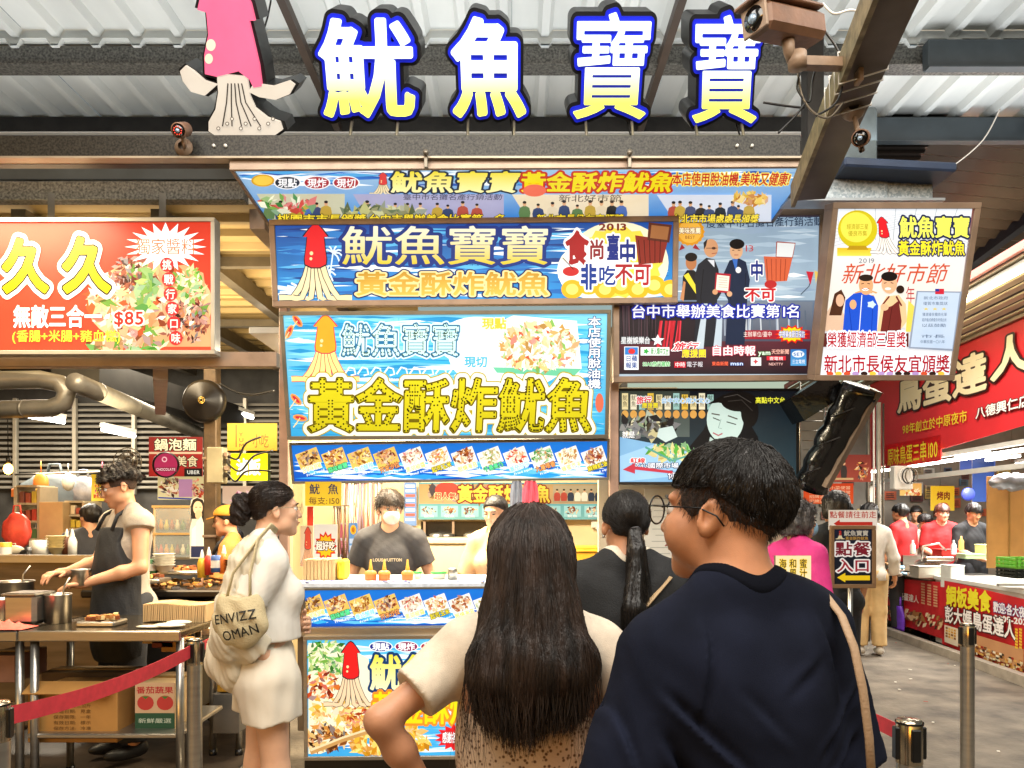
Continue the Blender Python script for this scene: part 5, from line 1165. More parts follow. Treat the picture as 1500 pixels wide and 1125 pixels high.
# ------------------------------------------------------------------ inside the stall
def flat(name, label, cat, x0, y0, x1, y1, Y, draw, m=None, th=.006, fr=None, bl=None, group=None, rt=0.0, kids='printed_face'):
    p = Panel.from_px((x0, y0), (x1, y0), bl[0] if bl else (x0, y1), bl[1] if bl else (x1, y1), Y, Y, rt)
    T = thing(name, label, cat, p.o, group=group)
    M = Matrix((p.u, p.v, p.w)).transposed(); b = MB(); b.box(p.L(0, 0, -th/2-.001), (p.W, p.H, th), M); b.build('board', fr or WHITEP, T)
    draw(p); p.build(kids, m or PF, T); return p, T
def d_inner(p):
    p.full('4f9aa8', '7ab4b0'); p.rect(614, 709, 884, 738, 'b08c58', 'c4a070'); p.food(700, 722, 80, 12, ['8c6c3c', 'c03828', '6c3c20', 'd8b070', '40383c'], 120, size=.10)
    p.ell(655, 718, 18, 12, 'b04030'); p.text('超人氣', 636, 722, 668, 732, 'e03020', off=.02, lay=[(.07, 'f0d8a0')]); p.text('黃金酥炸魷魚', 670, 711, 806, 736, 'f0c848', off=.03, lay=[(.07, '7c2418')])
    for k in range(9): x = 616+k*30; p.rect(x, 741, x+25, 757, '9cd0d0'); p.food(x+12, 748, 10, 5, ['8c4c28', 'c88c50', 'e8d0a0', '60301c'], 26, size=.22); p.text('魷魚', x+5, 754, x+20, 758, 'f8f8f0')
    p.rect(810, 711, 884, 736, 'a89878'); 
    for k in range(7): mini_person(p, 816+k*10, 734, 18, R.choice(['303848', 'b04838', '486090', 'e0d8c0']), w=8)
flat('back_wall_sign', 'warm sign with golden characters on the back wall of the stall', 'sign', 613, 707, 886, 761, 6.8, d_inner, PH)
def d_price(p): p.full('c8a818', 'd4b424'); p.text('魷  魚', 453, 709, 496, 724, '1c2448', off=.012); p.text('每支:150', 452, 728, 498, 739, '5c3c18', off=.004)
flat('price_card', 'yellow card reading squid 150 hanging at the left of the opening', 'price sign', 447, 706, 500, 741, 4.62, d_price)
def curtain(name, label, x0, x1, y0, y1, Y, cols, n):
    T = thing(name, label, 'curtain', P((x0+x1)/2, y0, Y)); b = MB()
    for k in range(n):
        x = PX(x0+(x1-x0)*(k+R.random()*.6)/n, Y); b.tube([(x, Y+R.uniform(-.02, .02), PZ(y0, Y)), (x+R.uniform(-.015, .015), Y, PZ((y0+y1)/2, Y)), (x+R.uniform(-.02, .02), Y, PZ(y1-R.uniform(0, 12), Y))], .006, 4, col=R.choice(cols))
    b.build('strings', PF, T, kind='stuff'); b = MB(); b.bar((PX(x0, Y), Y, PZ(y0, Y)), (PX(x1, Y), Y, PZ(y0, Y)), .015, .02); b.build('rail', DSTEEL, T)
curtain('bead_curtain', 'many-coloured string curtain behind the man in the grey shirt', 505, 560, 706, 800, 6.5, ['a08c7c', 'b06c5c', 'c8b8a0', '7c5c50', 'd8ccb8', '8c7c94'], 46)
curtain('bead_curtain', 'narrow brown string curtain beside the yellow price card', 488, 512, 742, 830, 5.6, ['7c5c40', '5c4838', 'a08464'], 16)
def d_burst(p):
    p.full('e8e4d8', 'f0ece4'); burst(p, 477, 800, 17, 22, 'd8281c', 'f0c020', 12); p.text('超好吃', 463, 793, 491, 806, 'fff8e8', off=.03, lay=[(.08, '401008')])
flat('burst_poster', 'small white poster with red and yellow burst at the left of the opening', 'poster', 460, 768, 494, 832, 4.95, d_burst, PH)
def d_sq(p): p.full('d8c8b0'); squid_art(p, 440, 772, 462, 830, 'c84838', 'd8a888')
flat('squid_cutout', 'narrow card with a plain squid next to the burst poster', 'poster', 440, 770, 459, 830, 4.97, d_sq)
def d_rd(p): p.full('c03020', 'd84028')
flat('red_strip_banner', 'narrow plain red strip hanging behind the yellow price card', 'banner', 450, 742, 459, 772, 5.1, d_rd)
def d_pw(p):
    p.full('c9b8c0', 'd8d0d4')
    for k in range(6): p.rect(497+(k % 3)*8, 768+(k//3)*24, 503+(k % 3)*8, 788+(k//3)*24, R.choice(['c87080', 'b85868', 'e0a0a8', 'a0788c']))
    for k in range(16): p.line([(498+R.uniform(0, 20), 770+k*3), (506+R.uniform(0, 14), 770+k*3)], .8, '705058')
flat('pink_price_list', 'pale price list with pink columns beside the burst poster', 'poster', 496, 766, 522, 828, 5.6, d_pw, PH)
def d_bl(p):
    p.full('5c8cc8', '78a8d8'); p.ell(517.5, 776, 4.5, 7, 'f0b828'); p.ell(517.5, 776, 2.4, 4, 'c07018')
    for k in range(4): p.rect(512, 789+k*10, 523, 796+k*10, 'c8d8f0')
flat('blue_price_list', 'narrow blue price list with an orange ring on top', 'poster', 511, 766, 524, 828, 5.5, d_bl, PH)
def d_bl2(p):
    p.full('6c94cc', '88a8d8')
    for k in range(8): p.rect(594, 710+k*7, 608, 714+k*7, R.choice(['e8f0f8', 'e87060', 'c8d8f0']))
flat('blue_menu_chart', 'blue chart on the wall right of the grey-shirted man', 'poster', 592, 707, 610, 770, 6.8, d_bl2, PH)
def hung(name, label, px, py, w, h, m_, Y=6.6):
    T = thing(name, label, 'clothing', P(px, py, Y)); b = MB(); vs = []; n = 9
    for j in range(5):
        for i in range(n): vs.append(P(px+(i/(n-1)-.5)*w*(.6+.4*min(1, j/1.5)), py+h*j/4, Y+.025*math.sin(i*2.1+j*.5)))
    b.add(vs, [(j*n+i, j*n+i+1, (j+1)*n+i+1, (j+1)*n+i) for j in range(4) for i in range(n-1)], smooth=True); b.build('cloth', m_, T)
    b = MB(); b.tube([P(px-w*.3, py+2, Y-.02), P(px, py-3, Y-.02), P(px+w*.3, py+2, Y-.02)], .005, 5); b.build('hanger', BLACK, T)
hung('hanging_apron', 'dusky red cloth hanging in front of the golden wall sign', 777, 702, 24, 42, mat('rose_cloth', 'b83a52', .8, var=.2, vs=8))
hung('hanging_jacket', 'slate blue cloth hanging left of the dusky red one', 757, 702, 20, 44, mat('slate_cloth', '5c6478', .8, var=.2, vs=8), 6.65)
T = thing('hatch_window', 'dark serving hatch behind the man in the grey shirt', 'window', P(665, 778, 6.85)); b = MB(); b.box(P(668, 779, 6.86), (.62, .02, .18)); b.build('pane', mat('dark_pane', '14120f', .2), T)
for x in (622, 664, 716): b = MB(); b.box(P(x, 779, 6.84), (.02, .03, .20)); b.build('mullion', TANM, T)
for i, (x, c, l) in enumerate(((640, '8c8c8c', 'grey'), (655, '5c5a58', 'dark grey'), (690, 'a8a49c', 'silver'))):
    b = MB(); b.lathe([(0, 0), (.06, 0), (.065, .07), (.05, .08), (0, .085)], P(x, 795, 6.7), 14); tag(b.build('pot', mat('pot_'+c, c, .3, .8)), 'small %s pot on the ledge of the dark hatch' % l, 'pot')
T = thing('chest_freezer', 'cream chest freezer against the back wall of the stall', 'freezer', P(665, 860, 6.5)); b = MB(); b.box(P(664, 845, 6.5)+V((0, 0, -.02)), (.54, .5, .62), bev=.02); b.build('body', mat('cream_enamel', 'd0c09c', .35, var=.06), T)
b = MB(); b.box(P(664, 790, 6.5)+V((0, 0, -.01)), (.57, .53, .05), bev=.012); b.build('lid', mat('cream_enamel', 'x'), T)
b = MB(); b.box((PX(664, 6.5), 6.5, .38), (.52, .48, .75), bev=.02); b.build('base', mat('cream_enamel', 'x'), T)
T = thing('wall_socket', 'white wall socket with plugs at the right end of the back wall', 'socket', P(872, 766, 6.84)); b = MB(); b.box(P(872, 766, 6.84), (.07, .03, .09), bev=.006); b.build('plate', WHITEP, T); b = MB(); b.box(P(875, 772, 6.81), (.03, .03, .04), bev=.004); b.build('plug', WHITEP, T)
wire('plug_lead', 'white lead dropping from the wall socket', [P(875, 775, 6.79), P(879, 800, 6.79), P(870, 830, 6.79)], .006, WHITEP)
T = thing('yellow_crate', 'yellow tray on a cabinet in front of the cream back wall', 'crate', P(865, 815, 6.3)); b = MB(); b.box(P(862, 815, 6.3), (.34, .3, .17), bev=.01); b.build('bin', mat('yellow_plastic', 'd8a830', .45, var=.1), T); b = MB(); b.box(P(862, 806, 6.3), (.36, .32, .02), bev=.006); b.build('rim', mat('yellow_plastic', 'x'), T)
# things on the counter
CTZ = CT+.016
def bottle(x, y, label, c='c86a30'):
    T = thing('sauce_bottle', label, 'bottle', (x, y, CTZ), group='sauce bottles on the stall counter'); b = MB()
    b.lathe([(0, 0), (.034, 0), (.036, .01), (.036, .04), (.03, .052), (.012, .058), (0, .058)], (x, y, CTZ), 16); b.build('body', mat('sauce_'+c, c, .35, var=.15), T)
    b = MB(); b.lathe([(.014, .055), (.012, .07), (.004, .125), (0, .126)], (x, y, CTZ), 12); b.build('nozzle', mat('nozzle_yellow', 'e0a838', .4), T)
    b = MB(); b.lathe([(.037, .036), (.038, .04), (.031, .054), (.014, .060)], (x, y, CTZ), 16); b.build('cap', mat('cap_orange', 'd89040', .4), T)
for x, l in ((543, 'sauce bottle with yellow nozzle, leftmost on the counter'), (563, 'middle sauce bottle of the three on the counter'), (597, 'sauce bottle standing apart at the right of the other two')): bottle(PX(x, 4.66), 4.66, l)
for x, l in ((612, 'small green-lidded tub beside the right sauce bottle'), (643, 'wide green-lidded tub further right on the counter')):
    T = thing('sauce_tub', l, 'tub', (PX(x, 4.75), 4.75, CTZ)); b = MB(); r = .025 if x < 620 else .045; b.lathe([(0, 0), (r*.85, 0), (r, .035), (r, .036)], (PX(x, 4.75), 4.75, CTZ), 14); b.build('tub', mat('clear_tub', 'd8d0b8', .3), T); b = MB(); b.lathe([(r*1.08, .034), (r*1.08, .045), (0, .047)], (PX(x, 4.75), 4.75, CTZ), 14); b.build('lid', mat('green_lid', '2c9c3c', .4), T)
T = thing('spice_jar', 'steel spice jar at the right of the green-lidded tubs', 'jar', (PX(663, 4.72), 4.72, CTZ)); b = MB(); b.lathe([(0, 0), (.03, 0), (.03, .06), (.026, .068), (0, .07)], (PX(663, 4.72), 4.72, CTZ), 16); b.build('jar', STEEL, T)
T = thing('paper_box_stack', 'stack of folded paper food boxes wrapped at the left end of the counter', 'box', (PX(473, 4.8), 4.8, CTZ))
for k in range(9): b = MB(); b.box((PX(452+k*5.2, 4.75), 4.75+.004*(k % 2), CTZ+.062), (.019, .18, .122+.004*(k % 3)), bev=.002); b.build('folded_box', CARDL, T)
b = MB(); b.box((PX(503, 4.75), 4.75, CTZ+.06), (.045, .17, .12), bev=.012); b.build('yellow_bundle', mat('yellow_sponge', 'd8b428', .9, var=.2, vs=30, bump=.3), T)
b = MB()
for k in range(60): x = R.uniform(BX0+.02, BX1-.02); y = R.uniform(4.50, 4.56); b.box((x, y, CTZ+.001+.0001*k), (R.uniform(.01, .05), .02, .002), R.random()*3, col=R.choice(['3c50b0', 'e8e8f4', '6c84d0', 'f4f0f0', '404890']))
tag(b.build('price_stickers', PF, kind='stuff'), 'tiny blue and white stickers along the counter edge')
# whiteboard, notices behind the queue
def d_wb(p):
    p.full('b9bdb4', 'c8cac2')
    for k in range(12): p.line([(952+R.uniform(0, 8), 730+k*9), (985+R.uniform(-10, 8), 730+k*9)], 1.0, '8c9490')
flat('whiteboard', 'pale notice board with faint lines beside the young man\'s face', 'board', 944, 716, 1010, 842, 5.15, d_wb)
def d_c1(p):
    p.full('c84838', 'd8b898'); p.food(880, 735, 26, 20, ['c84838', 'e8c8a0', 'f0e0c0', 'a03828'], 50, size=.2)
def d_mn(p):
    p.full('e8dcb0', 'f0e8c8')
    for k, s_ in enumerate(('海苔', '和風', '蜜汁')): p.text(s_, 1141+k*15, 818, 1152+k*15, 846, '282420', vert=True, off=.01, lay=[(.06, 'f0d040')])
flat('flavour_card', 'cream card of vertical flavour names behind the man\'s shoulder', 'menu sign', 1136, 814, 1188, 850, 3.6, d_mn, None, .02, TANM)
# black wrapped awning roll and its slanted arm
T = thing('wrapped_awning', 'glossy black plastic-wrapped roll slanting beside the television', 'awning', P(1225, 630, 4.6))
b = MB(); pts = [P(1262, 566, 4.5).lerp(P(1188, 712, 4.8), t/14)+V((.003*math.sin(t*2.3), .003*math.cos(t*1.7), 0)) for t in range(15)]
b.tube(pts, [.105+.007*math.sin(t*1.9) for t in range(15)], 18); b.build('roll', mat('black_film', '0a0a0b', .18, var=.5, vs=8, bump=.35, bs=22, spec=.6), T)
for t in (3, 7, 11): b = MB(); b.tube([pts[t]+V((.118*math.cos(a), .118*math.sin(a)*.9, .05*math.cos(a))) for a in [i*math.pi/9 for i in range(18)]], .004, 5, closed=True); b.build('tie', BLACK, T)
b = MB(); b.bar(P(1180, 568, 4.7), P(1200, 600, 4.7), .2, .3); b.build('fold', mat('black_film', 'x'), T)
b = MB(); b.bar(P(1284, 572, 4.45), P(1208, 712, 4.7), .055, .05); b.build('arm', mat('tan_arm', '7c6c5c', .5, .3, var=.2), T)
T = thing('wire_rack', 'grey wire rack behind the top of the television', 'rack', P(1040, 562, 5.05)); 
for k in range(9): b = MB(); b.tube([P(1168+k*1.5, 575+k*14, 5.3), P(1215, 575+k*14, 5.3)], .004, 5); b.build('rung', STEEL, T)
for x in (1172, 1208): b = MB(); b.tube([P(x, 560, 5.3), P(x, 720, 5.3)], .006, 5); b.build('upright', STEEL, T)
# ------------------------------------------------------------------ cctv cameras
CB = mat('aged_beige_plastic', '8a7460', .5, var=.22, vs=10, bump=.1); CR = mat('aged_brown_shell', '6b4c38', .5, var=.3, vs=9, bump=.12)
def cctv(c, d, L, r, m_, label, mount, hood=True, led=None):
    d = V(d).normalized(); c = V(c); T = thing('security_camera', label, 'camera', c)
    sx = d.cross(V((0, 0, 1))).normalized(); up = sx.cross(d); M = Matrix((sx, d, up)).transposed()
    b = MB()
    if hood:
        b.box(c, (r*2, L, r*1.7), M, bev=r*.35); b.build('housing', m_, T); b = MB(); b.box(c+up*r*.98+d*.03, (r*2.25, L*1.02, r*.22), M, bev=.004); b.build('sun_hood', m_, T)
        b = MB(); b.box(c+d*(L/2+.004), (r*1.9, .012, r*1.6), M, bev=.003); b.build('front_rim', CB, T)
    else:
        b.lathe([(0, -L/2), (r*.9, -L/2), (r, -L*.4), (r, L*.42), (r*1.05, L*.5), (r*.9, L*.5)], c, 20, d); b.build('housing', m_, T)
    b = MB(); b.lathe([(0, .0), (r*.75, .0), (r*.72, .012), (r*.3, .014)], c+d*(L/2), 20, d); b.build('front_glass', mat('lens_black', '0c0a0a', .1, spec=.8), T)
    if led:
        for k in range(10): a = k*.628; q = c+d*(L/2+.014)+sx*(r*.52*math.cos(a))+up*(r*.52*math.sin(a)); bb = MB(); bb.ball(q, r*.09, 6, 4); bb.build('infrared_lamp', mat('dull_red_lamp', 'd83a2c', .3, emis=.8), T)
    b = MB(); b.lathe([(0, 0), (r*.30, 0), (r*.26, .01), (0, .012)], c+d*(L/2+.012), 14, d); b.build('lens', mat('lens_blue', '8ca0b4', .08, .3), T)
    mt = V(mount); b = MB(); b.tube([c-up*r*.8, c-up*r*1.5, mt], [r*.4, r*.35, r*.3], 10); b.build('bracket', CB, T)
    return T, M
cctv(P(267, 190, 3.78), (.10, -1, -.55), .13, .034, CR, 'small brown camera with red lamps on the beam near the squid sign', P(270, 216, 3.88), led=True, hood=False)
b = MB(); b.lathe([(0, 0), (.045, 0), (.045, .012), (.02, .03)], P(270, 217, 3.905), 18, (0, -1, 0)); tag(b.build('camera_base', CB), 'round base plate of the small camera on the beam', 'mount')
T, M = cctv(P(1152, 38, 2.95), (-1, -.55, -.18), .33, .062, CR, 'big brown box camera by the last glowing letter', P(1160, 90, 2.98))
b = MB(); b.bar(P(1158, 92, 2.98), P(1258, 95, 3.02), .045, .035); b.box(P(1258, 98, 3.02), (.02, .05, .13), bev=.004); b.cyl(P(1168, 100, 2.97), P(1168, 78, 2.97), .035, n=14); b.build('wall_arm', CB, T)
cctv(P(1262, 202, 3.2), (-.55, -1, -.5), .13, .033, CR, 'small brown camera hanging from the diagonal beam', P(1252, 172, 3.25), hood=False)
b = MB(); b.lathe([(0, 0), (.05, 0), (.05, .012), (.02, .04)], P(1249, 160, 3.27), 18, (-.3, -1, -.1)); tag(b.build('camera_base', CB), 'round base plate on the diagonal beam', 'mount')
for i, (pts, lb) in enumerate((([(1208, 45), (1228, 75), (1236, 110), (1225, 150), (1195, 170)], 'black camera lead looping down by the diagonal beam'), ([(1168, 100), (1175, 140), (1192, 165), (1215, 172), (1235, 150)], 'grey camera lead looping under the big camera'),
        ([(1118, 150), (1150, 155), (1178, 158)], 'short black wire behind the last letter'), ([(1172, 105), (1168, 130), (1185, 150), (1190, 120), (1195, 100)], 'thin tangled wire below the big camera'), ([(1140, 195), (1165, 170), (1180, 150)], 'slack black wire rising from the beam end'),
        ([(1205, 5), (1222, 20), (1250, 15), (1290, 30), (1330, 28)], 'white cord across the top of the diagonal beam'), ([(397, 0), (392, 25), (385, 50), (388, 60)], 'dark wire dangling beside the squid sign'), ([(1255, 60), (1275, 72), (1300, 65), (1318, 55)], 'pale cord wrapped round the diagonal beam'))):
    wire('loose_wire', lb, [P(x, y, 3.05 if x > 1100 else 4.0) for x, y in pts], .0045, WHITEP if 'white' in lb or 'pale' in lb else (DSTEEL if 'grey' in lb else BLACK))
# ------------------------------------------------------------------ left kitchen
def table(name, label, x0, x1, y0, y1, z, legs, shelf=None, cat='table'):
    T = thing(name, label, cat, ((x0+x1)/2, (y0+y1)/2, 0)); b = MB(); b.box(((x0+x1)/2, (y0+y1)/2, z-.02), (x1-x0, y1-y0, .04), bev=.008); b.build('top', mat('worktop_steel', '5d5548', .22, .85, var=.2, vs=3, bump=.05), T)
    b = MB(); b.box(((x0+x1)/2, y0-.001, z-.025), (x1-x0+.004, .016, .055), bev=.005); b.build('front_lip', STEEL, T)
    for lx, ly in legs:
        b = MB(); b.cyl((lx, ly, 0.03), (lx, ly, z-.04), .021, n=14); b.build('leg', STEEL, T); b = MB(); b.cyl((lx, ly, 0), (lx, ly, .05), .026, n=12); b.build('foot', BLACK, T)
    if shelf: b = MB(); b.box(((x0+x1)/2, (y0+y1)/2, shelf), (x1-x0-.04, y1-y0-.06, .025), bev=.006); b.build('shelf', STEEL, T)
    return T
TZ = .955; Yf, Yb = 4.02, 4.70
table('steel_table', 'stainless work table in front of the apron cook', PX(28, Yf), PX(264, Yf), Yf, Yb, TZ, [(PX(44, Yf), Yf+.04), (PX(259, Yf), Yf+.04), (PX(103, 4.66), 4.66), (PX(300, 4.66)-.04, 4.66)], .40)
table('steel_table', 'second steel table cut by the left edge, under the pots', PX(-220, Yf), PX(22, Yf), Yf+.02, Yb, TZ-.005, [(PX(24, Yf)-.02, Yf+.06), (PX(-210, Yf), Yf+.06), (PX(-30, 4.66), 4.66)], .42)
T = thing('cooking_counter', 'long dark stainless cooking counter behind the cook and pots', 'counter', (-3.6, 5.3, 0))
b = MB(); b.bar((-5.6, 5.35, .62), (PX(150, 5.2), 5.2, .62), .06, .75); b.build('splash_panel', mat('brushed_dark_steel', '6b5f50', .35, .8, var=.2, vs=3, stretch=(1, 1, 8)), T)
b = MB(); b.bar((-5.6, 5.30, 1.27), (PX(141, 5.15), 5.15, 1.27), .05, .05); b.build('rim', STEEL, T)
b = MB(); b.bar((-5.6, 5.33, 1.12), (PX(150, 5.18), 5.18, 1.12), .03, .26); b.build('back_guard', mat('brushed_dark_steel', 'x'), T)
b = MB(); b.box((PX(225, 5.6), 5.6, .62), (1.0, .75, .72), bev=.01); b.build('cabinet', mat('dark_cabinet_steel', '332e28', .45, .6, var=.2), T)  # cabinet in plain dark steel
b = MB(); b.box((PX(255, 5.5), 5.5, 1.035), (.95, .7, .05), bev=.01); b.build('griddle', mat('griddle_black', '241f1a', .35, .6, var=.3), T)
T2 = thing('griddle_food', 'grilled food scraps scattered over the griddle', 'food', (PX(255, 5.4), 5.4, 1.062)); b = MB()
for k in range(90): x = PX(R.uniform(212, 310), 5.4); y = R.uniform(5.2, 5.75); b.box((x, y, 1.068+R.random()*.02), (R.uniform(.02, .06), R.uniform(.01, .03), .015), Matrix.Rotation(R.random()*3, 3, 'Z') @ Matrix.Rotation(R.uniform(-.4, .4), 3, 'X'), col=R.choice(['5c3820', '8c5c2c', '241810', 'b8843c', 'c8a468']))
b.build('scraps', PF, T2, kind='stuff')
def pot(px, py, Y, r, h, label, cat='pot', handle=True, z=None, square=False):
    c = P(px, py, Y) if z is None else V((PX(px, Y), Y, z)); T = thing('cooking_pot', label, cat, c); b = MB()
    if square: b.box(c+V((0, 0, h/2)), (r*2, r*2, h), bev=.02); b.build('body', STEEL, T); b = MB(); b.box(c+V((0, 0, h-.004)), (r*2.12, r*2.12, .012), bev=.004); b.build('rim', STEEL, T); b = MB(); b.box(c+V((0, 0, h+.001)), (r*1.8, r*1.8, .008)); b.build('dark_broth', mat('broth', '3c2814', .3), T)
    else:
        b.lathe([(0, 0), (r, 0), (r, h), (r*1.06, h+.004), (r*1.06, h+.01), (r*.96, h+.008), (r*.95, h*.75), (0, h*.75)], c, 26); b.build('body', STEEL, T)
        b = MB(); b.lathe([(r*.94, h*.78), (0, h*.79)], c, 20); b.build('contents', mat('sauce_content', '8c5c38', .5, var=.3, vs=20), T)
    if handle: b = MB(); b.tube([c+V((r*.3, 0, h*.6)), c+V((r*.5, 0, h+.05)), c+V((r*.8, .02, h+.10))], .005, 6); b.build('ladle_handle', STEEL, T)
    return T
pot(85, 0, 4.35, .068, .15, 'round steel pot with ladle on the near table, right of the square tin', z=TZ+.002)
pot(42, 0, 4.32, .09, .17, 'square steel tin between two round pots on the near table', z=TZ+.002, square=True, handle=False)
pot(4, 0, 4.30, .07, .13, 'round steel pot cut by the left edge of the picture', z=TZ+.002, handle=False)
pot(22, 0, 4.62, .10, .20, 'broad pot with ladle behind the square tin', z=TZ+.002)
T = thing('pink_cloth', 'crumpled pink cloth lying on the table at the left edge', 'cloth', (PX(10, 4.12), 4.12, TZ)); b = MB(); vs = []; n = 16
for j in range(10):
    for i in range(n): vs.append((PX(-40, 4.1)+.30*i/(n-1)+.0, 4.03+.16*j/9, TZ+.006+.03*math.sin(math.pi*i/(n-1))*math.sin(math.pi*j/9)*(1+.6*math.sin(i*2.2+j*1.4))))
b.add(vs, [(j*n+i, j*n+i+1, (j+1)*n+i+1, (j+1)*n+i) for j in range(9) for i in range(n-1)], smooth=True); b.build('cloth', mat('pink_towel', 'd85c50', .85, var=.15, vs=20, bump=.3), T)
T = thing('paper_tray_stack', 'long stack of pale paper trays on the near table', 'tray', (PX(262, 4.45), 4.45, TZ))
for k in range(30): b = MB(); x = PX(216, 4.4)+.0118*k; b.box((x, 4.45+.002*(k % 3), TZ+.052+.006*math.sin(k*.21)), (.0085, .19, .10), Matrix.Rotation(.06*math.sin(k*.3), 3, 'Y')); b.build('paper_tray', CARDL, T)
T = thing('plastic_bags', 'flattened pale plastic bags in front of the paper trays', 'bag', (PX(240, 4.15), 4.15, TZ)); b = MB(); b.ball((PX(248, 4.16), 4.16, TZ+.012), .09, 16, 8, sc3=(1, .6, .14)); b.ball((PX(222, 4.14), 4.14, TZ+.008), .07, 16, 8, sc3=(1.2, .5, .12)); b.build('bag', mat('bag_plastic', 'c9c1ad', .35, var=.15, vs=12, bump=.4, bs=30), T)
b = MB(); b.ball((PX(262, 4.2), 4.2, TZ+.022), .07, 16, 8, sc3=(1, .7, .16)); b.build('top_bag', mat('bag_plastic', 'x'), T)
def box(name, label, x0, y0, x1, y1, Y, dep, m_, draw=None, cat='box', rz=0.0, flaps=False):
    c = P((x0+x1)/2, (y0+y1)/2, Y); w = abs(x1-x0)*Y/F; h = abs(y1-y0)*Y/F; T = thing(name, label, cat, c+V((0, dep/2, -h/2)), rz)
    iv = _inv[T.name]; b = MB(); b.box((0, 0, h/2), (w, dep, h), bev=.004); b.build('body', m_, T, raw=True)
    b = MB(); b.box((0, 0, h+.002), (w*.99, .05, .004)); b.build('tape', mat('box_tape', '8c6a34', .35), T, raw=True)
    if flaps:
        b = MB(); b.box((0, -dep/2-.02, h+.02), (w*.96, .10, .006), Matrix.Rotation(.5, 3, 'X')); b.build('flap', m_, T, raw=True)
    if draw:
        p = Panel((0, -dep/2-.001, h/2), (1, 0, 0), (0, 0, 1), (0, -1, 0)); p.pw, p.ph = w, h
        draw(p, w, h); p.b.build('print', PF, T, raw=True, kind='stuff')
    return T
def ptxt(p, s_, x, y, w, h, c, off=0.0):      # raw local text, centred
    N = len(s_); 
    for i, ch in enumerate(s_):
        if ch == ' ': continue
        v, f = tmesh(ch, 0, 2) if not off else gmesh(ch, off)[:2]; p.b.add([p.L(x-w/2+w*(i+a)/N, y-h/2+h*(b_+.09), .001) for a, b_ in v[:, :2]], f, c)
def d_cb(p, w, h):
    for k in range(6): ptxt(p, ['內容量:十二公斤', '製造日期:見盒', '保存期限:一年', '有效日期:標示', '保存方法:冷凍', '台灣製造公司'][k], 0.0, .06-k*.03, .2, .022, '5c3c18')
    ptxt(p, '冷凍食品', .02, .12, .12, .04, 'b03828', .01)
box('cardboard_box', 'large brown cardboard box on the lower shelf of the work table', 40, 1012, 172, 1088, 4.10, .42, CARD, d_cb, rz=0.0, flaps=True)
def d_tm(p, w, h):
    p.b.add([p.L(-w/2, -h/2, .0005), p.L(w/2, -h/2, .0005), p.L(w/2, -.02, .0005), p.L(-w/2, -.02, .0005)], [(0, 1, 2, 3)], '1c4c38')
    p.b.add([p.L(-w/2, -.02, .0005), p.L(w/2, -.02, .0005), p.L(w/2, h/2, .0005), p.L(-w/2, h/2, .0005)], [(0, 1, 2, 3)], 'c8a888')
    for cx in (-.05, .055):
        p.b.add([p.L(cx+.045*math.cos(a), .035+.04*math.sin(a), .001) for a in [i*.4189 for i in range(15)]], [tuple(range(15))], 'b83838')
        p.b.add([p.L(cx-.02, .07, .0014), p.L(cx+.02, .07, .0014), p.L(cx, .055, .0014)], [(0, 2, 1)], '3c7c38')
    ptxt(p, '番茄蔬果', 0, .105, .2, .04, 'b02830', .02); ptxt(p, '新鮮嚴選', 0, -.06, .18, .028, 'c8d8c8')
box('tomato_box', 'printed tomato box on the shelf behind the striped barrier belt', 198, 1000, 256, 1078, 4.16, .3, CARDL, d_tm, rz=0.0)
box('storage_box', 'dull brown box on the shelf behind the big cardboard box', 60, 985, 190, 1040, 4.45, .2, mat('dusty_card', '5c4a34', .8, var=.2))
box('yellow_box', 'flat yellow box under the far end of the tables', 318, 994, 352, 1014, 4.9, .3, mat('yellow_card', 'c8922c', .7, var=.1), cat='box')
box('grey_bin', 'grey box on the floor behind the barrier post', 312, 1016, 350, 1075, 4.9, .4, mat('grey_bin_plastic', '5a5650', .5, var=.2), cat='bin')
box('plastic_crate', 'pinkish crate under the table at the left edge', -30, 960, 22, 1000, 4.3, .3, mat('pinkish_crate', '8c6454', .6, var=.2), cat='crate')
table('side_table', 'dark side table behind the stacked paper trays', PX(300, 5.0), PX(352, 5.0), 4.95, 5.5, .84, [(PX(312, 5), 5.0), (PX(350, 5), 5.0)], .3)
for k in range(3): box('food_carton', ['beige carton under the table behind the paper trays', 'dark red carton below the beige one', 'low flat carton beside the red one'][k], 208+k*14, 932+k*4, 240+k*14, 943+k*6, 4.6, .2, [CARDL, mat('dark_red_card', '6c2820', .7), CARD][k])
# far hall furniture and goods
SH = mat('shelf_white', 'b8ac94', .5, var=.1)
def shelf_unit(name, label, x0, x1, y0, y1, Y, n):
    T = thing(name, label, 'shelf', P((x0+x1)/2, y1, Y))
    for x in (x0, x1): b = MB(); b.box((PX(x, Y), Y+.15, (PZ(y0, Y)+PZ(y1, Y))/2), (.03, .3, PZ(y0, Y)-PZ(y1, Y)), bev=.003); b.build('side', SH, T)
    for k in range(n+1): z = PZ(y0+(y1-y0)*k/n, Y); b = MB(); b.box((PX((x0+x1)/2, Y), Y+.15, z), (PX(x1, Y)-PX(x0, Y)-.03, .3, .02)); b.build('board', SH, T)
shelf_unit('goods_shelf', 'white shelf of packets below the bare bulb', 22, 56, 712, 790, 7.4, 3)
shelf_unit('goods_shelf', 'white cabinet shelf beside the tall cardboard carton', 92, 122, 735, 795, 7.3, 3)
COLS = ['b83830', 'd88c30', 'c8b040', 'a04838', 'e0d0b0', '487048', '784038', 'e07850']
LAB = ['red', 'orange', 'mustard', 'brick red', 'cream', 'green', 'maroon', 'salmon']
k = 0
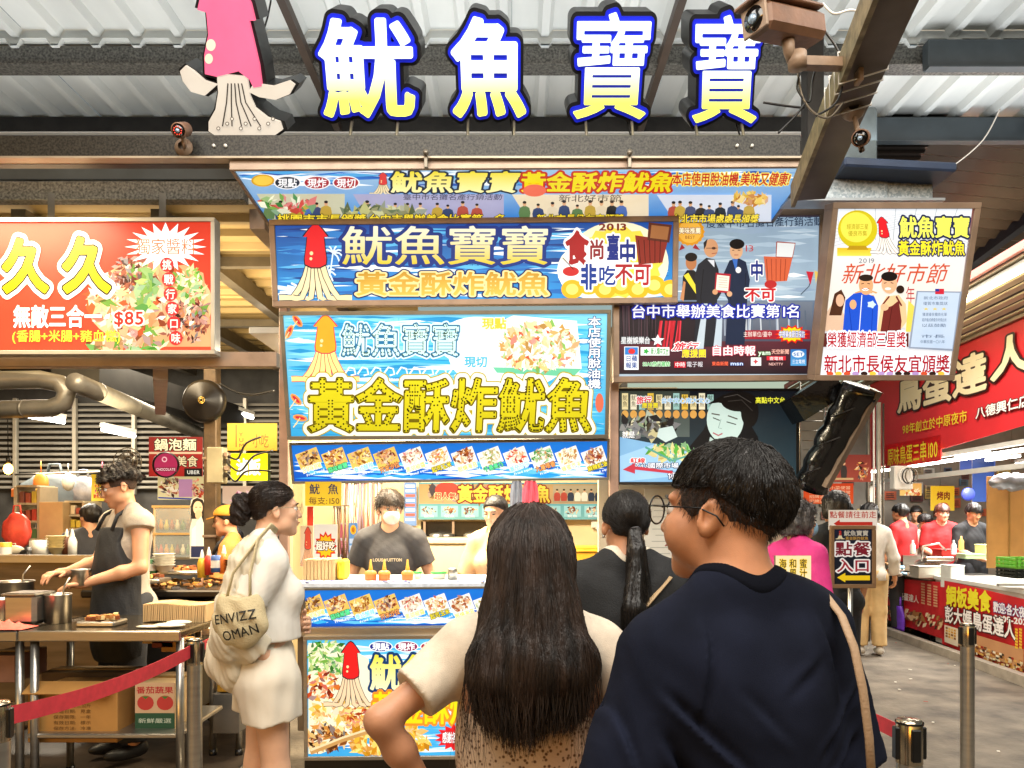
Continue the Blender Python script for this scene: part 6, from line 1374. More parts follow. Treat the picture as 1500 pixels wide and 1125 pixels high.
for row, yy in enumerate((738, 764, 790)):
    for j in range(3):
        i = R.randrange(8); x = 28+j*9; box('packet', '%s packet, %s on the %s shelf under the bulb' % (LAB[i], ['left', 'middle', 'right'][j], ['top', 'middle', 'bottom'][row]), x, yy-R.uniform(12, 19), x+7, yy-1, 7.4, .12, mat('packet_'+COLS[i], COLS[i], .5, var=.15), cat='packet'); k += 1
for row, yy in enumerate((754, 774, 794)):
    for j in range(3):
        i = R.randrange(8); x = 95+j*8; box('packet', '%s carton, %s on the %s shelf beside the tall carton' % (LAB[i], ['left', 'middle', 'right'][j], ['top', 'middle', 'bottom'][row]), x, yy-R.uniform(10, 15), x+6, yy-1, 7.3, .12, mat('packet_'+COLS[i], COLS[i], .5, var=.15), cat='carton')
box('tall_carton', 'tall pale cardboard carton behind the man in dark grey', 57, 735, 92, 790, 7.2, .4, CARDL)
box('white_box', 'white appliance box with black lettering on the far table', 42, 792, 92, 808, 6.8, .3, WHITEP, lambda p, w, h: ptxt(p, '正點', 0, 0, .1, .07, '7c2418', .02))
def bag(name, label, px, py, Y, r, m_, sq=(1, .6, 1.2), cat='bag'):
    T = thing(name, label, cat, P(px, py, Y)); v_ = []; b = MB(); b.ball(P(px, py, Y), r, 18, 12, sc3=sq); bb = b.v
    b.v = [tuple(V(q)+V((.06*r*math.sin(60*q[2]+9*q[0]), .06*r*math.sin(50*q[0]), 0))) for q in b.v]; b.build('body', m_, T)
    b = MB(); c = P(px, py, Y); b.tube([c+V((-.3*r, 0, r*sq[2]*.85)), c+V((-.2*r, 0, r*sq[2]*1.35)), c+V((.2*r, 0, r*sq[2]*1.35)), c+V((.3*r, 0, r*sq[2]*.85))], r*.06, 6); b.build('handle', m_, T); return T
bag('red_plastic_bag', 'translucent red plastic bag hanging by the goods shelf', 25, 778, 6.9, .13, mat('red_bag', 'd84a3c', .35, var=.2, vs=12, bump=.4, bs=20), (1, .5, 1.3))
bag('white_plastic_bag', 'white plastic bag on the far table at the left edge', 20, 806, 6.6, .07, mat('bag_plastic', 'x'), (1.3, .6, .6))
bag('tarp_bundle', 'grey tarpaulin bundle hanging under the louvres', 80, 725, 8.6, .28, mat('grey_tarp', '5c6468', .5, var=.3, vs=4, bump=.4, bs=12), (1.5, .4, .9), 'tarpaulin')
bag('silver_bundle', 'silvery plastic bundle right of the grey tarpaulin', 122, 724, 8.6, .2, mat('silver_film', '8c8c90', .3, .4, var=.3, vs=8, bump=.5, bs=16), (1.1, .4, 1), 'bundle')
for i, (x, l) in enumerate(((16, 'orange'), (34, 'brown'), (46, 'yellow'))):
    box('snack_box', '%s snack box on the rail below the louvres' % l, x, 716, x+10, 728, 8.0, .15, mat('snack_'+l, ['c86a2c', '7c4a2c', 'd0a030'][i], .5, var=.2), cat='box')
wire('hall_rail', 'thin steel rail under the louvres', [P(22, 695, 8.4), P(200, 690, 8.4)], .012, STEEL, 4, 'rail')
def d_y1(p):
    p.full('d8c838', 'e8dc60'); p.food(150, 716, 12, 14, ['e07050', 'f0f0d0', 'c8489c', 'd84030'], 40, size=.2); p.text('鮮魚湯', 137, 724, 150, 730, 'b02828', off=.02)
flat('yellow_menu_banner', 'yellow and pink menu banner left of the apron cook\'s head', 'banner', 134, 695, 168, 734, 7.6, d_y1)
def d_rn(p):
    p.full('8c1418', 'b02424'); p.rect(218, 662, 296, 665, 'e0c0a0'); p.rect(270, 686, 296, 698, '181414'); p.text('鍋泡麵', 226, 643, 288, 660, 'f4ecc8', off=.02, lay=[(.06, '181010')]); p.text('美食', 258, 668, 290, 684, 'e8d8b0', off=.01, lay=[(.06, '181010')]); p.text('UBER', 274, 688, 293, 695, 'e8e8e0', off=.02)
flat('noodle_sign', 'dark red noodle sign with pale brush characters by the brown post', 'sign', 218, 640, 297, 698, 7.6, d_rn, PH)
T = thing('round_sign', 'round magenta sign hanging in front of the noodle sign', 'sign', P(243, 681, 7.2)); b = MB(); b.lathe([(0, -.03), (.115, -.03), (.12, -.02), (.12, .02), (0, .02)], P(243, 681, 7.2), 30, (0, 1, 0)); b.build('rim', BLACK, T)
p = Panel(P(243, 681, 7.16), (1, 0, 0), (0, 0, 1), (0, -1, 0)); p.ell(243, 681, 17, 17, 'a82458', 30); p.ell(241, 673, 4, 4, 'f0c0d0'); p.ell(241, 673, 2.4, 2.4, 'a82458'); p.rect(227, 684, 259, 691, '8c1c48'); p.text('CHOCOLATE', 229, 685, 257, 690, 'f0e0e8', off=.01); p.build('face', PH, T)
def d_yy(p): p.full('e0c800', 'f4e020'); p.text('滷飯', 346, 672, 382, 696, 'f8f8e8', off=.03, lay=[(.07, 'c0a000')])
flat('yellow_light_sign', 'bright yellow lit sign with white characters beside the meter box', 'sign', 338, 664, 392, 704, 6.9, d_yy, PLB, .08, mat('green_edge', '5c7040', .5))
def d_yb(p): p.full('c09828', 'd8b038'); p.text('YUMMY', 350, 632, 360, 672, '4c3c10', vert=True, off=.0); p.line([(346, 622), (346, 655)], 1.4, '5c4818'); p.text('小吃', 370, 636, 394, 656, '6c5418')
flat('yellow_board', 'mustard yellow board above the lit yellow sign', 'board', 333, 620, 406, 660, 7.2, d_yb)
def d_fp(p):
    p.full('d8c890', 'e8dca8'); p.food(250, 712, 16, 14, ['a8482c', 'f0e0c0', 'e0a070', '402018'], 50, size=.2); p.rect(262, 702, 282, 728, 'c08cb0'); p.food(290, 715, 9, 14, ['c83828', 'e87848', '7c1c14'], 40, size=.2); p.line([(232, 729), (282, 731)], 2, '2840a0'); p.text('炸物', 240, 700, 262, 708, '402818')
flat('food_poster', 'row of food posters below the red noodle sign', 'poster', 231, 698, 303, 732, 7.8, d_fp, PH)
def d_p2(p): p.full('c8a890', 'd8c0a8'); p.food(358, 735, 20, 14, ['c86080', 'e8b0c0', 'e0e0d8', '905068'], 60, size=.2)
flat('pink_poster', 'pinkish poster behind the capped cook', 'poster', 326, 712, 380, 760, 8.6, d_p2, PH)
T = thing('glass_cabinet', 'glass-fronted food cabinet behind the apron cook', 'cabinet', P(255, 790, 6.8))
for yy in (742, 782, 818): b = MB(); b.box((PX(252, 6.8), 6.95, PZ(yy, 6.8)), (.36, .3, .02)); b.build('shelf', STEEL, T)
for x in (223, 281): b = MB(); b.box((PX(x, 6.8), 6.85, PZ(780, 6.8)), (.02, .02, .46)); b.build('post', STEEL, T)
b = MB(); b.box((PX(252, 6.8), 6.81, PZ(780, 6.8)), (.33, .006, .44)); b.build('pane', mat('cabinet_glass', 'dfe8e4', .05, alpha=.2, spec=.7), T)
for k in range(14): b = MB(); c = P(228+(k % 7)*8, 776 if k < 7 else 812, 6.9); b.lathe([(0, 0), (.02, 0), (.022, .04), (.01, .07), (.01, .09), (0, .09)], c, 8); tag(b.build('jar', mat('jar_'+COLS[k % 8], COLS[k % 8], .3, var=.2)), '%s jar in the %s row of the glass cabinet, %s along' % (LAB[k % 8], 'upper' if k < 7 else 'lower', ['first', 'second', 'third', 'fourth', 'fifth', 'sixth', 'last'][k % 7]), 'jar')
# cardboard standee (flat figure cut from board)
p = Panel.from_px((274, 728), (304, 728), (274, 818), (304, 818), 6.6, 6.6); T = thing('standee', 'flat cardboard standee of a woman in white covering her mouth', 'standee', P(289, 818, 6.6))
sil = [(280, 732), (288, 728), (298, 732), (301, 745), (300, 762), (303, 775), (303, 818), (278, 818), (278, 775), (281, 762), (278, 745)]
vv, ff = fill([[p.px(*q) for q in sil]], .5, 0, 'BOTH'); b = MB(); b.add([p.o+p.u*x+p.v*y+p.w*(-.012 if z < 0 else 0) for x, y, z in vv], ff); b.build('board', WHITEP, T)
p.poly([(280, 760), (279, 742), (283, 732), (289, 729), (297, 732), (301, 745), (300, 768), (295, 760), (285, 760)], '181416'); p.ell(290, 744, 7, 10, 'e0bca0'); p.line([(286, 743), (289, 743)], 1, '403028'); p.line([(292, 743), (295, 743)], 1, '403028'); p.ell(291, 754, 5, 7, 'd8ac8c'); p.poly([(281, 775), (288, 768), (296, 768), (302, 776), (302, 800), (280, 800)], 'ece8e0'); p.poly([(287, 800), (287, 765), (295, 756), (299, 768), (297, 800)], 'e4ded4'); p.poly([(280, 800), (302, 800), (302, 816), (280, 816)], '20284c')
p.build('print', PF, T)
# ------------------------------------------------------------------ barrier posts and belts
def stanchion(x, y, h, label, name='barrier_post'):
    T = thing(name, label, 'barrier post', (x, y, 0), group='belt barrier posts'); b = MB(); b.lathe([(0, .0), (.17, 0), (.175, .012), (.16, .03), (.05, .045), (.036, .06)], (x, y, 0), 32); b.build('base', STEEL, T)
    b = MB(); b.lathe([(.036, .05), (.036, h-.13)], (x, y, 0), 28); b.build('pole', STEEL, T)
    b = MB(); b.lathe([(.0365, h-.13), (.037, h-.128), (.037, h-.012), (.033, h-.002), (0, h)], (x, y, 0), 28); b.build('head', mat('chrome_head', 'b0a28c', .18, .95, var=.05), T)
    b = MB(); b.lathe([(.039, h-.014), (.039, h-.008)], (x, y, 0), 28); b.build('ring', BLACK, T)
    for a in (0, math.pi/2, math.pi, -math.pi/2):
        b = MB(); c = V((x+.038*math.cos(a), y+.038*math.sin(a), h-.07)); b.box(c, (.016, .026, .095), Matrix.Rotation(a, 3, 'Z'), bev=.003); b.build('belt_clip', BLACK, T)
    return T
S1 = (PX(285, 3.8), 3.8); S2 = (PX(1332, 2.28), 2.28); S3 = (PX(1417, 4.3), 4.3); S0 = (PX(-3, 2.5), 2.5); S4 = (-1.15, 5.05)
stanchion(*S1, .955, 'chrome belt post in front of the kitchen tables'); stanchion(*S2, .955, 'chrome belt post nearest the camera at the lower right'); stanchion(*S3, .96, 'tall chrome belt post in front of the red freezer banner'); stanchion(*S0, .955, 'belt post at the left edge of the picture')
stanchion(1.28, 3.9, .95, 'belt post hidden behind the queue, by the counter')
def belt(a, b_, label, z0=.90, z1=.90, m_=CLOTH_RED, h=.05):
    a = V((*a, z0)); b_ = V((*b_, z1)); n = 14; vs = []
    for i in range(n+1):
        t = i/n; q = a.lerp(b_, t)+V((0, 0, -.035*4*t*(1-t))); vs += [q+V((0, 0, h/2)), q-V((0, 0, h/2)), q+V((0.002, .003, h/2)), q+V((.002, .003, -h/2))]
    fs = []
    for i in range(n): k = i*4; fs += [(k, k+1, k+5, k+4), (k+2, k+6, k+7, k+3), (k, k+4, k+6, k+2), (k+1, k+3, k+7, k+5)]
    b = MB(); b.add(vs, fs, smooth=False); tag(b.build('barrier_belt', m_), label, 'barrier belt', 'red barrier belts')
belt(S0, S1, 'red belt running from the left edge up to the chrome post', h=.062); belt(S1, (PX(352, 5.2), 5.2), 'red belt continuing behind the woman in white'); belt(S2, (1.28, 3.9), 'red belt going behind the young man at the lower right')
belt(S3, (PX(1417, 4.3)+.9, 6.6), 'short red belt behind the freezer banner post') if False else None
# ------------------------------------------------------------------ order-here sign
def d_o1(p): p.full('e8dccc', 'f0e8dc'); p.text('點餐請往前走', 1215, 749, 1284, 759, 'b82c20', off=.01); p.poly([(1221, 767), (1230, 761), (1230, 764.5), (1278, 764.5), (1278, 769.5), (1230, 769.5), (1230, 773)], 'c03024')
flat('direction_sign', 'white sign with red arrow above the order sign', 'sign', 1214, 747, 1285, 776, 5.45, d_o1, PH)
def d_o2(p):
    p.full('141c30', '16181c'); p.text('魷魚寶寶', 1236, 777, 1272, 785, 'b8b0a0', off=.02); p.text('黃金酥炸魷魚', 1238, 786, 1272, 791, 'a8803c', off=.02); squid_art(p, 1226, 777, 1235, 790, 'b02c28')
    p.text('點餐', 1223, 794, 1275, 814, '7c1c2c', off=.02, lay=[(.09, 'f0ece8')]); p.text('入口', 1225, 819, 1275, 838, '9c2434', off=.02, lay=[(.09, 'f0ece8')]); p.poly([(1226, 846), (1238, 839), (1238, 843), (1274, 843), (1274, 850), (1238, 850), (1238, 853)], 'f0c81c')
p, T = flat('order_sign', 'dark framed order entrance sign with yellow arrow on a stand', 'sign', 1221, 775, 1277, 856, 5.4, d_o2, PH)
M = Matrix((p.u, p.v, p.w)).transposed()
for cx, cy, sx, sy in ((0, p.H/2+.012, p.W+.05, .028), (0, -p.H/2-.012, p.W+.05, .028), (-p.W/2-.012, 0, .028, p.H), (p.W/2+.012, 0, .028, p.H)): b = MB(); b.box(p.L(cx, cy, 0), (sx, sy, .03), M, bev=.004); b.build('frame_rail', mat('bronze_frame', '94785c', .4, .5, var=.1), T)
b = MB(); b.cyl((p.o.x, 5.44, 0), (p.o.x, 5.44, p.o.z), .018, n=12); b.build('stand_pole', STEEL, T); b = MB(); b.lathe([(0, 0), (.2, 0), (.19, .02), (.03, .03)], (p.o.x, 5.44, 0), 24); b.build('stand_base', DKM, T)
# ------------------------------------------------------------------ right-hand stalls
def SP(px, py):       # pixel onto the stall front plane x = AX(d)
    k = (px-CX)/F; d = (4.93-7.4*.07)/(k-.07); return P(px, py, d)
def side_panel(x0, x1, yt0, yt1, yb0, yb1, off=0.0):
    """panel on the aisle plane: left (far) edge at x0, right (near) edge at x1"""
    a, b, c, d = SP(x0, yt0), SP(x1, yt1), SP(x0, yb0), SP(x1, yb1)
    u = (b-a); u.z = 0; u.normalize(); vv = V((0, 0, 1)); w = u.cross(vv); o = (a+b+c+d)/4+w*off
    p = Panel(o, u, vv, w); p.W = (b-a).length; p.H = ((a-c).length+(b-d).length)/2; p.cor = (a, b, c, d); return p
def put_side(name, label, cat, quad, draw, m_=PF, off=0.0, th=.01, fr=None):
    p = side_panel(*quad, off=off); T = thing(name, label, cat, p.o); a, b_, c, d = p.cor; b = MB(); back = -p.w*th
    b.add([a, b_, d, c, a+back, b_+back, d+back, c+back], [(3, 2, 1, 0), (4, 5, 6, 7), (0, 1, 5, 4), (2, 3, 7, 6), (1, 2, 6, 5), (3, 0, 4, 7)]); b.build('sheet', fr or mat('banner_red', 'd82830', .55, var=.08, vs=2, bump=.05, bs=8), T)
    p.o = p.o; draw(p); p.build('print', m_, T, kind='stuff'); return p, T
def d_rb(p):
    p.text('八德興仁店', 1430, 604, 1499, 604+1, 'ffffff') if False else None
def stext(p, s_, xa, ya, xb, yb, h0, h1, c, off=0.0, lay=(), **k):
    """lettering on the aisle plane along a sloping base line in the photograph"""
    a = V(p.px(xa, ya)); b = V(p.px(xb, yb)); t = p.px(xa, ya-h0); hh = t[1]-a[1]; N = len(s_); e = (b-a)
    for (o_, cc) in [(off+e_, k_) for e_, k_ in lay]+[(off, c)]:
        z = p.nxt(); pos = 0; tot = sum(adv(ch) for ch in s_)
        for ch in s_:
            if ch != ' ':
                v, f = (tmesh(ch, 0, 2) if o_ == 0 else gmesh(ch, round(o_, 4))[:2])
                p.b.add([p.L(a.x+e.x*(pos+x)/tot, a.y+e.y*(pos+x)/tot+hh*(y+.09)/.93, z) for x, y in v[:, :2]], f, cc)
            pos += adv(ch)
def d_big(p):
    stext(p, '鳥蛋達', 1314, 606, 1446, 571, 47, 0, 'f0e0b8', off=.03, lay=[(.05, '301008')]); stext(p, '人', 1450, 560, 1512, 541, 56, 0, 'f0e0b8', off=.03, lay=[(.05, '301008')])
    stext(p, '98年創立於中原夜市', 1322, 637, 1417, 618, 15, 0, 'f0d830', off=.01); stext(p, '八德興仁店', 1429, 614, 1510, 594, 16, 0, 'f8f4f0', off=.02, lay=[(.06, '581018')])
put_side('egg_banner', 'long red banner of the egg stall across the upper right', 'banner', (1274, 1560, 560, 440, 688, 606), d_big, off=.02)
def d_pr(p): stext(p, '原味鳥蛋三串100', 1300, 683, 1374, 671, 25, 0, 'f4e030', off=.01)
put_side('skewer_price_sign', 'small red sign reading 100 hung below the egg banner', 'sign', (1297, 1378, 652, 637, 687, 675), d_pr, off=.06)
# stall frame posts on the right
T = thing('egg_stall', 'grey posts and rails of the egg stall', 'stall frame', (AX(11.2), 11.2, 0))
for d_ in (11.3, 7.3): b = MB(); b.box((AX(d_)+.02, d_, 1.7), (.07, .07, 3.4), bev=.005); b.build('post', mat('pale_grey_metal', 'x'), T)
for z in (2.28, 2.05): b = MB(); b.bar((AX(11.3)+.05, 11.3, z), (AX(6)+.05, 6, z), .06, .05); b.build('rail', WHITEP, T)
b = MB(); b.tube([(AX(11.2)+.02, 11.2, 2.2), (AX(6)+.02, 6, 2.2)], .02, 8); b.build('rail_lamp', TUBE, T)
for k, (x, r) in enumerate(((1272, .02), (1280, .012), (1287, .03), (1294, .012))):
    b = MB(); Y = 9.6+k*.1; b.cyl((PX(x, Y), Y, 0), (PX(x, Y), Y, 3.0), r, n=10); tag(b.build('conduit', [DSTEEL, WHITEP, mat('pale_grey_metal', 'x'), DSTEEL][k]), ['thin dark pipe, leftmost of the pipes beside the order sign', 'thin white conduit next to the dark pipe', 'thick pale pipe beside the order sign', 'thin pipe right of the thick pale one'][k], 'pipe')
T = thing('electric_box', 'white electric box with coiled leads under the skewer price sign', 'box', P(1322, 700, 9.2)); b = MB(); b.box(P(1320, 700, 9.2), (.22, .12, .28), bev=.01); b.build('case', WHITEP, T)
for k in range(3): b = MB(); c = P(1326+k*4, 697, 9.1); b.tube([c+V((.07*math.cos(a), -.01*k, .09*math.sin(a))) for a in [i*.4 for i in range(16)]], .008, 5, closed=True); b.build('coil', [WHITEP, BLACK, DSTEEL][k], T)
# signs and posters deep right
def d_or(p):
    p.full('c8401c', 'e05828')
    for k in range(4): p.text('招牌滷味小菜便當', 1185, 712+k*6.5, 1246, 717+k*6.5, 'f8c8a0')
flat('orange_menu_board', 'orange menu board with rows of small writing behind the man\'s hair', 'menu sign', 1177, 708, 1250, 738, 7.6, d_or, PH)
def d_rp(p): p.full('7c3028', 'a04838'); mini_person(p, 1236, 700, 26, '3c3430'); p.food(1262, 690, 10, 14, ['c86838', 'e8b060', '3c1810'], 40, size=.2); p.rect(1222, 700, 1250, 703, 'c8a070')
flat('framed_photo_poster', 'reddish poster with photos above the orange menu board', 'poster', 1222, 666, 1276, 706, 7.9, d_rp, PH)
def d_y3(p): p.full('e0b020', 'e8c038'); p.text('烤肉', 1372, 720, 1392, 732, '7c2818', off=.03); p.ell(1382, 742, 8, 6, 'c85028')
flat('yellow_bbq_poster', 'yellow poster behind the man in the red T-shirt', 'poster', 1363, 712, 1398, 748, 12.5, d_y3, PH)
def d_y4(p): p.full('d8a050', 'e0b868'); p.food(1335, 722, 12, 6, ['c86030', 'f0d8a0'], 24, size=.25)
flat('orange_photo_poster', 'small orange food poster left of the yellow one', 'poster', 1318, 708, 1350, 726, 12.5, d_y4, PH)
def d_bb(p): p.full('24386c', '3c58a0'); p.text('炒飯', 1445, 640, 1454, 660, 'c8d8f8', vert=True, off=.01)
flat('blue_hanging_banner', 'dark blue hanging banner at the upper right of the egg stall', 'banner', 1424, 672, 1456, 735, 11.5, d_bb, PH)
def d_bb2(p): p.full('2c3c78', '4c60a8'); p.text('03', 1430, 671, 1452, 684, 'b8c8f0')
flat('blue_number_banner', 'small blue sign above the dark blue hanging banner', 'sign', 1406, 664, 1458, 690, 12, d_bb2, PH)
T = thing('round_blue_sign', 'round blue sign beside the dark blue banner', 'sign', P(1418, 724, 11)); b = MB(); b.lathe([(0, -.02), (.09, -.02), (.095, 0), (.09, .02), (0, .02)], P(1418, 724, 11), 24, (0, 1, 0)); b.build('disc', mat('violet_blue', '3c48a0', .4, emis=.25), T)
T = thing('cardboard_sheet', 'tall brown cardboard sheet screening the right stall', 'cardboard', P(1478, 765, 8.6)); b = MB(); b.box(P(1480, 765, 8.6), (.50, .03, 1.02), Matrix.Rotation(-.08, 3, 'Z'), bev=.004); b.build('sheet', CARD, T)
b = MB(); b.box(P(1478, 765, 8.57)+V((0, -.01, 0)), (.012, .012, 1.0)); b.build('crease', mat('box_tape', 'x'), T)
b = MB(); b.ball(P(1482, 706, 8.4), .18, 20, 10, sc3=(1.4, .5, .5)); b.v = [tuple(V(q)+V((0, 0, .02*math.sin(60*q[0])))) for q in b.v]; tag(b.build('plastic_bundle', mat('silver_film', 'x')), 'clear plastic bundle on top of the cardboard sheet', 'bundle')
# back wall of the right hall
T = thing('right_hall_wall', 'cluttered dim wall closing off the right hall', 'wall', (6, 14, 0))
for i in range(8): b = MB(); b.box((2.0+i*1.3, 14.2, 1.7), (1.294, .06, 3.9)); b.build('wall_panel', mat('hall_panel', '8f8a80', .7, var=.3, vs=1.5), T)
b = MB(); b.box((12.2, 10, 1.8), (.06, 9, 4)); b.build('end_panel', mat('hall_panel', 'x'), T)
b = MB(); b.box((1.0, 10.5, 1.5), (.06, 7.2, 3.6)); tag(b.build('partition_wall', mat('hall_panel', 'x')), 'dim partition wall running back behind the television', 'wall')
k = 0
for hz_, (ya, yb) in (('high', (688, 708)), ('mid-height', (712, 732)), ('low', (736, 758))):
    for zn, (xa, xb) in (('near the order sign', (1195, 1300)), ('behind the red shirts', (1300, 1400)), ('by the cardboard sheet', (1400, 1490))):
        for c, cn in (('b8a888', 'beige'), ('c86848', 'orange'), ('d8c070', 'yellow'), ('5c7890', 'blue'), ('8c5c4c', 'brown'), ('d8d8d0', 'white'), ('704848', 'maroon')):
            x = R.uniform(xa, xb); y = R.uniform(ya, yb); w_ = R.uniform(8, 22); h_ = R.uniform(6, 16); k += 1
            T2 = thing('wall_notice', '%s notice %s %s on the far right hall wall' % (cn, hz_, zn), 'notice', P(x, y, 14), group='notices on the far right hall wall')
            b = MB(); b.box(P(x, y, 14.14-.004*(k % 9)), (w_*14.1/F, .02, h_*14.1/F)); b.build('sheet', mat('notice_'+c, c, .6, var=.2, vs=9), T2)
            b = MB()
            for q_ in range(3): b.box(P(x, y, 14.11-.004*(k % 9))+V((0, 0, (q_-1)*h_*3/F)), (w_*9/F, .006, .012))
            b.build('lettering', mat('notice_ink', '3c2c28', .6), T2, kind='stuff')
for k in range(5): tube_lamp(P(1400+k*22, 668+k*3-6*(k % 2), 10.5+k*.4), P(1428+k*22, 665+k*3-6*(k % 2), 10.5+k*.4), 'tube lamp number %s from the left inside the egg stall' % ['one', 'two', 'three', 'four', 'five'][k])
# egg stall counter, banners, freezer
T = thing('egg_stall_counter', 'long steel counter of the egg stall with pans', 'counter', (AX(10.5)+.4, 10.5, 0))
b = MB(); b.bar((AX(12)+.42, 12, .47), (AX(9.35)+.42, 9.35, .47), .8, .62); b.build('body', DSTEEL, T); b = MB(); b.bar((AX(12)+.4, 12, .81), (AX(9.3)+.4, 9.3, .81), .9, .05); b.build('top', STEEL, T)
b = MB(); b.bar((AX(12)+.1, 12, .95), (AX(10)+.1, 10, .95), .3, .2); b.build('griddle_box', STEEL, T)
for d_ in (9.5, 10.6, 11.7):
    b = MB(); b.tube([(AX(d_)+.1+.07*math.cos(a)*0, d_+.07*math.cos(a), .10+.07*math.sin(a)) for a in [i*.628 for i in range(10)]], .02, 6, closed=True); b.build('wheel', BLACK, T)
def d_lo(p):
    stext(p, '彭大媽鳥蛋達人', 1297, 873, 1346, 884, 10, 0, 'f0e8e0', off=.02)
    for k in range(9):
        a = p.px(1300+k*5, 905); p.b.add([p.L(a[0]+R.uniform(-.2, .2)+q[0], a[1]+R.uniform(-.05, .05)+q[1], .004+.0003*k) for q in ((0, 0), (.14, .02), (.15, .07), (.01, .06))], [(0, 1, 2, 3)], R.choice(['e0c090', '7c4c28', 'f0e0c0', 'b07840']))
    for k in range(60):
        x = R.uniform(1296, 1378); y = 890+(x-1296)*.22+R.uniform(0, 17); a = p.px(x, y); p.b.add([p.L(a[0]+q[0], a[1]+q[1], .006+.0001*k) for q in ((0, 0), (.05, .01), (.09, .06), (.02, .05))], [(0, 1, 2, 3)], R.choice(['e0c090', '7c4c28', 'f0e0c0', 'b07840', '4c2c18']))
    for k in range(3):
        for j in range(8): a = p.px(1350+k*9, 856+k*2+j*4); p.b.add([p.L(a[0]+q[0], a[1]+q[1], .006) for q in ((0, 0), (.10, 0), (.10, .02), (0, .02))], [(0, 1, 2, 3)], 'e0a880')
put_side('counter_banner', 'red counter banner beyond the purple bag', 'banner', (1294, 1384, 846, 853, 906, 937), d_lo, off=.03)
T = thing('display_freezer', 'white chest freezer with a red banner on its side', 'freezer', (AX(8)+.4, 8, 0))
b = MB(); b.bar((AX(9.25)+.42, 9.25, .43), (AX(6.2)+.42, 6.2, .43), .8, .74); b.build('body', WHITEP, T); b = MB(); b.bar((AX(9.25)+.42, 9.25, .825), (AX(6.2)+.42, 6.2, .825), .84, .04); b.build('lid', mat('white_enamel', 'dcdcd8', .3, var=.05), T)
b = MB(); b.bar((AX(7.9)+.42, 7.9, .85), (AX(7.86)+.42, 7.86, .85), .84, .03); b.build('lid_seam', STEEL, T)
for k in range(4): b = MB(); b.box((AX(9.1-k*.9)+.1, 9.1-k*.9, .03), (.06, .06, .06), bev=.01); b.build('castor', BLACK, T)
def d_fz(p):
    stext(p, '銅板美食', 1386, 886, 1452, 898, 28, 0, 'f4ea30', off=.035); stext(p, '歡迎:各大夜市', 1455, 896, 1512, 908, 15, 0, 'f4f0f8', off=.03, lay=[(.06, '3c2c80')]); stext(p, '2009-2023', 1456, 910, 1512, 918, 11, 0, 'f8f4f4', off=.04)
    stext(p, '彭大媽鳥蛋達人', 1384, 911, 1488, 938, 24, 0, 'fbf8f8', off=.025, lay=[(.06, '301010')])
    def q(x0, y0, x1, y1, c, z=.004): a = [p.px(x, y) for x, y in ((x0, y1), (x1, y1+(x1-x0)*.38), (x1, y0+(x1-x0)*.3), (x0, y0))]; p.b.add([p.L(*r, z) for r in a], [(0, 1, 2, 3)], c)
    q(1384, 915, 1404, 940, 'e8dcc8'); q(1404, 922, 1500, 945, 'c89468')
    for k in range(220): x = R.uniform(1408, 1520); y = 938+(x-1408)*.36+R.uniform(-3, 16); q(x, y, x+4, y+3, R.choice(['e8d8b0', 'c88c3c', 'f4ecd8', '8c4c20', 'e0b060', 'b03020', '403020']), .006+.00002*k)
    for k in range(16): x = 1386+(k % 4)*4; y = 918+(k//4)*4+(k % 4)*1.3; q(x, y, x+3, y+2.6, R.choice(['d8a030', '8c5c20', 'f0c860']), .007)
    for k in range(14): x = 1488+(k % 2)*6; y = 920+(k//2)*4.4; q(x, y, x+4, y+3, 'f0c838', .007)
put_side('freezer_banner', 'bright red banner on the white freezer, nearest at the right', 'banner', (1380, 1600, 849, 902, 943, 1032), d_fz, off=.03)
T = bag('purple_bag', 'purple plastic bag hanging from the counter banner', 0, 0, 1, .001, mat('purple_film', '6c3cc8', .35, var=.2, vs=12, bump=.4, bs=14))
for ch in list(T.children): bpy.data.objects.remove(ch)
T.location = SP(1324, 915); _inv[T.name] = Matrix.Translation(T.location).inverted()
b = MB(); c = SP(1324, 905)+V((-.07, 0, 0)); vs = []
for j in range(10):
    for i in range(14): a = i*2*math.pi/14; w_ = (.06+.06*min(1, j/3)); vs.append(c+V((.035*math.sin(a), w_*math.cos(a)*1.25*(1+.08*math.sin(3*a+j)), .16-.035*j-.0)))
b.add(vs, [(j*14+i, j*14+(i+1) % 14, (j+1)*14+(i+1) % 14, (j+1)*14+i) for j in range(9) for i in range(14)]+[tuple(126+i for i in range(14))], smooth=True); b.build('body', mat('purple_film', 'x'), T)
b = MB(); b.tube([c+V((0, -.05, .15)), c+V((.01, -.03, .27)), c+V((.01, .03, .27)), c+V((0, .05, .15))], .012, 6); b.build('handle', mat('purple_film', 'x'), T)
# goods on the right counters
def crate(px, py, Y, w, d_, h, m_, label):
    c = P(px, py, Y); T = thing('plastic_basket', label, 'basket', c)
    for cx, cy, sx, sy in ((0, -d_/2, w, .012), (0, d_/2, w, .012), (-w/2, 0, .012, d_), (w/2, 0, .012, d_)):
        for zz in (.2, .55, .95): b = MB(); b.box(c+V((cx, cy, h*zz)), (sx+.012, sy, h*.2)); b.build('band', m_, T)
        for k in range(6):
            b = MB(); b.box(c+V((cx+(k/5-.5)*sx*.95 if sx > sy else cx, cy+(k/5-.5)*sy*.95 if sy > sx else cy, h*.5)), (.012, .012, h)); b.build('rib', m_, T)
    b = MB(); b.box(c+V((0, 0, .006)), (w, d_, .012)); b.build('floor', m_, T)
crate(1492, 832, 7.6, .24, .3, .10, mat('green_plastic', '6cb83c', .4, var=.1), 'lime green basket stacked on the freezer at the right edge'); crate(1492, 846, 7.6, .24, .3, .09, mat('dark_basket', '1c2420', .4, var=.1), 'dark basket under the lime green one')
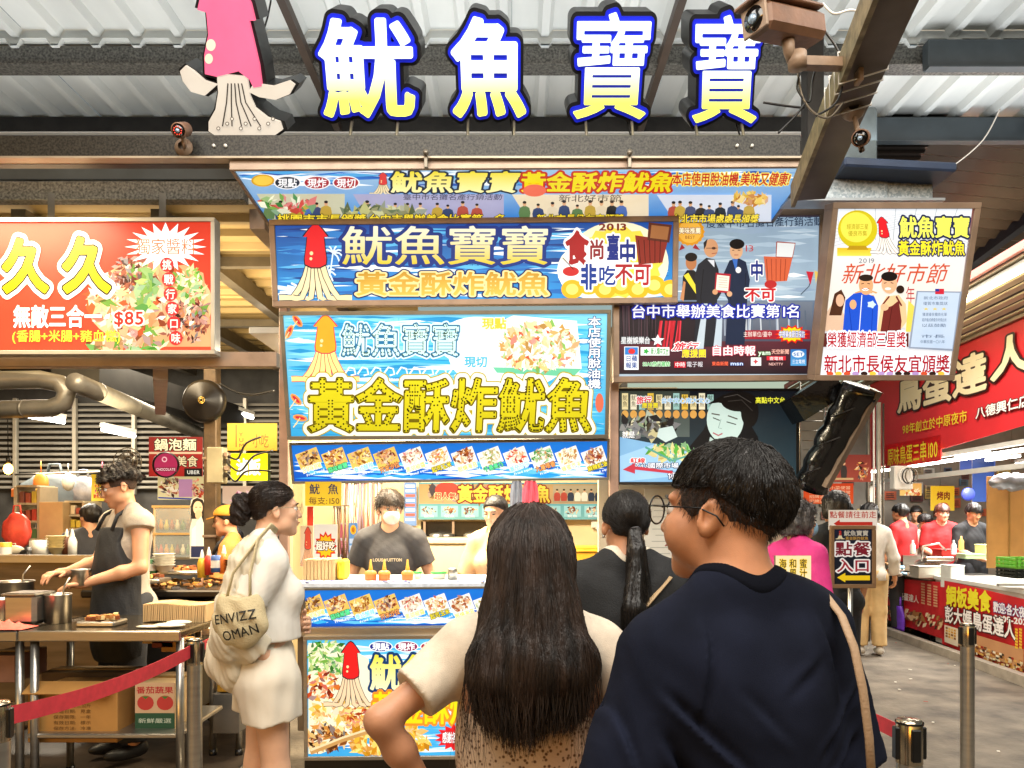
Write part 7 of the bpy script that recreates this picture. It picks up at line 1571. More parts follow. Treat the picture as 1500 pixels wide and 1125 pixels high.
for i, (px, py, Y, w_, h_, c, l, m2) in enumerate(((1385, 810, 9.6, .22, .08, 'c02c28', 'red tub on the egg stall counter', 0), (1425, 815, 9.4, .30, .05, 'a0b890', 'pale green tray on the egg stall counter', 0), (1445, 806, 9.4, .16, .12, 'd8e0a0', 'clear yellow-green bin at the right end of the counter', 0), (1360, 838, 9.4, .35, .14, 'c8c4b8', 'steel warmer box on the egg stall counter', 1), (1320, 822, 10.4, .30, .16, 'b8b4a8', 'steel drawer box behind the order sign', 1), (1395, 845, 9.0, .16, .26, 'd8dcd8', 'white upright box with a blue label on the freezer end', 0), (1330, 840, 10.2, .2, .1, 'e0d8c0', 'stack of white cartons on the far counter', 0))):
    T = thing('counter_box', l, 'box', P(px, py, Y)); b = MB(); b.box(P(px, py, Y), (w_, .22, h_), bev=.008); b.build('body', mat('cbox_'+c, c, .4, .7 if m2 else 0, var=.1), T); b = MB(); b.box(P(px, py, Y)+V((0, 0, h_/2+.005)), (w_*1.04, .23, .012), bev=.003); b.build('lid', mat('cbox_'+c, 'x'), T)
T = thing('egg_griddle', 'steel egg griddle with rows of moulds on the counter', 'griddle', P(1365, 822, 9.6)); b = MB(); b.box(P(1368, 822, 9.5), (.34, .3, .05), Matrix.Rotation(-.25, 3, 'X'), bev=.01); b.build('plate', STEEL, T)
for k in range(24): b = MB(); b.ball(P(1356+(k % 6)*5, 817+(k//6)*3, 9.42+(.06*(3-k//6))), .016, 8, 5, sc3=(1, 1, .5)); b.build('mould', mat('egg_yellow', 'c8a850', .4, .2), T)
b = MB(); b.tube([P(1350, 822, 9.4), P(1352, 800, 9.4), P(1375, 796, 9.4), P(1386, 806, 9.4)], .012, 8); b.build('handle', STEEL, T)
T = thing('wrapped_goods', 'heap of wrapped snacks on the near end of the counter', 'snacks', P(1310, 835, 10)); 
for k in range(22): b = MB(); c = P(1300+R.uniform(0, 24), 842-R.uniform(0, 16), 9.9+R.uniform(-.1, .1)); b.box(c, (.09, .06, .03), Matrix.Rotation(R.random()*3, 3, 'Z') @ Matrix.Rotation(R.uniform(-.6, .6), 3, 'X'), bev=.008); b.build('packet', mat(*[('pkt_a', 'd8a878', .4), ('pkt_b', 'e8d8c8', .4), ('pkt_c', '88b0c8', .4), ('pkt_d', 'd87858', .4)][k % 4]), T)
for i, (px, py, m_, l) in enumerate(((1337, 812, 'e8e8e0', 'white squeeze bottle on the far counter'), (1397, 812, 'd0d8e0', 'pale bottle between red tub and griddle'), (1408, 806, 'e0b060', 'amber bottle beside the black-shirted cook'))):
    b = MB(); b.lathe([(0, 0), (.028, 0), (.03, .02), (.03, .11), (.012, .14), (.01, .17), (0, .17)], P(px, py, 9.3), 12); tag(b.build('bottle', mat('btl_'+m_, m_, .3)), l, 'bottle')

# loose goods that crowd the left kitchen and hall
def prop(kind, label, px, py, Y, c, sz=1.0):
    q = P(px, py, Y); T = thing(kind, label, kind.replace('_', ' ').split()[-1], q); m_ = mat('prop_'+c, c, .4, var=.18, vs=14)
    if kind == 'squeeze_bottle':
        b = MB(); b.lathe([(0, 0), (.03*sz, 0), (.031*sz, .1*sz), (.02*sz, .13*sz), (.012*sz, .14*sz)], q, 12); b.build('body', m_, T); b = MB(); b.lathe([(.016*sz, .135*sz), (.012*sz, .16*sz), (.004*sz, .19*sz), (0, .19*sz)], q, 10); b.build('cap', WHITEP, T)
    elif kind == 'stacked_bowls':
        for k_ in range(5): b = MB(); b.lathe([(.03*sz, .0), (.075*sz, .05*sz), (.078*sz, .052*sz), (.07*sz, .05*sz), (.03*sz, .006)], q+V((0, 0, k_*.02*sz)), 18); b.build('bowl', m_, T)
    elif kind == 'tin_can':
        b = MB(); b.lathe([(0, 0), (.04*sz, 0), (.04*sz, .11*sz), (.037*sz, .112*sz), (0, .108*sz)], q, 16); b.build('body', m_, T); b = MB(); b.lathe([(.0405*sz, .03*sz), (.0405*sz, .08*sz)], q, 16); b.build('label', WHITEP, T)
    elif kind == 'metal_tray':
        b = MB(); b.box(q, (.26*sz, .2*sz, .03), bev=.008); b.build('tray', STEEL, T); b = MB()
        for k_ in range(24): b.box(q+V((R.uniform(-.11, .11)*sz, R.uniform(-.08, .08)*sz, .02+R.random()*.02)), (.04, .02, .02), Matrix.Rotation(R.random()*3, 3, 'Z'), col=R.choice([c, 'c89050', '7c4020', 'e0c890']))
        b.build('food', PF, T, kind='stuff')
    elif kind == 'paper_roll':
        b = MB(); b.lathe([(.018, 0), (.055*sz, 0), (.055*sz, .1*sz), (.018, .1*sz), (.018, 0)], q, 18); b.build('roll', m_, T)
    elif kind == 'hanging_bag':
        b = MB(); b.ball(q, .07*sz, 14, 10, sc3=(1, .5, 1.4)); b.build('bag', m_, T); b = MB(); b.tube([q+V((0, 0, .09*sz)), q+V((0, 0, .2*sz))], .006, 5); b.build('tie', m_, T)
for a in (('squeeze_bottle', 'red sauce bottle on the far counter edge beside the brown post', 306, 842, 5.3, 'b83020'), ('squeeze_bottle', 'yellow sauce bottle on the griddle counter', 296, 846, 5.3, 'd8a830'), ('stacked_bowls', 'stack of white bowls on the griddle counter behind the cook', 240, 838, 5.5, 'd8d4c8'),
          ('tin_can', 'green tin on the back counter right of the cook', 222, 842, 5.5, '3c7848'), ('tin_can', 'red tin beside the green one on the back counter', 230, 842, 5.6, 'a83428'), ('metal_tray', 'steel tray of skewers on the back counter', 268, 838, 5.6, 'b86030', 1.1), ('metal_tray', 'steel tray of cut food left of the white bowls', 214, 850, 5.2, 'd8b060'),
          ('paper_roll', 'white paper roll standing on the cooking counter rim', 60, 812, 5.45, 'e0dcd0'), ('stacked_bowls', 'cream bowls stacked behind the pots', 84, 812, 5.5, 'd0c090'), ('squeeze_bottle', 'brown bottle behind the pots at the left', 98, 814, 5.5, '5c3420'), ('squeeze_bottle', 'white bottle next to the brown one behind the pots', 106, 814, 5.5, 'd8d8d0'), ('tin_can', 'yellow tin on the cooking counter rim at far left', 8, 818, 5.4, 'c8a028'),
          ('hanging_bag', 'orange bag hanging from the hall rail', 60, 708, 8.3, 'd07830', 1.2), ('hanging_bag', 'pink bag hanging from the hall rail', 150, 704, 8.3, 'c86080'), ('hanging_bag', 'pale bag hanging from the hall rail', 100, 706, 8.3, 'c8c4b8'), ('hanging_bag', 'red bag hanging beside the yellow menu banner', 172, 712, 7.9, 'b02c28', .8),
          ('tin_can', 'blue tin on the side table by the stacked trays', 318, 838, 5.2, '3c5c98'), ('squeeze_bottle', 'orange bottle on the side table', 328, 840, 5.2, 'd87028'), ('stacked_bowls', 'brown bowls on the side table', 342, 842, 5.2, '7c5838', .8), ('metal_tray', 'flat steel tray on the near table beside the pots', 150, 912, 4.25, 'a8703c', .8)): prop(*a)
# ------------------------------------------------------------------ people
def nv(a): return np.array(a, float)
def scalp(B, region, grow, h, m, parent, name='hair', disp=.004, fs=60, seed=2, extra=()):
    """hair mass: cranium inflated by grow and cut by region(local x,y,z in head frame) < 0 inside"""
    T, hm, s, hc = B['T'], B['hm'], B['s'], B['hc']
    pr = [B['head'][0]]+list(extra)
    def fn(G, X, Y, Z):
        x, y, z = X-hc[0], Y-hc[1], Z-hc[2]
        lx = (hm[0, 0]*x+hm[1, 0]*y+hm[2, 0]*z)/s; ly = (hm[0, 1]*x+hm[1, 1]*y+hm[2, 1]*z)/s; lz = (hm[0, 2]*x+hm[1, 2]*y+hm[2, 2]*z)/s
        G = G-disp*noise3(lx*1, ly*1, lz*.4, fs, seed, 3); return smax(G, region(lx, ly, lz)*s, .006)
    G, lo = grid_sdf(pr, h, .02, grow, fn); v, f = nets(G, lo, h); npmesh(name, v, f, m, parent); return v, f
# short-hair region: above a hairline that runs forehead - temple - over the ear - nape
def reg_short(nape=-.055, brow=.048, side=.004):
    def r(x, y, z):
        line = np.where(y > .03, brow+(side-brow)*np.clip((.075-y)/.045, 0, 1)*.6, np.where(y > -.03, brow*.4+side*.6+(y-.03)*0.3, nape+(side-nape)*np.clip((y+.09)/.06, 0, 1)))
        return line-z
    return r
def person(label, px, Y, H, yaw, **k):
    B = body_prims(H, **k); T = thing('person', label, 'person', (PX(px, Y), Y, k.pop('z', 0) if 'z' in k else 0), yaw); return B, T
def body_mesh(B, T, h, m, legs=True, neck=True):
    solid('body', B['torso']+(B['leg'] if legs else [])+[B['neck']]+B['head']+B['arm']+B['hand'], h, m, T)
BH = hairm()
# ---- the young man in the navy T-shirt, nearest
B = body_prims(1.675, sh=.143, sdz=(.012, -.022), head_yaw=.56, head_pitch=.03, arms=[((.225, -.02, 1.10), (.19, .20, 1.00), (-.6, .8, 0), (0, 0, -1)), ((-.262, -.03, 1.09), (-.20, .21, 1.02), (.6, .8, 0), (0, 0, -1))], hs=1.04, chest=.98)
T = thing('person', 'young man with round glasses in a dark navy T-shirt looking left, nearest the camera', 'person', (PX(1076, 1.29), 1.29, 0), .33)
Th = B['T']; s = B['s']
B['head'] += [ellp(Th(sx*.044, .048, -.040), nv((.026, .032, .034))*s, B['hm'], .02) for sx in (-1, 1)]
SKM = mat('skin_man', 'c08560', .5, var=.10, vs=26, bump=.12, bs=620, sss=.1)
solid('body', B['torso']+B['leg']+[B['neck']]+B['head']+B['arm']+B['hand'], .0050, SKM, T, .02)
eyes(Th, s, T); glasses(Th, s, T, .0245, '0e0b09', .0017)
NAVY = mat('navy_tshirt', '0e111c', .95, var=.22, vs=5, bump=.09, bs=520, col2='191d2d', spec=.12)
def sh_fold(G, X, Y, Z):
    a = .0045*np.sin((Z*1.0+X*1.5)*38+3*np.sin(X*9))*np.clip((1.38-Z)*3, 0, 1)*np.clip(np.abs(X)*6, 0, 1)+.003*np.sin(X*46+2*np.sin(Z*11))*np.clip((Z-.95)*2, 0, 1)*np.clip(1.5-np.abs(Z-1.3)*8, 0, 1)
    for x0, z0, x1, z1, w_, dp in CRS:
        ax, az = X-x0, Z-z0; bx, bz = x1-x0, z1-z0; L2 = bx*bx+bz*bz; t_ = np.clip((ax*bx+az*bz)/L2, 0, 1)
        dd = np.sqrt((ax-t_*bx)**2+(az-t_*bz)**2); side = np.sign(ax*bz-az*bx)
        a = a+dp*np.exp(-(dd/w_)**2)*np.sin(np.pi*np.clip(t_, .03, .97))*(Y < .02)-dp*.7*np.exp(-((dd-w_*1.8)/w_)**2)*np.sin(np.pi*np.clip(t_, .03, .97))*(side > 0)*(Y < .02)
    return G+a
CRS = [(-0.19, 1.3, -0.05, 1.16, 0.0075, 0.0105), (-0.19, 1.24, -0.07, 1.05, 0.009, 0.012), (0.19, 1.28, 0.06, 1.17, 0.0075, 0.0105), (0.19, 1.2, 0.05, 1.08, 0.009, 0.012), (-0.1, 1.4, -0.13, 1.22, 0.0067, 0.0075), (0.1, 1.4, 0.13, 1.25, 0.0067, 0.0075), (-0.12, 1.1, 0.04, 1.0, 0.0105, 0.012), (0.14, 1.08, -0.02, 0.97, 0.0105, 0.012), (-0.22, 1.34, -0.27, 1.2, 0.0075, 0.009), (-0.24, 1.28, -0.22, 1.16, 0.0067, 0.009), (0.22, 1.33, 0.25, 1.18, 0.0075, 0.009), (0, 1.16, 0.03, 0.95, 0.0097, 0.0075), (-0.16, 1.0, -0.04, 0.92, 0.009, 0.0105), (-0.17, 1.16, -0.02, 1.11, 0.007, 0.006), (0.17, 1.14, 0.03, 1.02, 0.007, 0.006), (-0.08, 1.3, 0.02, 1.2, 0.008, 0.004), (0.09, 1.33, 0.0, 1.27, 0.008, 0.004)]
Q = B['Q']
tors = [ellp(Q(0, -.01, 1.20), nv((.158, .115, .22))*s, None, .05), ellp(Q(0, -.01, 1.02), nv((.164, .118, .22))*s, None, .05)]
NH = neckhole(B, .080, .010, 1.50, .088)
garment('tshirt', B, B['torso']+tors+sleeve(B, 0, .78, 1.02)+sleeve(B, 1, .80, 1.06)+NH, .0055, NAVY, T, .013, [((0, 0, .84), (0, 0, -1))], .005, 24, 4, .035, extra=sh_fold)
collar(B, B['torso']+tors+NH, .004, mat('navy_collar', '0a0c15', .95, bump=.12, bs=400, spec=.1), T, NH[0], .0150, .011, folds=.005, fs=24, seed=4, k=.035, extra=sh_fold)
garment('trousers', B, B['torso'][:1]+B['torso'][6:8]+legtube(B, 0, .93, 1, True)+legtube(B, 1, .93, 1, True), .010, mat('dark_trousers', '17181c', .8, var=.2), T, .012, [((0, 0, .98*s), (0, 0, 1))], .005, 20)
for i in (0, 1): shoe('shoe', B['A%d' % i], 0, s, mat('white_shoe', 'b8b4ac', .5), T)
# hair: heavy top with blunt fringe, faded sides
def topreg(x, y, z): return np.maximum(np.where(y > -.02, .038-(y-.03)*.0+np.clip(-y*.3, -.02, .02), .038+(y+.02)*.75)-z, -9)
v, f = scalp(B, lambda x, y, z: np.maximum(np.where(y > -.015, .043, .043+(-.015-y)*(-.74))-z, y-.094), .0085, .0045, BH, T, 'hair', .004, 70)
n_ = vnorm(v, f); hm = B['hm']; fwd = hm @ nv((0, 1, 0)); crown = Th(0, -.055, .12)
def dman(p, n, t):
    d = p-crown; d = d-n*(d*n).sum(1, keepdims=True); d /= np.linalg.norm(d, axis=1, keepdims=True)+1e-6
    return d*1.0+nv((0, 0, -.5*t))+n*.05
strands('hair_strands', v, n_, dman, 6500, .030*s, BH, T, 4, .00075, .14, wob=.001, hug=.004)
v2, f2 = scalp(B, lambda x, y, z: np.maximum(np.maximum(np.where(y > .004, .002-(y)*.6+.03*0, np.where(y > -.04, -.004, -.066+np.clip(y+.10, 0, .06)*.6))-z, z-.075), y-.052), .0035, .0045, mat('shaved_side', '2a1c14', .7, col2='4a3122', vs=120, bump=.6, bs=500), T, 'faded_hair', .0015, 150)
n2 = vnorm(v2, f2); sel = (n2 @ nv((0, 0, 1))) > -2
strands('stubble', v2, n2, lambda p, n, t: n*.45+nv((0, 0, -.8)), 5200, .012*s, BH, T, 2, .0005, .3, wob=0)
# bag strap over his right shoulder
q = [Q(.13, .12, 1.30), Q(.135, .085, 1.42), Q(.145, .01, 1.478), Q(.185, -.065, 1.435), Q(.235, -.10, 1.30), Q(.26, -.10, 1.12), Q(.27, -.07, .95)]
b = MB(); b.tube([P(1186, 866, 1.34), P(1210, 872, 1.29), P(1233, 902, 1.235), P(1251, 948, 1.205), P(1264, 1010, 1.19), P(1273, 1080, 1.185), P(1279, 1170, 1.19)], .0075, 8, squash=.45); b.build('bag_strap', mat('tan_strap', 'a08468', .6, var=.1, bump=.2, bs=200), T)
# ---- woman with long hair, hands on hips
B = body_prims(1.575, sex='f', head_yaw=-.05, head_pitch=-.02, arms=[((.315, -.10, 1.235), (.19, -.02, 1.04), (-.6, .6, -.5), (0, 0, -1)), ((-.322, -.12, 1.255), (-.215, -.04, 1.045), (.6, .6, -.5), (0, 0, -1))])
T = thing('person', 'woman with very long black hair and leopard-print top, hands on her hips', 'person', (PX(778, 1.62), 1.62, 0), -.03)
s = B['s']; Q = B['Q']; Th = B['T']
solid('body', B['torso']+B['leg']+[B['neck']]+B['head']+B['arm']+B['hand'], .0055, mat('skin_tan', 'b98463', .5, var=.07, vs=16, bump=.04, bs=260, sss=.08), T)
eyes(Th, s, T)
KN = mat('beige_knit', 'cdbfac', .85, var=.08, vs=40, bump=.2, bs=500)
garment('knit_top', B, B['torso'][1:6]+[ellp(Q(0, -.01, 1.15), nv((.140, .105, .2))*s, None, .05)]+sleeve(B, 0, .56, .96, 1.0)+sleeve(B, 1, .56, .96, 1.0)+neckhole(B, .078), .0055, KN, T, .010, [((0, 0, 1.0), (0, 0, -1))], .004, 30, 6)
LP_ = mat('leopard_print', 'a98a68', .8, kind='vor', vs=105, col2='2c1c14', bump=.3, bs=200); LP_.node_tree.nodes['Color Ramp'].color_ramp.elements[0].color = (.13, .065, .035, 1); LP_.node_tree.nodes['Color Ramp'].color_ramp.elements[1].color = (.58, .44, .32, 1)
LP_.node_tree.nodes['Color Ramp'].color_ramp.elements[0].position = .22; LP_.node_tree.nodes['Color Ramp'].color_ramp.elements[1].position = .42
def vneck(G, X, Y, Z): return smax(G, Z-(1.225+.42*np.abs(X))*s, .003)
garment('leopard_top', B, B['torso'][0:4]+[ellp(Q(0, -.005, 1.0), nv((.150, .112, .22))*s, None, .05), ellp(Q(0, -.012, 1.18), nv((.147, .110, .15))*s, None, .05)], .0055, LP_, T, .017, [((0, 0, .80), (0, 0, -1))], .004, 22, 9, extra=vneck)
garment('skirt', B, B['torso'][:1]+legtube(B, 0, .7, 1.1)+legtube(B, 1, .7, 1.1), .012, mat('dark_skirt', '1c1a1e', .8), T, .02, [((0, 0, .86), (0, 0, 1))])
for i in (0, 1): shoe('shoe', B['A%d' % i], 0, s, mat('dark_shoe', '1c1c1e', .5), T)
b = MB(); b.tube([Q(-.06, -.118, 1.16), Q(-.10, -.128, 1.06), Q(-.13, -.118, .96), Q(-.12, -.10, .84)], .006, 6); b.build('bag_strap', BLACK, T, raw=True)
# hair mass falling down the back
HL = hairm('hair_long', '17110e', '3a2a21', .5)
def hp_(x, y, z): return Q(x, y, z)
hair = [B['head'][0], ellp(Q(0, .0, 1.612), nv((.088, .104, .100))*s, None, .03), cap(Q(-.035, -.06, 1.60), Q(-.070, -.135, 1.37), .048*s, .055*s, .04), cap(Q(.035, -.06, 1.60), Q(.066, -.135, 1.37), .048*s, .055*s, .04), cap(Q(0, -.07, 1.60), Q(0, -.150, 1.36), .065*s, .05*s, .04),
        cap(Q(-.070, -.135, 1.38), Q(-.072, -.165, 1.35), .062*s, .045*s, .03), cap(Q(.070, -.135, 1.38), Q(.065, -.165, 1.36), .062*s, .042*s, .03), cap(Q(0, -.150, 1.38), Q(-.015, -.170, 1.32), .062*s, .040*s, .03)]
def hf(G, X, Y, Z):
    G = smax(G, Y-.055*s-np.clip((Z-1.62*s)*.5, -.2, .03), .01)
    return G+.0014*np.sin(X*230+4*np.sin(Z*5))+.005*noise3(X, Y, Z*.15, 45, 5, 2)
G, lo = grid_sdf(hair, .0048, .03, .002, hf); v, f = nets(G, lo, .0048); npmesh('hair', v, f, HL, T)
n_ = vnorm(v, f); ok = (v[:, 2] > 1.1*s); 
def dl(p, n, t):
    d = np.tile(nv((0, -.02, -1)), (len(p), 1)); top = np.clip((p[:, 2]-1.60*s)/(.1*s), 0, 1)[:, None]
    r = p-Q(0, .0, 1.735); r[:, 2] = 0; r /= np.linalg.norm(r, axis=1, keepdims=True)+1e-6; d = d*(1-top*.8)+r*top
    pin = np.clip((1.40*s-p[:, 2])/(.3*s), 0, 1); d[:, 0] -= p[:, 0]*pin*1.6
    d = d-n*(d*n).sum(1, keepdims=True)*.95; return d
vb = v; up_ = v[:, 2] > 1.14*s
vs_, ns_ = v[up_], n_[up_]; Ls = np.clip((vs_[:, 2]-1.26*s)*.85, .05, .34)
strands('hair_strands', vs_, ns_, dl, 12000, Ls, HL, T, 9, .00062, .05, wob=.0015, root_off=.001, hug=.0045)
sd_ = (np.abs(v[:, 0]) > .085*s) & (v[:, 2] > 1.36*s) & (v[:, 2] < 1.52*s)
strands('loose_strands', v[sd_], n_[sd_], lambda p, n, t: nv((0, -.02, -1))+n*.16*(1-2*t), 260, .24, HL, T, 9, .0005, .09, wob=.007)
bt_ = (v[:, 2] < 1.35*s)
strands('hair_tips', v[bt_], n_[bt_], lambda p, n, t: nv((0, -.03, -1))-np.stack([p[:, 0]*1.8, 0*p[:, 0], 0*p[:, 0]], 1), 1500, .075, HL, T, 6, .0010, .10, wob=.004)
# ---- ponytail woman in black
B = body_prims(1.64, sex='f', head_yaw=.22, head_pitch=-.03, arms=[((.225, .0, 1.12), (.16, .18, 1.10), (-.7, .6, .2), (0, 0, -1)), ((-.225, .0, 1.12), (-.16, .18, 1.10), (.7, .6, .2), (0, 0, -1))])
T = thing('person', 'woman in black T-shirt with a low ponytail standing at the counter', 'person', (PX(917, 2.62), 2.62, 0), -.05)
s = B['s']; Q = B['Q']; Th = B['T']
solid('body', B['torso']+B['leg']+[B['neck']]+B['head']+B['arm']+B['hand'], .0075, mat('skin_tan', 'x'), T); eyes(Th, s, T)
NH = neckhole(B, .074, .010, 1.50, .08)
garment('tshirt', B, B['torso']+[ellp(Q(0, -.01, 1.12), nv((.165, .118, .26))*s, None, .05)]+sleeve(B, 0, .85, 1.18)+sleeve(B, 1, .85, 1.18)+NH, .007, mat('black_tshirt', '0f1013', .8, var=.2, vs=8, bump=.25, bs=200), T, .018, [((0, 0, .84), (0, 0, -1))], .006, 22, 3)
collar(B, B['torso']+[ellp(Q(0, -.01, 1.12), nv((.165, .118, .26))*s, None, .05)]+NH, .0045, mat('cream_trim', 'cfc4b0', .8), T, NH[0], .0195, .014, name='collar_trim', folds=.006, fs=22, seed=3)
garment('trousers', B, B['torso'][:1]+B['torso'][6:8]+legtube(B, 0, .93, 1, True)+legtube(B, 1, .93, 1, True), .012, mat('dark_trousers', 'x'), T, .012, [((0, 0, .98*s), (0, 0, 1))], .005, 20)
for i in (0, 1): shoe('shoe', B['A%d' % i], 0, s, mat('dark_shoe', 'x'), T)
v, f = scalp(B, lambda x, y, z: np.maximum(np.where(y > .0, .052-(.06-y)*.75, np.where(y > -.05, .007+(y)*.2, -.058+(y+.10)*.4))-z, y-.09), .009, .006, BH, T, 'hair', .0012, 120)
n_ = vnorm(v, f); tie = Th(0, -.112, -.03)
def dp(p, n, t): d = tie-p; d = d-n*(d*n).sum(1, keepdims=True); return d/(np.linalg.norm(d, axis=1, keepdims=True)+.01)+n*.02
strands('hair_strands', v, n_, dp, 2600, .05, BH, T, 5, .0008, .05, wob=.0005, hug=.002)
b = MB(); b.tube([tie+nv((.016*math.cos(a), .004*math.sin(a), .016*math.sin(a))) for a in [i*.628 for i in range(10)]], .006, 6, closed=True); b.build('hair_tie', mat('grey_tie', '4c4c50', .7), T, raw=True)
tail = [cap(tie, tie+nv((0, -.035, -.06)), .018, .026, .02), cap(tie+nv((0, -.035, -.06)), Q(.01, -.165, 1.32), .027, .034, .02), cap(Q(.01, -.165, 1.32), Q(.03, -.17, 1.12), .034, .020, .02)]
G, lo = grid_sdf(tail, .005, .02, 0, lambda G, X, Y, Z: G+.003*np.sin(X*190+3*np.sin(Z*12))+.003*noise3(X, Y, Z*.1, 80, 3)); v, f = nets(G, lo, .005); npmesh('ponytail', v, f, BH, T); n_ = vnorm(v, f)
strands('ponytail_strands', v, n_, lambda p, n, t: nv((.05, .0, -1))+n*.05, 1600, .16, BH, T, 6, .0009, .07, wob=.003)
b = MB(); b.tube([Q(.14, -.10, 1.42), Q(.02, -.150, 1.29), Q(-.10, -.145, 1.16), Q(-.17, -.08, 1.02), Q(-.18, .02, .90)], [.016]*5, 8, squash=.3); b.build('bag_strap', mat('beige_strap', 'a88c68', .6, bump=.2, bs=200), T, raw=True)
b = MB(); b.ball(Th(-.083, -.012, -.045), .006, 8, 6); b.build('earring', STEEL, T, raw=True)
# ---- woman in white with the tote bag (facing right, towards the stall)
B = body_prims(1.70, sex='f', head_yaw=.12, head_pitch=.02, hip=1.08, arms=[((.20, -.14, 1.12), (.15, -.02, .99), (-.5, .7, -.3), (-1, 0, 0)), ((-.21, .04, 1.12), (-.10, .15, 1.08), (.8, .25, .1), (0, -1, 0))], legs=[((.085, .03, .50), (.09, -.01, .09)), ((-.085, -.035, .50), (-.095, -.10, .09))])
T = thing('person', 'woman in white top and cream shorts with hair in a bun, carrying a tote bag', 'person', (PX(392, 3.3), 3.3, 0), -1.22)
s = B['s']; Q = B['Q']; Th = B['T']
solid('body', B['torso']+B['leg']+[B['neck']]+B['head']+B['arm']+B['hand'], .007, SKIN2(), T); eyes(Th, s, T); glasses(Th, s, T, .024, 'a08c70', .0009)
WT = mat('white_rib_cotton', 'e2ddd4', .85, var=.03, vs=30, bump=.03, bs=300, stretch=(1, 1, .2))
garment('white_top', B, B['torso']+[ellp(Q(0, .0, 1.08), nv((.145, .115, .2))*s, None, .05)]+sleeve(B, 0, .5, 1.1)+sleeve(B, 1, .5, 1.1)+neckhole(B, .078), .007, WT, T, .020, [((0, 0, 1.035), (0, 0, -1))], .0035, 30, 2)
garment('shorts', B, B['torso'][:1]+B['torso'][6:8]+[ellp(Q(0, -.01, .97), nv((.13, .10, .10))*s, None, .05)]+legtube(B, 0, .40, 1.24)+legtube(B, 1, .40, 1.24), .007, mat('cream_shorts', 'dcd4c4', .85, var=.06, bump=.06, bs=300), T, .012, [((0, 0, 1.04*s), (0, 0, 1))], .006, 24, 8)
CW = mat('cream_cardigan', 'd2c8b2', .9, var=.09, vs=6, bump=.12, bs=260)
back = [ellp(Q(.0, -.09, 1.26), nv((.165, .075, .17))*s, None, .05), cap(Q(-.12, -.05, 1.42), Q(.13, -.05, 1.42), .058*s, None, .05), cap(Q(.14, -.09, 1.36), Q(.16, -.15, 1.06), .062*s, .07*s, .05), cap(Q(-.02, -.14, 1.20), Q(.0, -.17, .96), .06*s, .075*s, .05), ellp(Q(.02, -.14, .93), nv((.13, .06, .09))*s, None, .05)]
def cfold(G, X, Y, Z): return G+.0028*np.sin((Z*.8+Y*1.2)*70+3*np.sin(X*14))+.002*np.sin(X*95+Z*30+2*np.sin(Y*20))+.002*np.sin((X+Y)*160+Z*60)
garment('cardigan', B, back+sleeve(B, 0, .72, 1.25, 1.1, True)+neckhole(B, .085, .03), .007, CW, T, .010, [], .003, 30, 12, extra=cfold)
for i in (0, 1): shoe('shoe', B['A%d' % i], 0, s, mat('white_shoe', 'x'), T)
v, f = scalp(B, lambda x, y, z: np.maximum(np.where(y > .0, .050-(.06-y)*.7, np.where(y > -.05, .008+(y)*.2, -.05+(y+.10)*.4))-z, y-.088), .010, .006, hairm('hair_brownblack', '1a110d', '2e1f17'), T, 'hair', .002, 90)
HB = hairm('hair_brownblack'); n_ = vnorm(v, f); tie = Th(0, -.12, .01)
strands('hair_strands', v, n_, lambda p, n, t: (lambda d: d/(np.linalg.norm(d, axis=1, keepdims=True)+.01))(tie-p-n*((tie-p)*n).sum(1, keepdims=True))+n*.03, 1800, .05, HB, T, 5, .0009, .10, wob=.001, hug=.004)
bun = [ellp(Th(0, -.145, .005), nv((.045, .040, .048))*s, None, .02), ellp(Th(.01, -.155, -.035), nv((.036, .034, .030))*s, None, .02), ellp(Th(-.01, -.14, .045), nv((.030, .030, .024))*s, None, .02)]
G, lo = grid_sdf(bun, .005, .02, 0, lambda G, X, Y, Z: G+.005*np.sin(Z*150+X*90+3*np.sin(Y*60))); v, f = nets(G, lo, .005); npmesh('bun', v, f, HB, T); n_ = vnorm(v, f)
strands('bun_strands', v, n_, lambda p, n, t: np.cross(n, nv((1, .2, 0)))+n*.02, 1500, .05, HB, T, 5, .0006, .12, wob=.001, hug=.004)
# tote bag: a thing of its own
TC = mat('tote_canvas', 'c4b48e', .9, var=.08, vs=9, bump=.4, bs=160)
TB = thing('tote_bag', 'cream canvas tote bag with black lettering on the shoulder of the woman in white', 'bag', P(352, 890, 3.02), 0)
c = nv(P(352, 903, 3.03))
pr = [ellp(c+nv((0, 0, -.02)), (.108, .052, .108), None, .05), ellp(c+nv((.0, 0, .05)), (.075, .038, .08), None, .05)]
G, lo = grid_sdf(pr, .006, .03, 0, lambda G, X, Y, Z: smax(G+.004*np.sin((X-c[0])*70+4*np.sin((Z-c[2])*18)), Z-(c[2]+.072+.25*np.abs(X-c[0])), .005)); v, f = nets(G, lo, .006)
iv = _inv[TB.name]; v = (v @ np.array(iv)[:3, :3].T)+np.array(iv)[:3, 3]; npmesh('body', v, f, TC, TB)
for dx in (-.05, .045):
    b = MB(); b.tube([c+nv((dx, -.02, .06)), c+nv((dx*.7+.01, -.01, .17)), c+nv((.05, .06, .30)), c+nv((.075, .14, .355)), c+nv((.08, .2, .33))], [.013]*5, 8, squash=.35); b.build('handle', TC, TB)
p = Panel(V(c)+V((0, -.053, -.03)), (1, 0, 0), (0, 0, 1), (0, -1, 0))
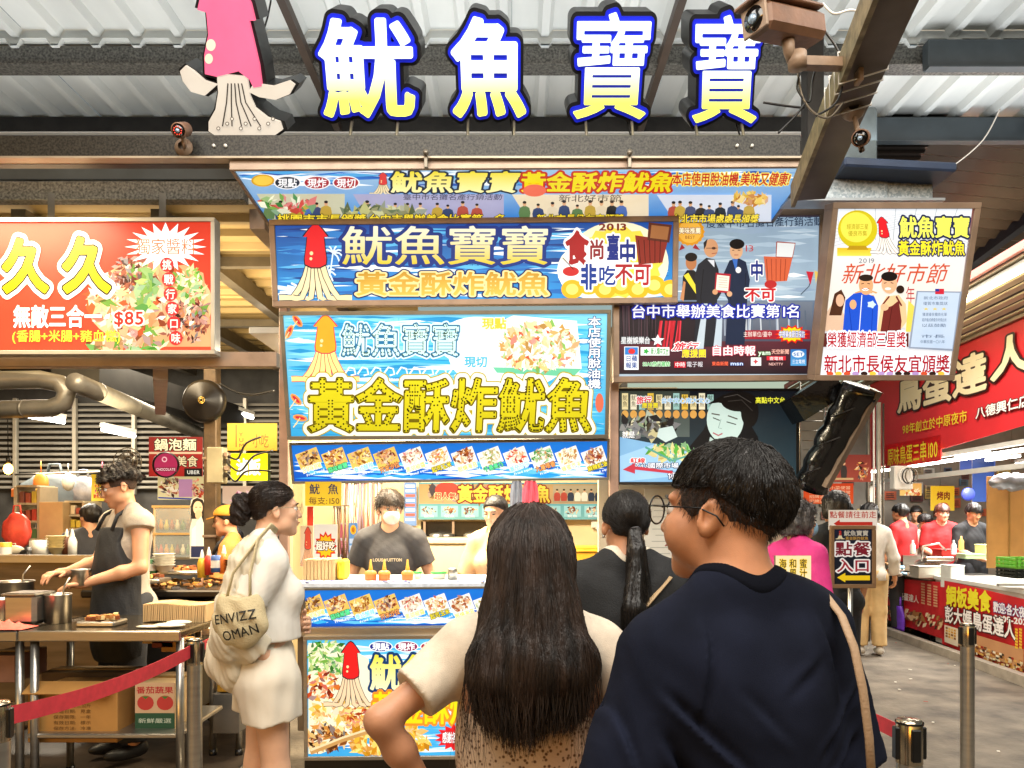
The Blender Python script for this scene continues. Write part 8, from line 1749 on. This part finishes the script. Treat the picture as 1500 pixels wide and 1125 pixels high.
def tote_txt(s_, cx, cz, w, h, rot):
    N = sum(adv(ch) for ch in s_); t = 0
    for ch in s_:
        v_, f_ = gmesh(ch, .012)[:2]; pts = []
        for a, b_ in v_:
            x = cx-w/2+w*(t+a)/N; z = cz-h/2+h*b_; x, z = x*math.cos(rot)-z*math.sin(rot), x*math.sin(rot)+z*math.cos(rot)
            yy = -.0555*math.sqrt(max(.05, 1-(x/.112)**2-((z-.01)/.112)**2))+.050
            pts.append(p.o+V((x, yy-.006, z)))
        p.b.add(pts, f_, '1a1814'); t += adv(ch)
tote_txt('ENVIZZ', .003, .043, .165, .052, .16); tote_txt('OMAN', .012, -.020, .140, .054, .24); p.b.build('lettering', PF, TB)
# ---- vendors and background people: lighter builds
def simple_person(label, px, Y, H, yaw, sex='m', skin=None, shirt='303030', trousers='22242a', hair='short', h=.011, arms=None, head_yaw=0, head_pitch=0, sleeve_l=.85, z=0.0, mask=None, glasses_=False, apron=None, extra=None, hc='hair_black', legs=None, lean=0.0, shorts=False, hcol=None, long=False, curl=.6):
    B = body_prims(H, sex=sex, head_yaw=head_yaw, head_pitch=head_pitch, arms=arms, fine=h < .009, legs=legs, lean=lean, curl=curl)
    T = thing('person', label, 'person', (PX(px, Y), Y, z), yaw); s = B['s']; Q = B['Q']; Th = B['T']; sk_ = skin or SKIN()
    solid('body', B['torso']+B['leg']+[B['neck']]+B['head']+B['arm']+B['hand'], h, sk_, T, .02)
    sm = mat('shirt_'+shirt, shirt, .8, var=.12, vs=7, bump=.25, bs=150)
    if sleeve_l > 0:
        garment('shirt', B, B['torso']+[ellp(Q(0, -.005, 1.1), nv((.152 if sex == 'm' else .138, .110, .25))*s, None, .05)]+sleeve(B, 0, sleeve_l, 1.02, 1, long)+sleeve(B, 1, sleeve_l, 1.02, 1, long)+neckhole(B, .08), h, sm, T, .013, [((0, 0, (.85 if not apron else .85)*s), (0, 0, -1))], .006, 24, int(px) % 50)
    garment('trousers', B, B['torso'][:1]+B['torso'][6:8]+legtube(B, 0, .93, 1, True)+legtube(B, 1, .93, 1, True), max(h, .012), mat('trousers_'+trousers, trousers, .8, var=.15, bump=.2, bs=100), T, .012, [((0, 0, .98*s), (0, 0, 1))], .006, 20)
    for i in (0, 1): shoe('shoe', B['A%d' % i], 0, s, mat('dark_shoe', 'x') if trousers != 'c8ac7c' else mat('white_shoe', 'x'), T)
    hm_ = hairm(hc) if hcol is None else hairm(hc, *hcol)
    if hair:
        if hair == 'short': v, f = scalp(B, lambda x, y, z: np.maximum(np.where(y > .02, .026, np.where(y > -.04, .004+np.clip(y, 0, .02)*1, -.062+(y+.10)*.5))-z, y-.104), .020, max(.006, h*.7), hm_, T, 'hair', .006, 60)
        elif hair == 'bob': v, f = scalp(B, lambda x, y, z: np.maximum(np.where(y > .035, .048, -.085)-z, y-.098), .022, max(.006, h*.7), hm_, T, 'hair', .008, 60, extra=[ellp(Th(0, -.04, -.02), nv((.085, .075, .10))*s, None, .03)])
        else: v, f = scalp(B, lambda x, y, z: np.maximum(np.where(y > .0, .050-(.06-y)*.7, np.where(y > -.05, .008, -.055+(y+.10)*.5))-z, y-.09), .010, max(.006, h*.7), hm_, T, 'hair', .002, 60)
        if h < .009:
            n_ = vnorm(v, f); cr = Th(0, -.05, .12)
            strands('hair_strands', v, n_, lambda p, n, t: (p-cr)/(np.linalg.norm(p-cr, axis=1, keepdims=True)+1e-6)+n*.35+nv((0, 0, -.4)), 1500, .03, hm_, T, 3, .0011, .3)
    if h < .009: eyes(Th, s, T)
    elif h < .013:
        for sx in (-1, 1): b = MB(); b.ball(Th(sx*.031, .088, .002), .008*s, 8, 5, sc3=(1.4, .8, .6)); b.build('eye', mat('iris_dark', '140c08'), T, raw=True)
        for sx in (-1, 1): b = MB(); b.tube([Th(sx*.016, .092, .020), Th(sx*.045, .080, .022)], .003, 5); b.build('eyebrow', hm_, T, raw=True)
    if mask:
        mm = mat('mask_'+mask, mask, .7, var=.04, bump=.1)
        pr = [ellp(Th(0, .066, -.052), nv((.052, .050, .050))*s, B['hm'], .02), ellp(Th(0, .095, -.035), nv((.018, .022, .022))*s, B['hm'], .02)]
        hc_ = B['hc']; hm2 = B['hm']
        def fnm(G, X, Y, Z):
            x, y, z_ = X-hc_[0], Y-hc_[1], Z-hc_[2]; ly = (hm2[0, 1]*x+hm2[1, 1]*y+hm2[2, 1]*z_)/s; lz = (hm2[0, 2]*x+hm2[1, 2]*y+hm2[2, 2]*z_)/s
            return smax(smax(G, (.035-ly)*s, .003), (lz+.012)*s, .004)
        solid('face_mask', pr, .005, mm, T, .02, .004, fnm)
        for sx in (-1, 1): b = MB(); b.tube([Th(sx*.052, .045, -.025), Th(sx*.074, .01, -.005), Th(sx*.084, -.02, .0)], .0015, 4); b.build('mask_loop', mm, T, raw=True)
    if glasses_: glasses(Th, s, T, .026, '100e0c', .0016)
    if apron:
        am = mat('apron_'+apron, apron, .7, var=.12, vs=6, bump=.2, bs=80)
        def fa(G, X, Y, Z): return smax(smax(G, np.abs(X)-(.125+.10*np.clip((1.28*s-Z)*3, 0, 1))*s, .004), -(Y+.02), .004)
        garment('apron', B, B['torso'][1:4]+[ellp(Q(0, .02, 1.05), nv((.17, .125, .32))*s, None, .05), ellp(Q(0, .02, .75), nv((.19, .14, .30))*s, None, .05)], h, am, T, .022, [((0, 0, .58*s), (0, 0, -1)), ((0, 0, 1.36*s), (0, 0, 1))], .005, 20, 5, extra=fa)
        for sx in (-1, 1): b = MB(); b.tube([Q(sx*.10, .115, 1.34), Q(sx*.085, .075, 1.43), Q(sx*.07, -.0, 1.475), Q(sx*.06, -.08, 1.44), Q(sx*.02, -.135, 1.25)], [.012]*5, 6, squash=.4); b.build('apron_strap', am, T, raw=True)
    return B, T
A_down = [((.26, .02, 1.10), (.29, .10, .88), (.1, .3, -1), (-1, 0, 0)), ((-.26, .02, 1.10), (-.29, .10, .88), (-.1, .3, -1), (1, 0, 0))]
# vendor in grey T-shirt
B, T = simple_person('masked young vendor in a charcoal T-shirt leaning on the stall counter', 572, 5.42, 1.73, math.pi, 'm', SKIN2(), '444347', '22242a', 'short', .0075, [((.275, -.04, 1.13), (.36, .10, .97), (.1, .8, -.5), (0, 0, -1)), ((-.275, -.04, 1.13), (-.36, .10, .97), (-.1, .8, -.5), (0, 0, -1))], head_yaw=.35, head_pitch=-.12, sleeve_l=.62, mask='e8e4de', hc='hair_brown', hcol=('1c1410', '3a2a20'))
p = Panel(V((0, .134, 1.245)), (-1, 0, 0), (0, 0, 1), (0, 1, 0)); s_ = 'LOUIS VUITTON'; N = sum(adv(c) for c in s_); t = 0
for ch in s_:
    if ch != ' ': v_, f_ = gmesh(ch, .03)[:2]; p.b.add([p.L(-.10+.20*(t+x)/N, y*.030, .004-.35*(-.10+.20*(t+x)/N)**2) for x, y in v_], f_, 'd8c8a8')
    t += adv(ch)
p.b.build('shirt_lettering', PF, T, raw=True)
# vendor girl
B, T = simple_person('young woman vendor in a cream T-shirt looking down behind the long-haired customer', 728, 5.42, 1.70, math.pi-.35, 'f', SKIN2(), 'd8b88c', '303038', 'tied', .009, [((.24, .02, 1.12), (.20, .22, 1.02), (-.3, .9, -.2), (0, 0, -1)), ((-.24, .02, 1.12), (-.20, .22, 1.02), (.3, .9, -.2), (0, 0, -1))], head_yaw=-.1, head_pitch=-.2)
Th = B['T']; b = MB(); b.tube([Th(.060, .05, -.07), Th(.076, .015, -.03), Th(.084, -.02, .0)], .0016, 4); b.build('mask_loop', BLACK, T, raw=True)
b = MB(); b.ball(Th(0, -.12, .0), .035, 10, 8); b.build('hair_knot', BH, T, raw=True)
# apron cook on the left
B, T = simple_person('cook in black apron and round glasses stirring a small pot in the left kitchen', 182, 4.92, 1.84, 2.45, 'm', SKIN(), 'a59a8c', '25262b', None, .0075, [((.235, .05, 1.15), (.10, .29, 1.10), (-.25, .9, .0), (0, 0, -1)), ((-.25, .02, 1.13), (-.12, .27, 1.05), (.35, .9, -.1), (0, .2, -1))], head_yaw=-.25, head_pitch=-.32, glasses_=True, apron='1d1d1f', sleeve_l=.03, z=.03)
HK = hairm('hair_curly', '14100e', '2c211b'); s = B['s']; Th = B['T']
v, f = scalp(B, lambda x, y, z: np.maximum(.045+np.clip(-.02-y, 0, 1)*(-.5)-z, y-.105), .025, .006, HK, T, 'hair', .014, 70)
n_ = vnorm(v, f); strands('hair_strands', v, n_, lambda p, n, t: n*.45+np.stack([np.sin(p[:, 2]*200+t*6), np.cos(p[:, 0]*200+t*5), np.sin(p[:, 1]*170)], 1)*.8, 2600, .022, HK, T, 5, .0012, .3)
v, f = scalp(B, lambda x, y, z: np.maximum(np.maximum(np.where(y > .0, .0, np.where(y > -.04, -.004, -.06+(y+.10)*.5))-z, z-.07), y-.05), .004, .006, mat('shaved_side', 'x'), T, 'faded_hair', .001, 90)
hw_ = B['Q'](-.03, .43, 1.03); M = Matrix.Translation(V(T.location)) @ Matrix.Rotation(2.45, 4, 'Z'); pc = P(118, 857, 4.62)
pot(0, 0, 1, .050, .085, 'small steel pot held by the apron cook', 'pot', False, None); o_ = bpy.data.objects[[o.name for o in C.objects if o.name.startswith('cooking_pot')][-1]]
o_.location = V(pc)
for ch in o_.children: ch.location = V((0, 0, 0))
# cook with the yellow cap
B, T = simple_person('cook in yellow cap and orange shirt behind the woman in white', 338, 5.9, 1.63, 1.75, 'f', SKIN(), 'b07838', '2a2a2e', 'tied', .010, [((.22, .06, 1.12), (.16, .32, 1.00), (-.2, .9, -.2), (0, 0, -1)), ((-.22, .06, 1.12), (-.14, .34, 1.00), (.2, .9, -.2), (0, 0, -1))], head_pitch=-.1, apron='17171a')
s = B['s']; Th = B['T']; hm = B['hm']
cp = [ellp(Th(0, -.015, .060), nv((.092, .108, .072))*s, hm, .01)]; CPM = mat('yellow_cap', 'c88c28', .8, var=.08, bump=.2, bs=150)
def fc(G, X, Y, Z): return smax(G, (Th(0, 0, .042)[2]-Z)+(Y-B['hc'][1])*.05, .004)
solid('cap', cp, .008, CPM, T, .01, 0, fc)
b = MB(); n = 12; vs = [Th(.072*math.cos(a), .075+.075*math.sin(a), .045-.012*math.sin(a)) for a in [i*math.pi/n for i in range(n+1)]]; vs2 = [V(q)+V((0, 0, -.006)) for q in vs]
b.add([V(q) for q in vs]+vs2, [tuple(range(n+1)), tuple(range(2*n+1, n, -1))]+[(i, i+n+1, i+n+2, i+1) for i in range(n)]); b.build('cap_peak', CPM, T, raw=True)
# other people left
simple_person('man in a dark grey T-shirt seen from behind beyond the apron cook', 132, 7.0, 1.66, .55, 'm', SKIN(), '33343a', '22242a', 'short', .012, A_down, head_yaw=.5)
simple_person('dark-haired person mostly hidden behind the yellow-capped cook', 328, 8.2, 1.68, 2.6, 'm', SKIN(), '4c5060', '22242a', 'short', .013)
simple_person('child with dark hair low behind the cooking counter', 47, 6.4, 1.28, 2.9, 'f', SKIN(), '6c5c50', '22242a', 'bob', .013)
# people on the right
B, T = simple_person('woman in a bright pink blouse and blue face mask beside the queue sign', 1168, 4.75, 1.64, -1.15, 'f', SKIN2(), 'c8307c', '3a3440', None, .009, [((.22, -.02, 1.12), (.20, .12, .92), (-.1, .6, -.6), (-1, 0, 0)), ((-.22, -.02, 1.12), (-.20, .12, .92), (.1, .6, -.6), (1, 0, 0))], sleeve_l=1.0, mask='7ca8c8', hc='hair_black')
v, f = scalp(B, lambda x, y, z: np.maximum(np.where(y > .03, .05, -.09)-z, y-.088), .022, .007, hairm('hair_greying', '1d1b1b', '5a5656'), T, 'hair', .012, 75, extra=[ellp(B['T'](0, -.06, -.02), nv((.08, .07, .10))*B['s'], None, .03)])
n_ = vnorm(v, f); HG = hairm('hair_greying'); strands('hair_strands', v, n_, lambda p, n, t: n*.5+np.stack([np.sin(p[:, 2]*160+t*6), np.cos(p[:, 0]*160+t*5), np.sin(p[:, 1]*150)], 1)*.9, 1500, .03, HG, T, 5, .0013, .3)
b = MB()
for k in range(40):
    a = R.uniform(-2.6, .3); q = B['Q'](.15*math.cos(a), .125*math.sin(a), R.uniform(.9, 1.35)); b.ball(q, .009, 6, 4, col=R.choice(['60a0d8', 'f0a0c8', 'f0f0f8']))
b.build('blouse_print', PF, T, kind='stuff', raw=True)
simple_person('man in a black shirt standing behind the order sign', 1226, 5.9, 1.74, .25, 'm', SKIN(), '25292c', '22242a', 'bob', .011, A_down)
simple_person('customer in white shirt and wide khaki trousers beside the order sign', 1274, 8.7, 1.70, -.2, 'f', SKIN(), 'd0ccc4', 'c8ac7c', 'bob', .011, A_down, sleeve_l=.8, long=True)
B, T = simple_person('person in red T-shirt and blue cap turned away in the egg stall', 1321, 10.2, 1.72, .5, 'm', SKIN(), 'b81c20', '22242a', 'short', .013, A_down)
simple_person('man in a red T-shirt facing out from the egg stall', 1379, 10.4, 1.72, math.pi-.1, 'm', SKIN2(), 'c02024', '22242a', 'short', .011, [((.24, .03, 1.12), (.16, .25, 1.02), (-.3, .9, -.2), (0, 0, -1)), ((-.24, .03, 1.12), (-.16, .25, 1.02), (.3, .9, -.2), (0, 0, -1))], hc='hair_auburn', hcol=('3a2018', '5c3626'), head_pitch=-.1)
simple_person('cook in a black T-shirt bending over the right end of the egg counter', 1424, 9.9, 1.72, math.pi+.15, 'm', SKIN(), '17181c', '22242a', 'short', .011, [((.25, .05, 1.12), (.10, .30, 1.02), (-.3, .9, -.2), (0, 0, -1)), ((-.25, .05, 1.12), (-.10, .30, 1.02), (.3, .9, -.2), (0, 0, -1))], head_pitch=-.35)
simple_person('dark-haired person bending low behind the egg griddle', 1352, 10.6, 1.58, math.pi+.6, 'm', SKIN(), 'c8c0b4', '22242a', 'short', .013, head_pitch=-.5)
simple_person('grey-shirted person far behind the red T-shirts', 1342, 12.4, 1.72, 2.6, 'm', SKIN(), '6c6860', '22242a', 'short', .014)
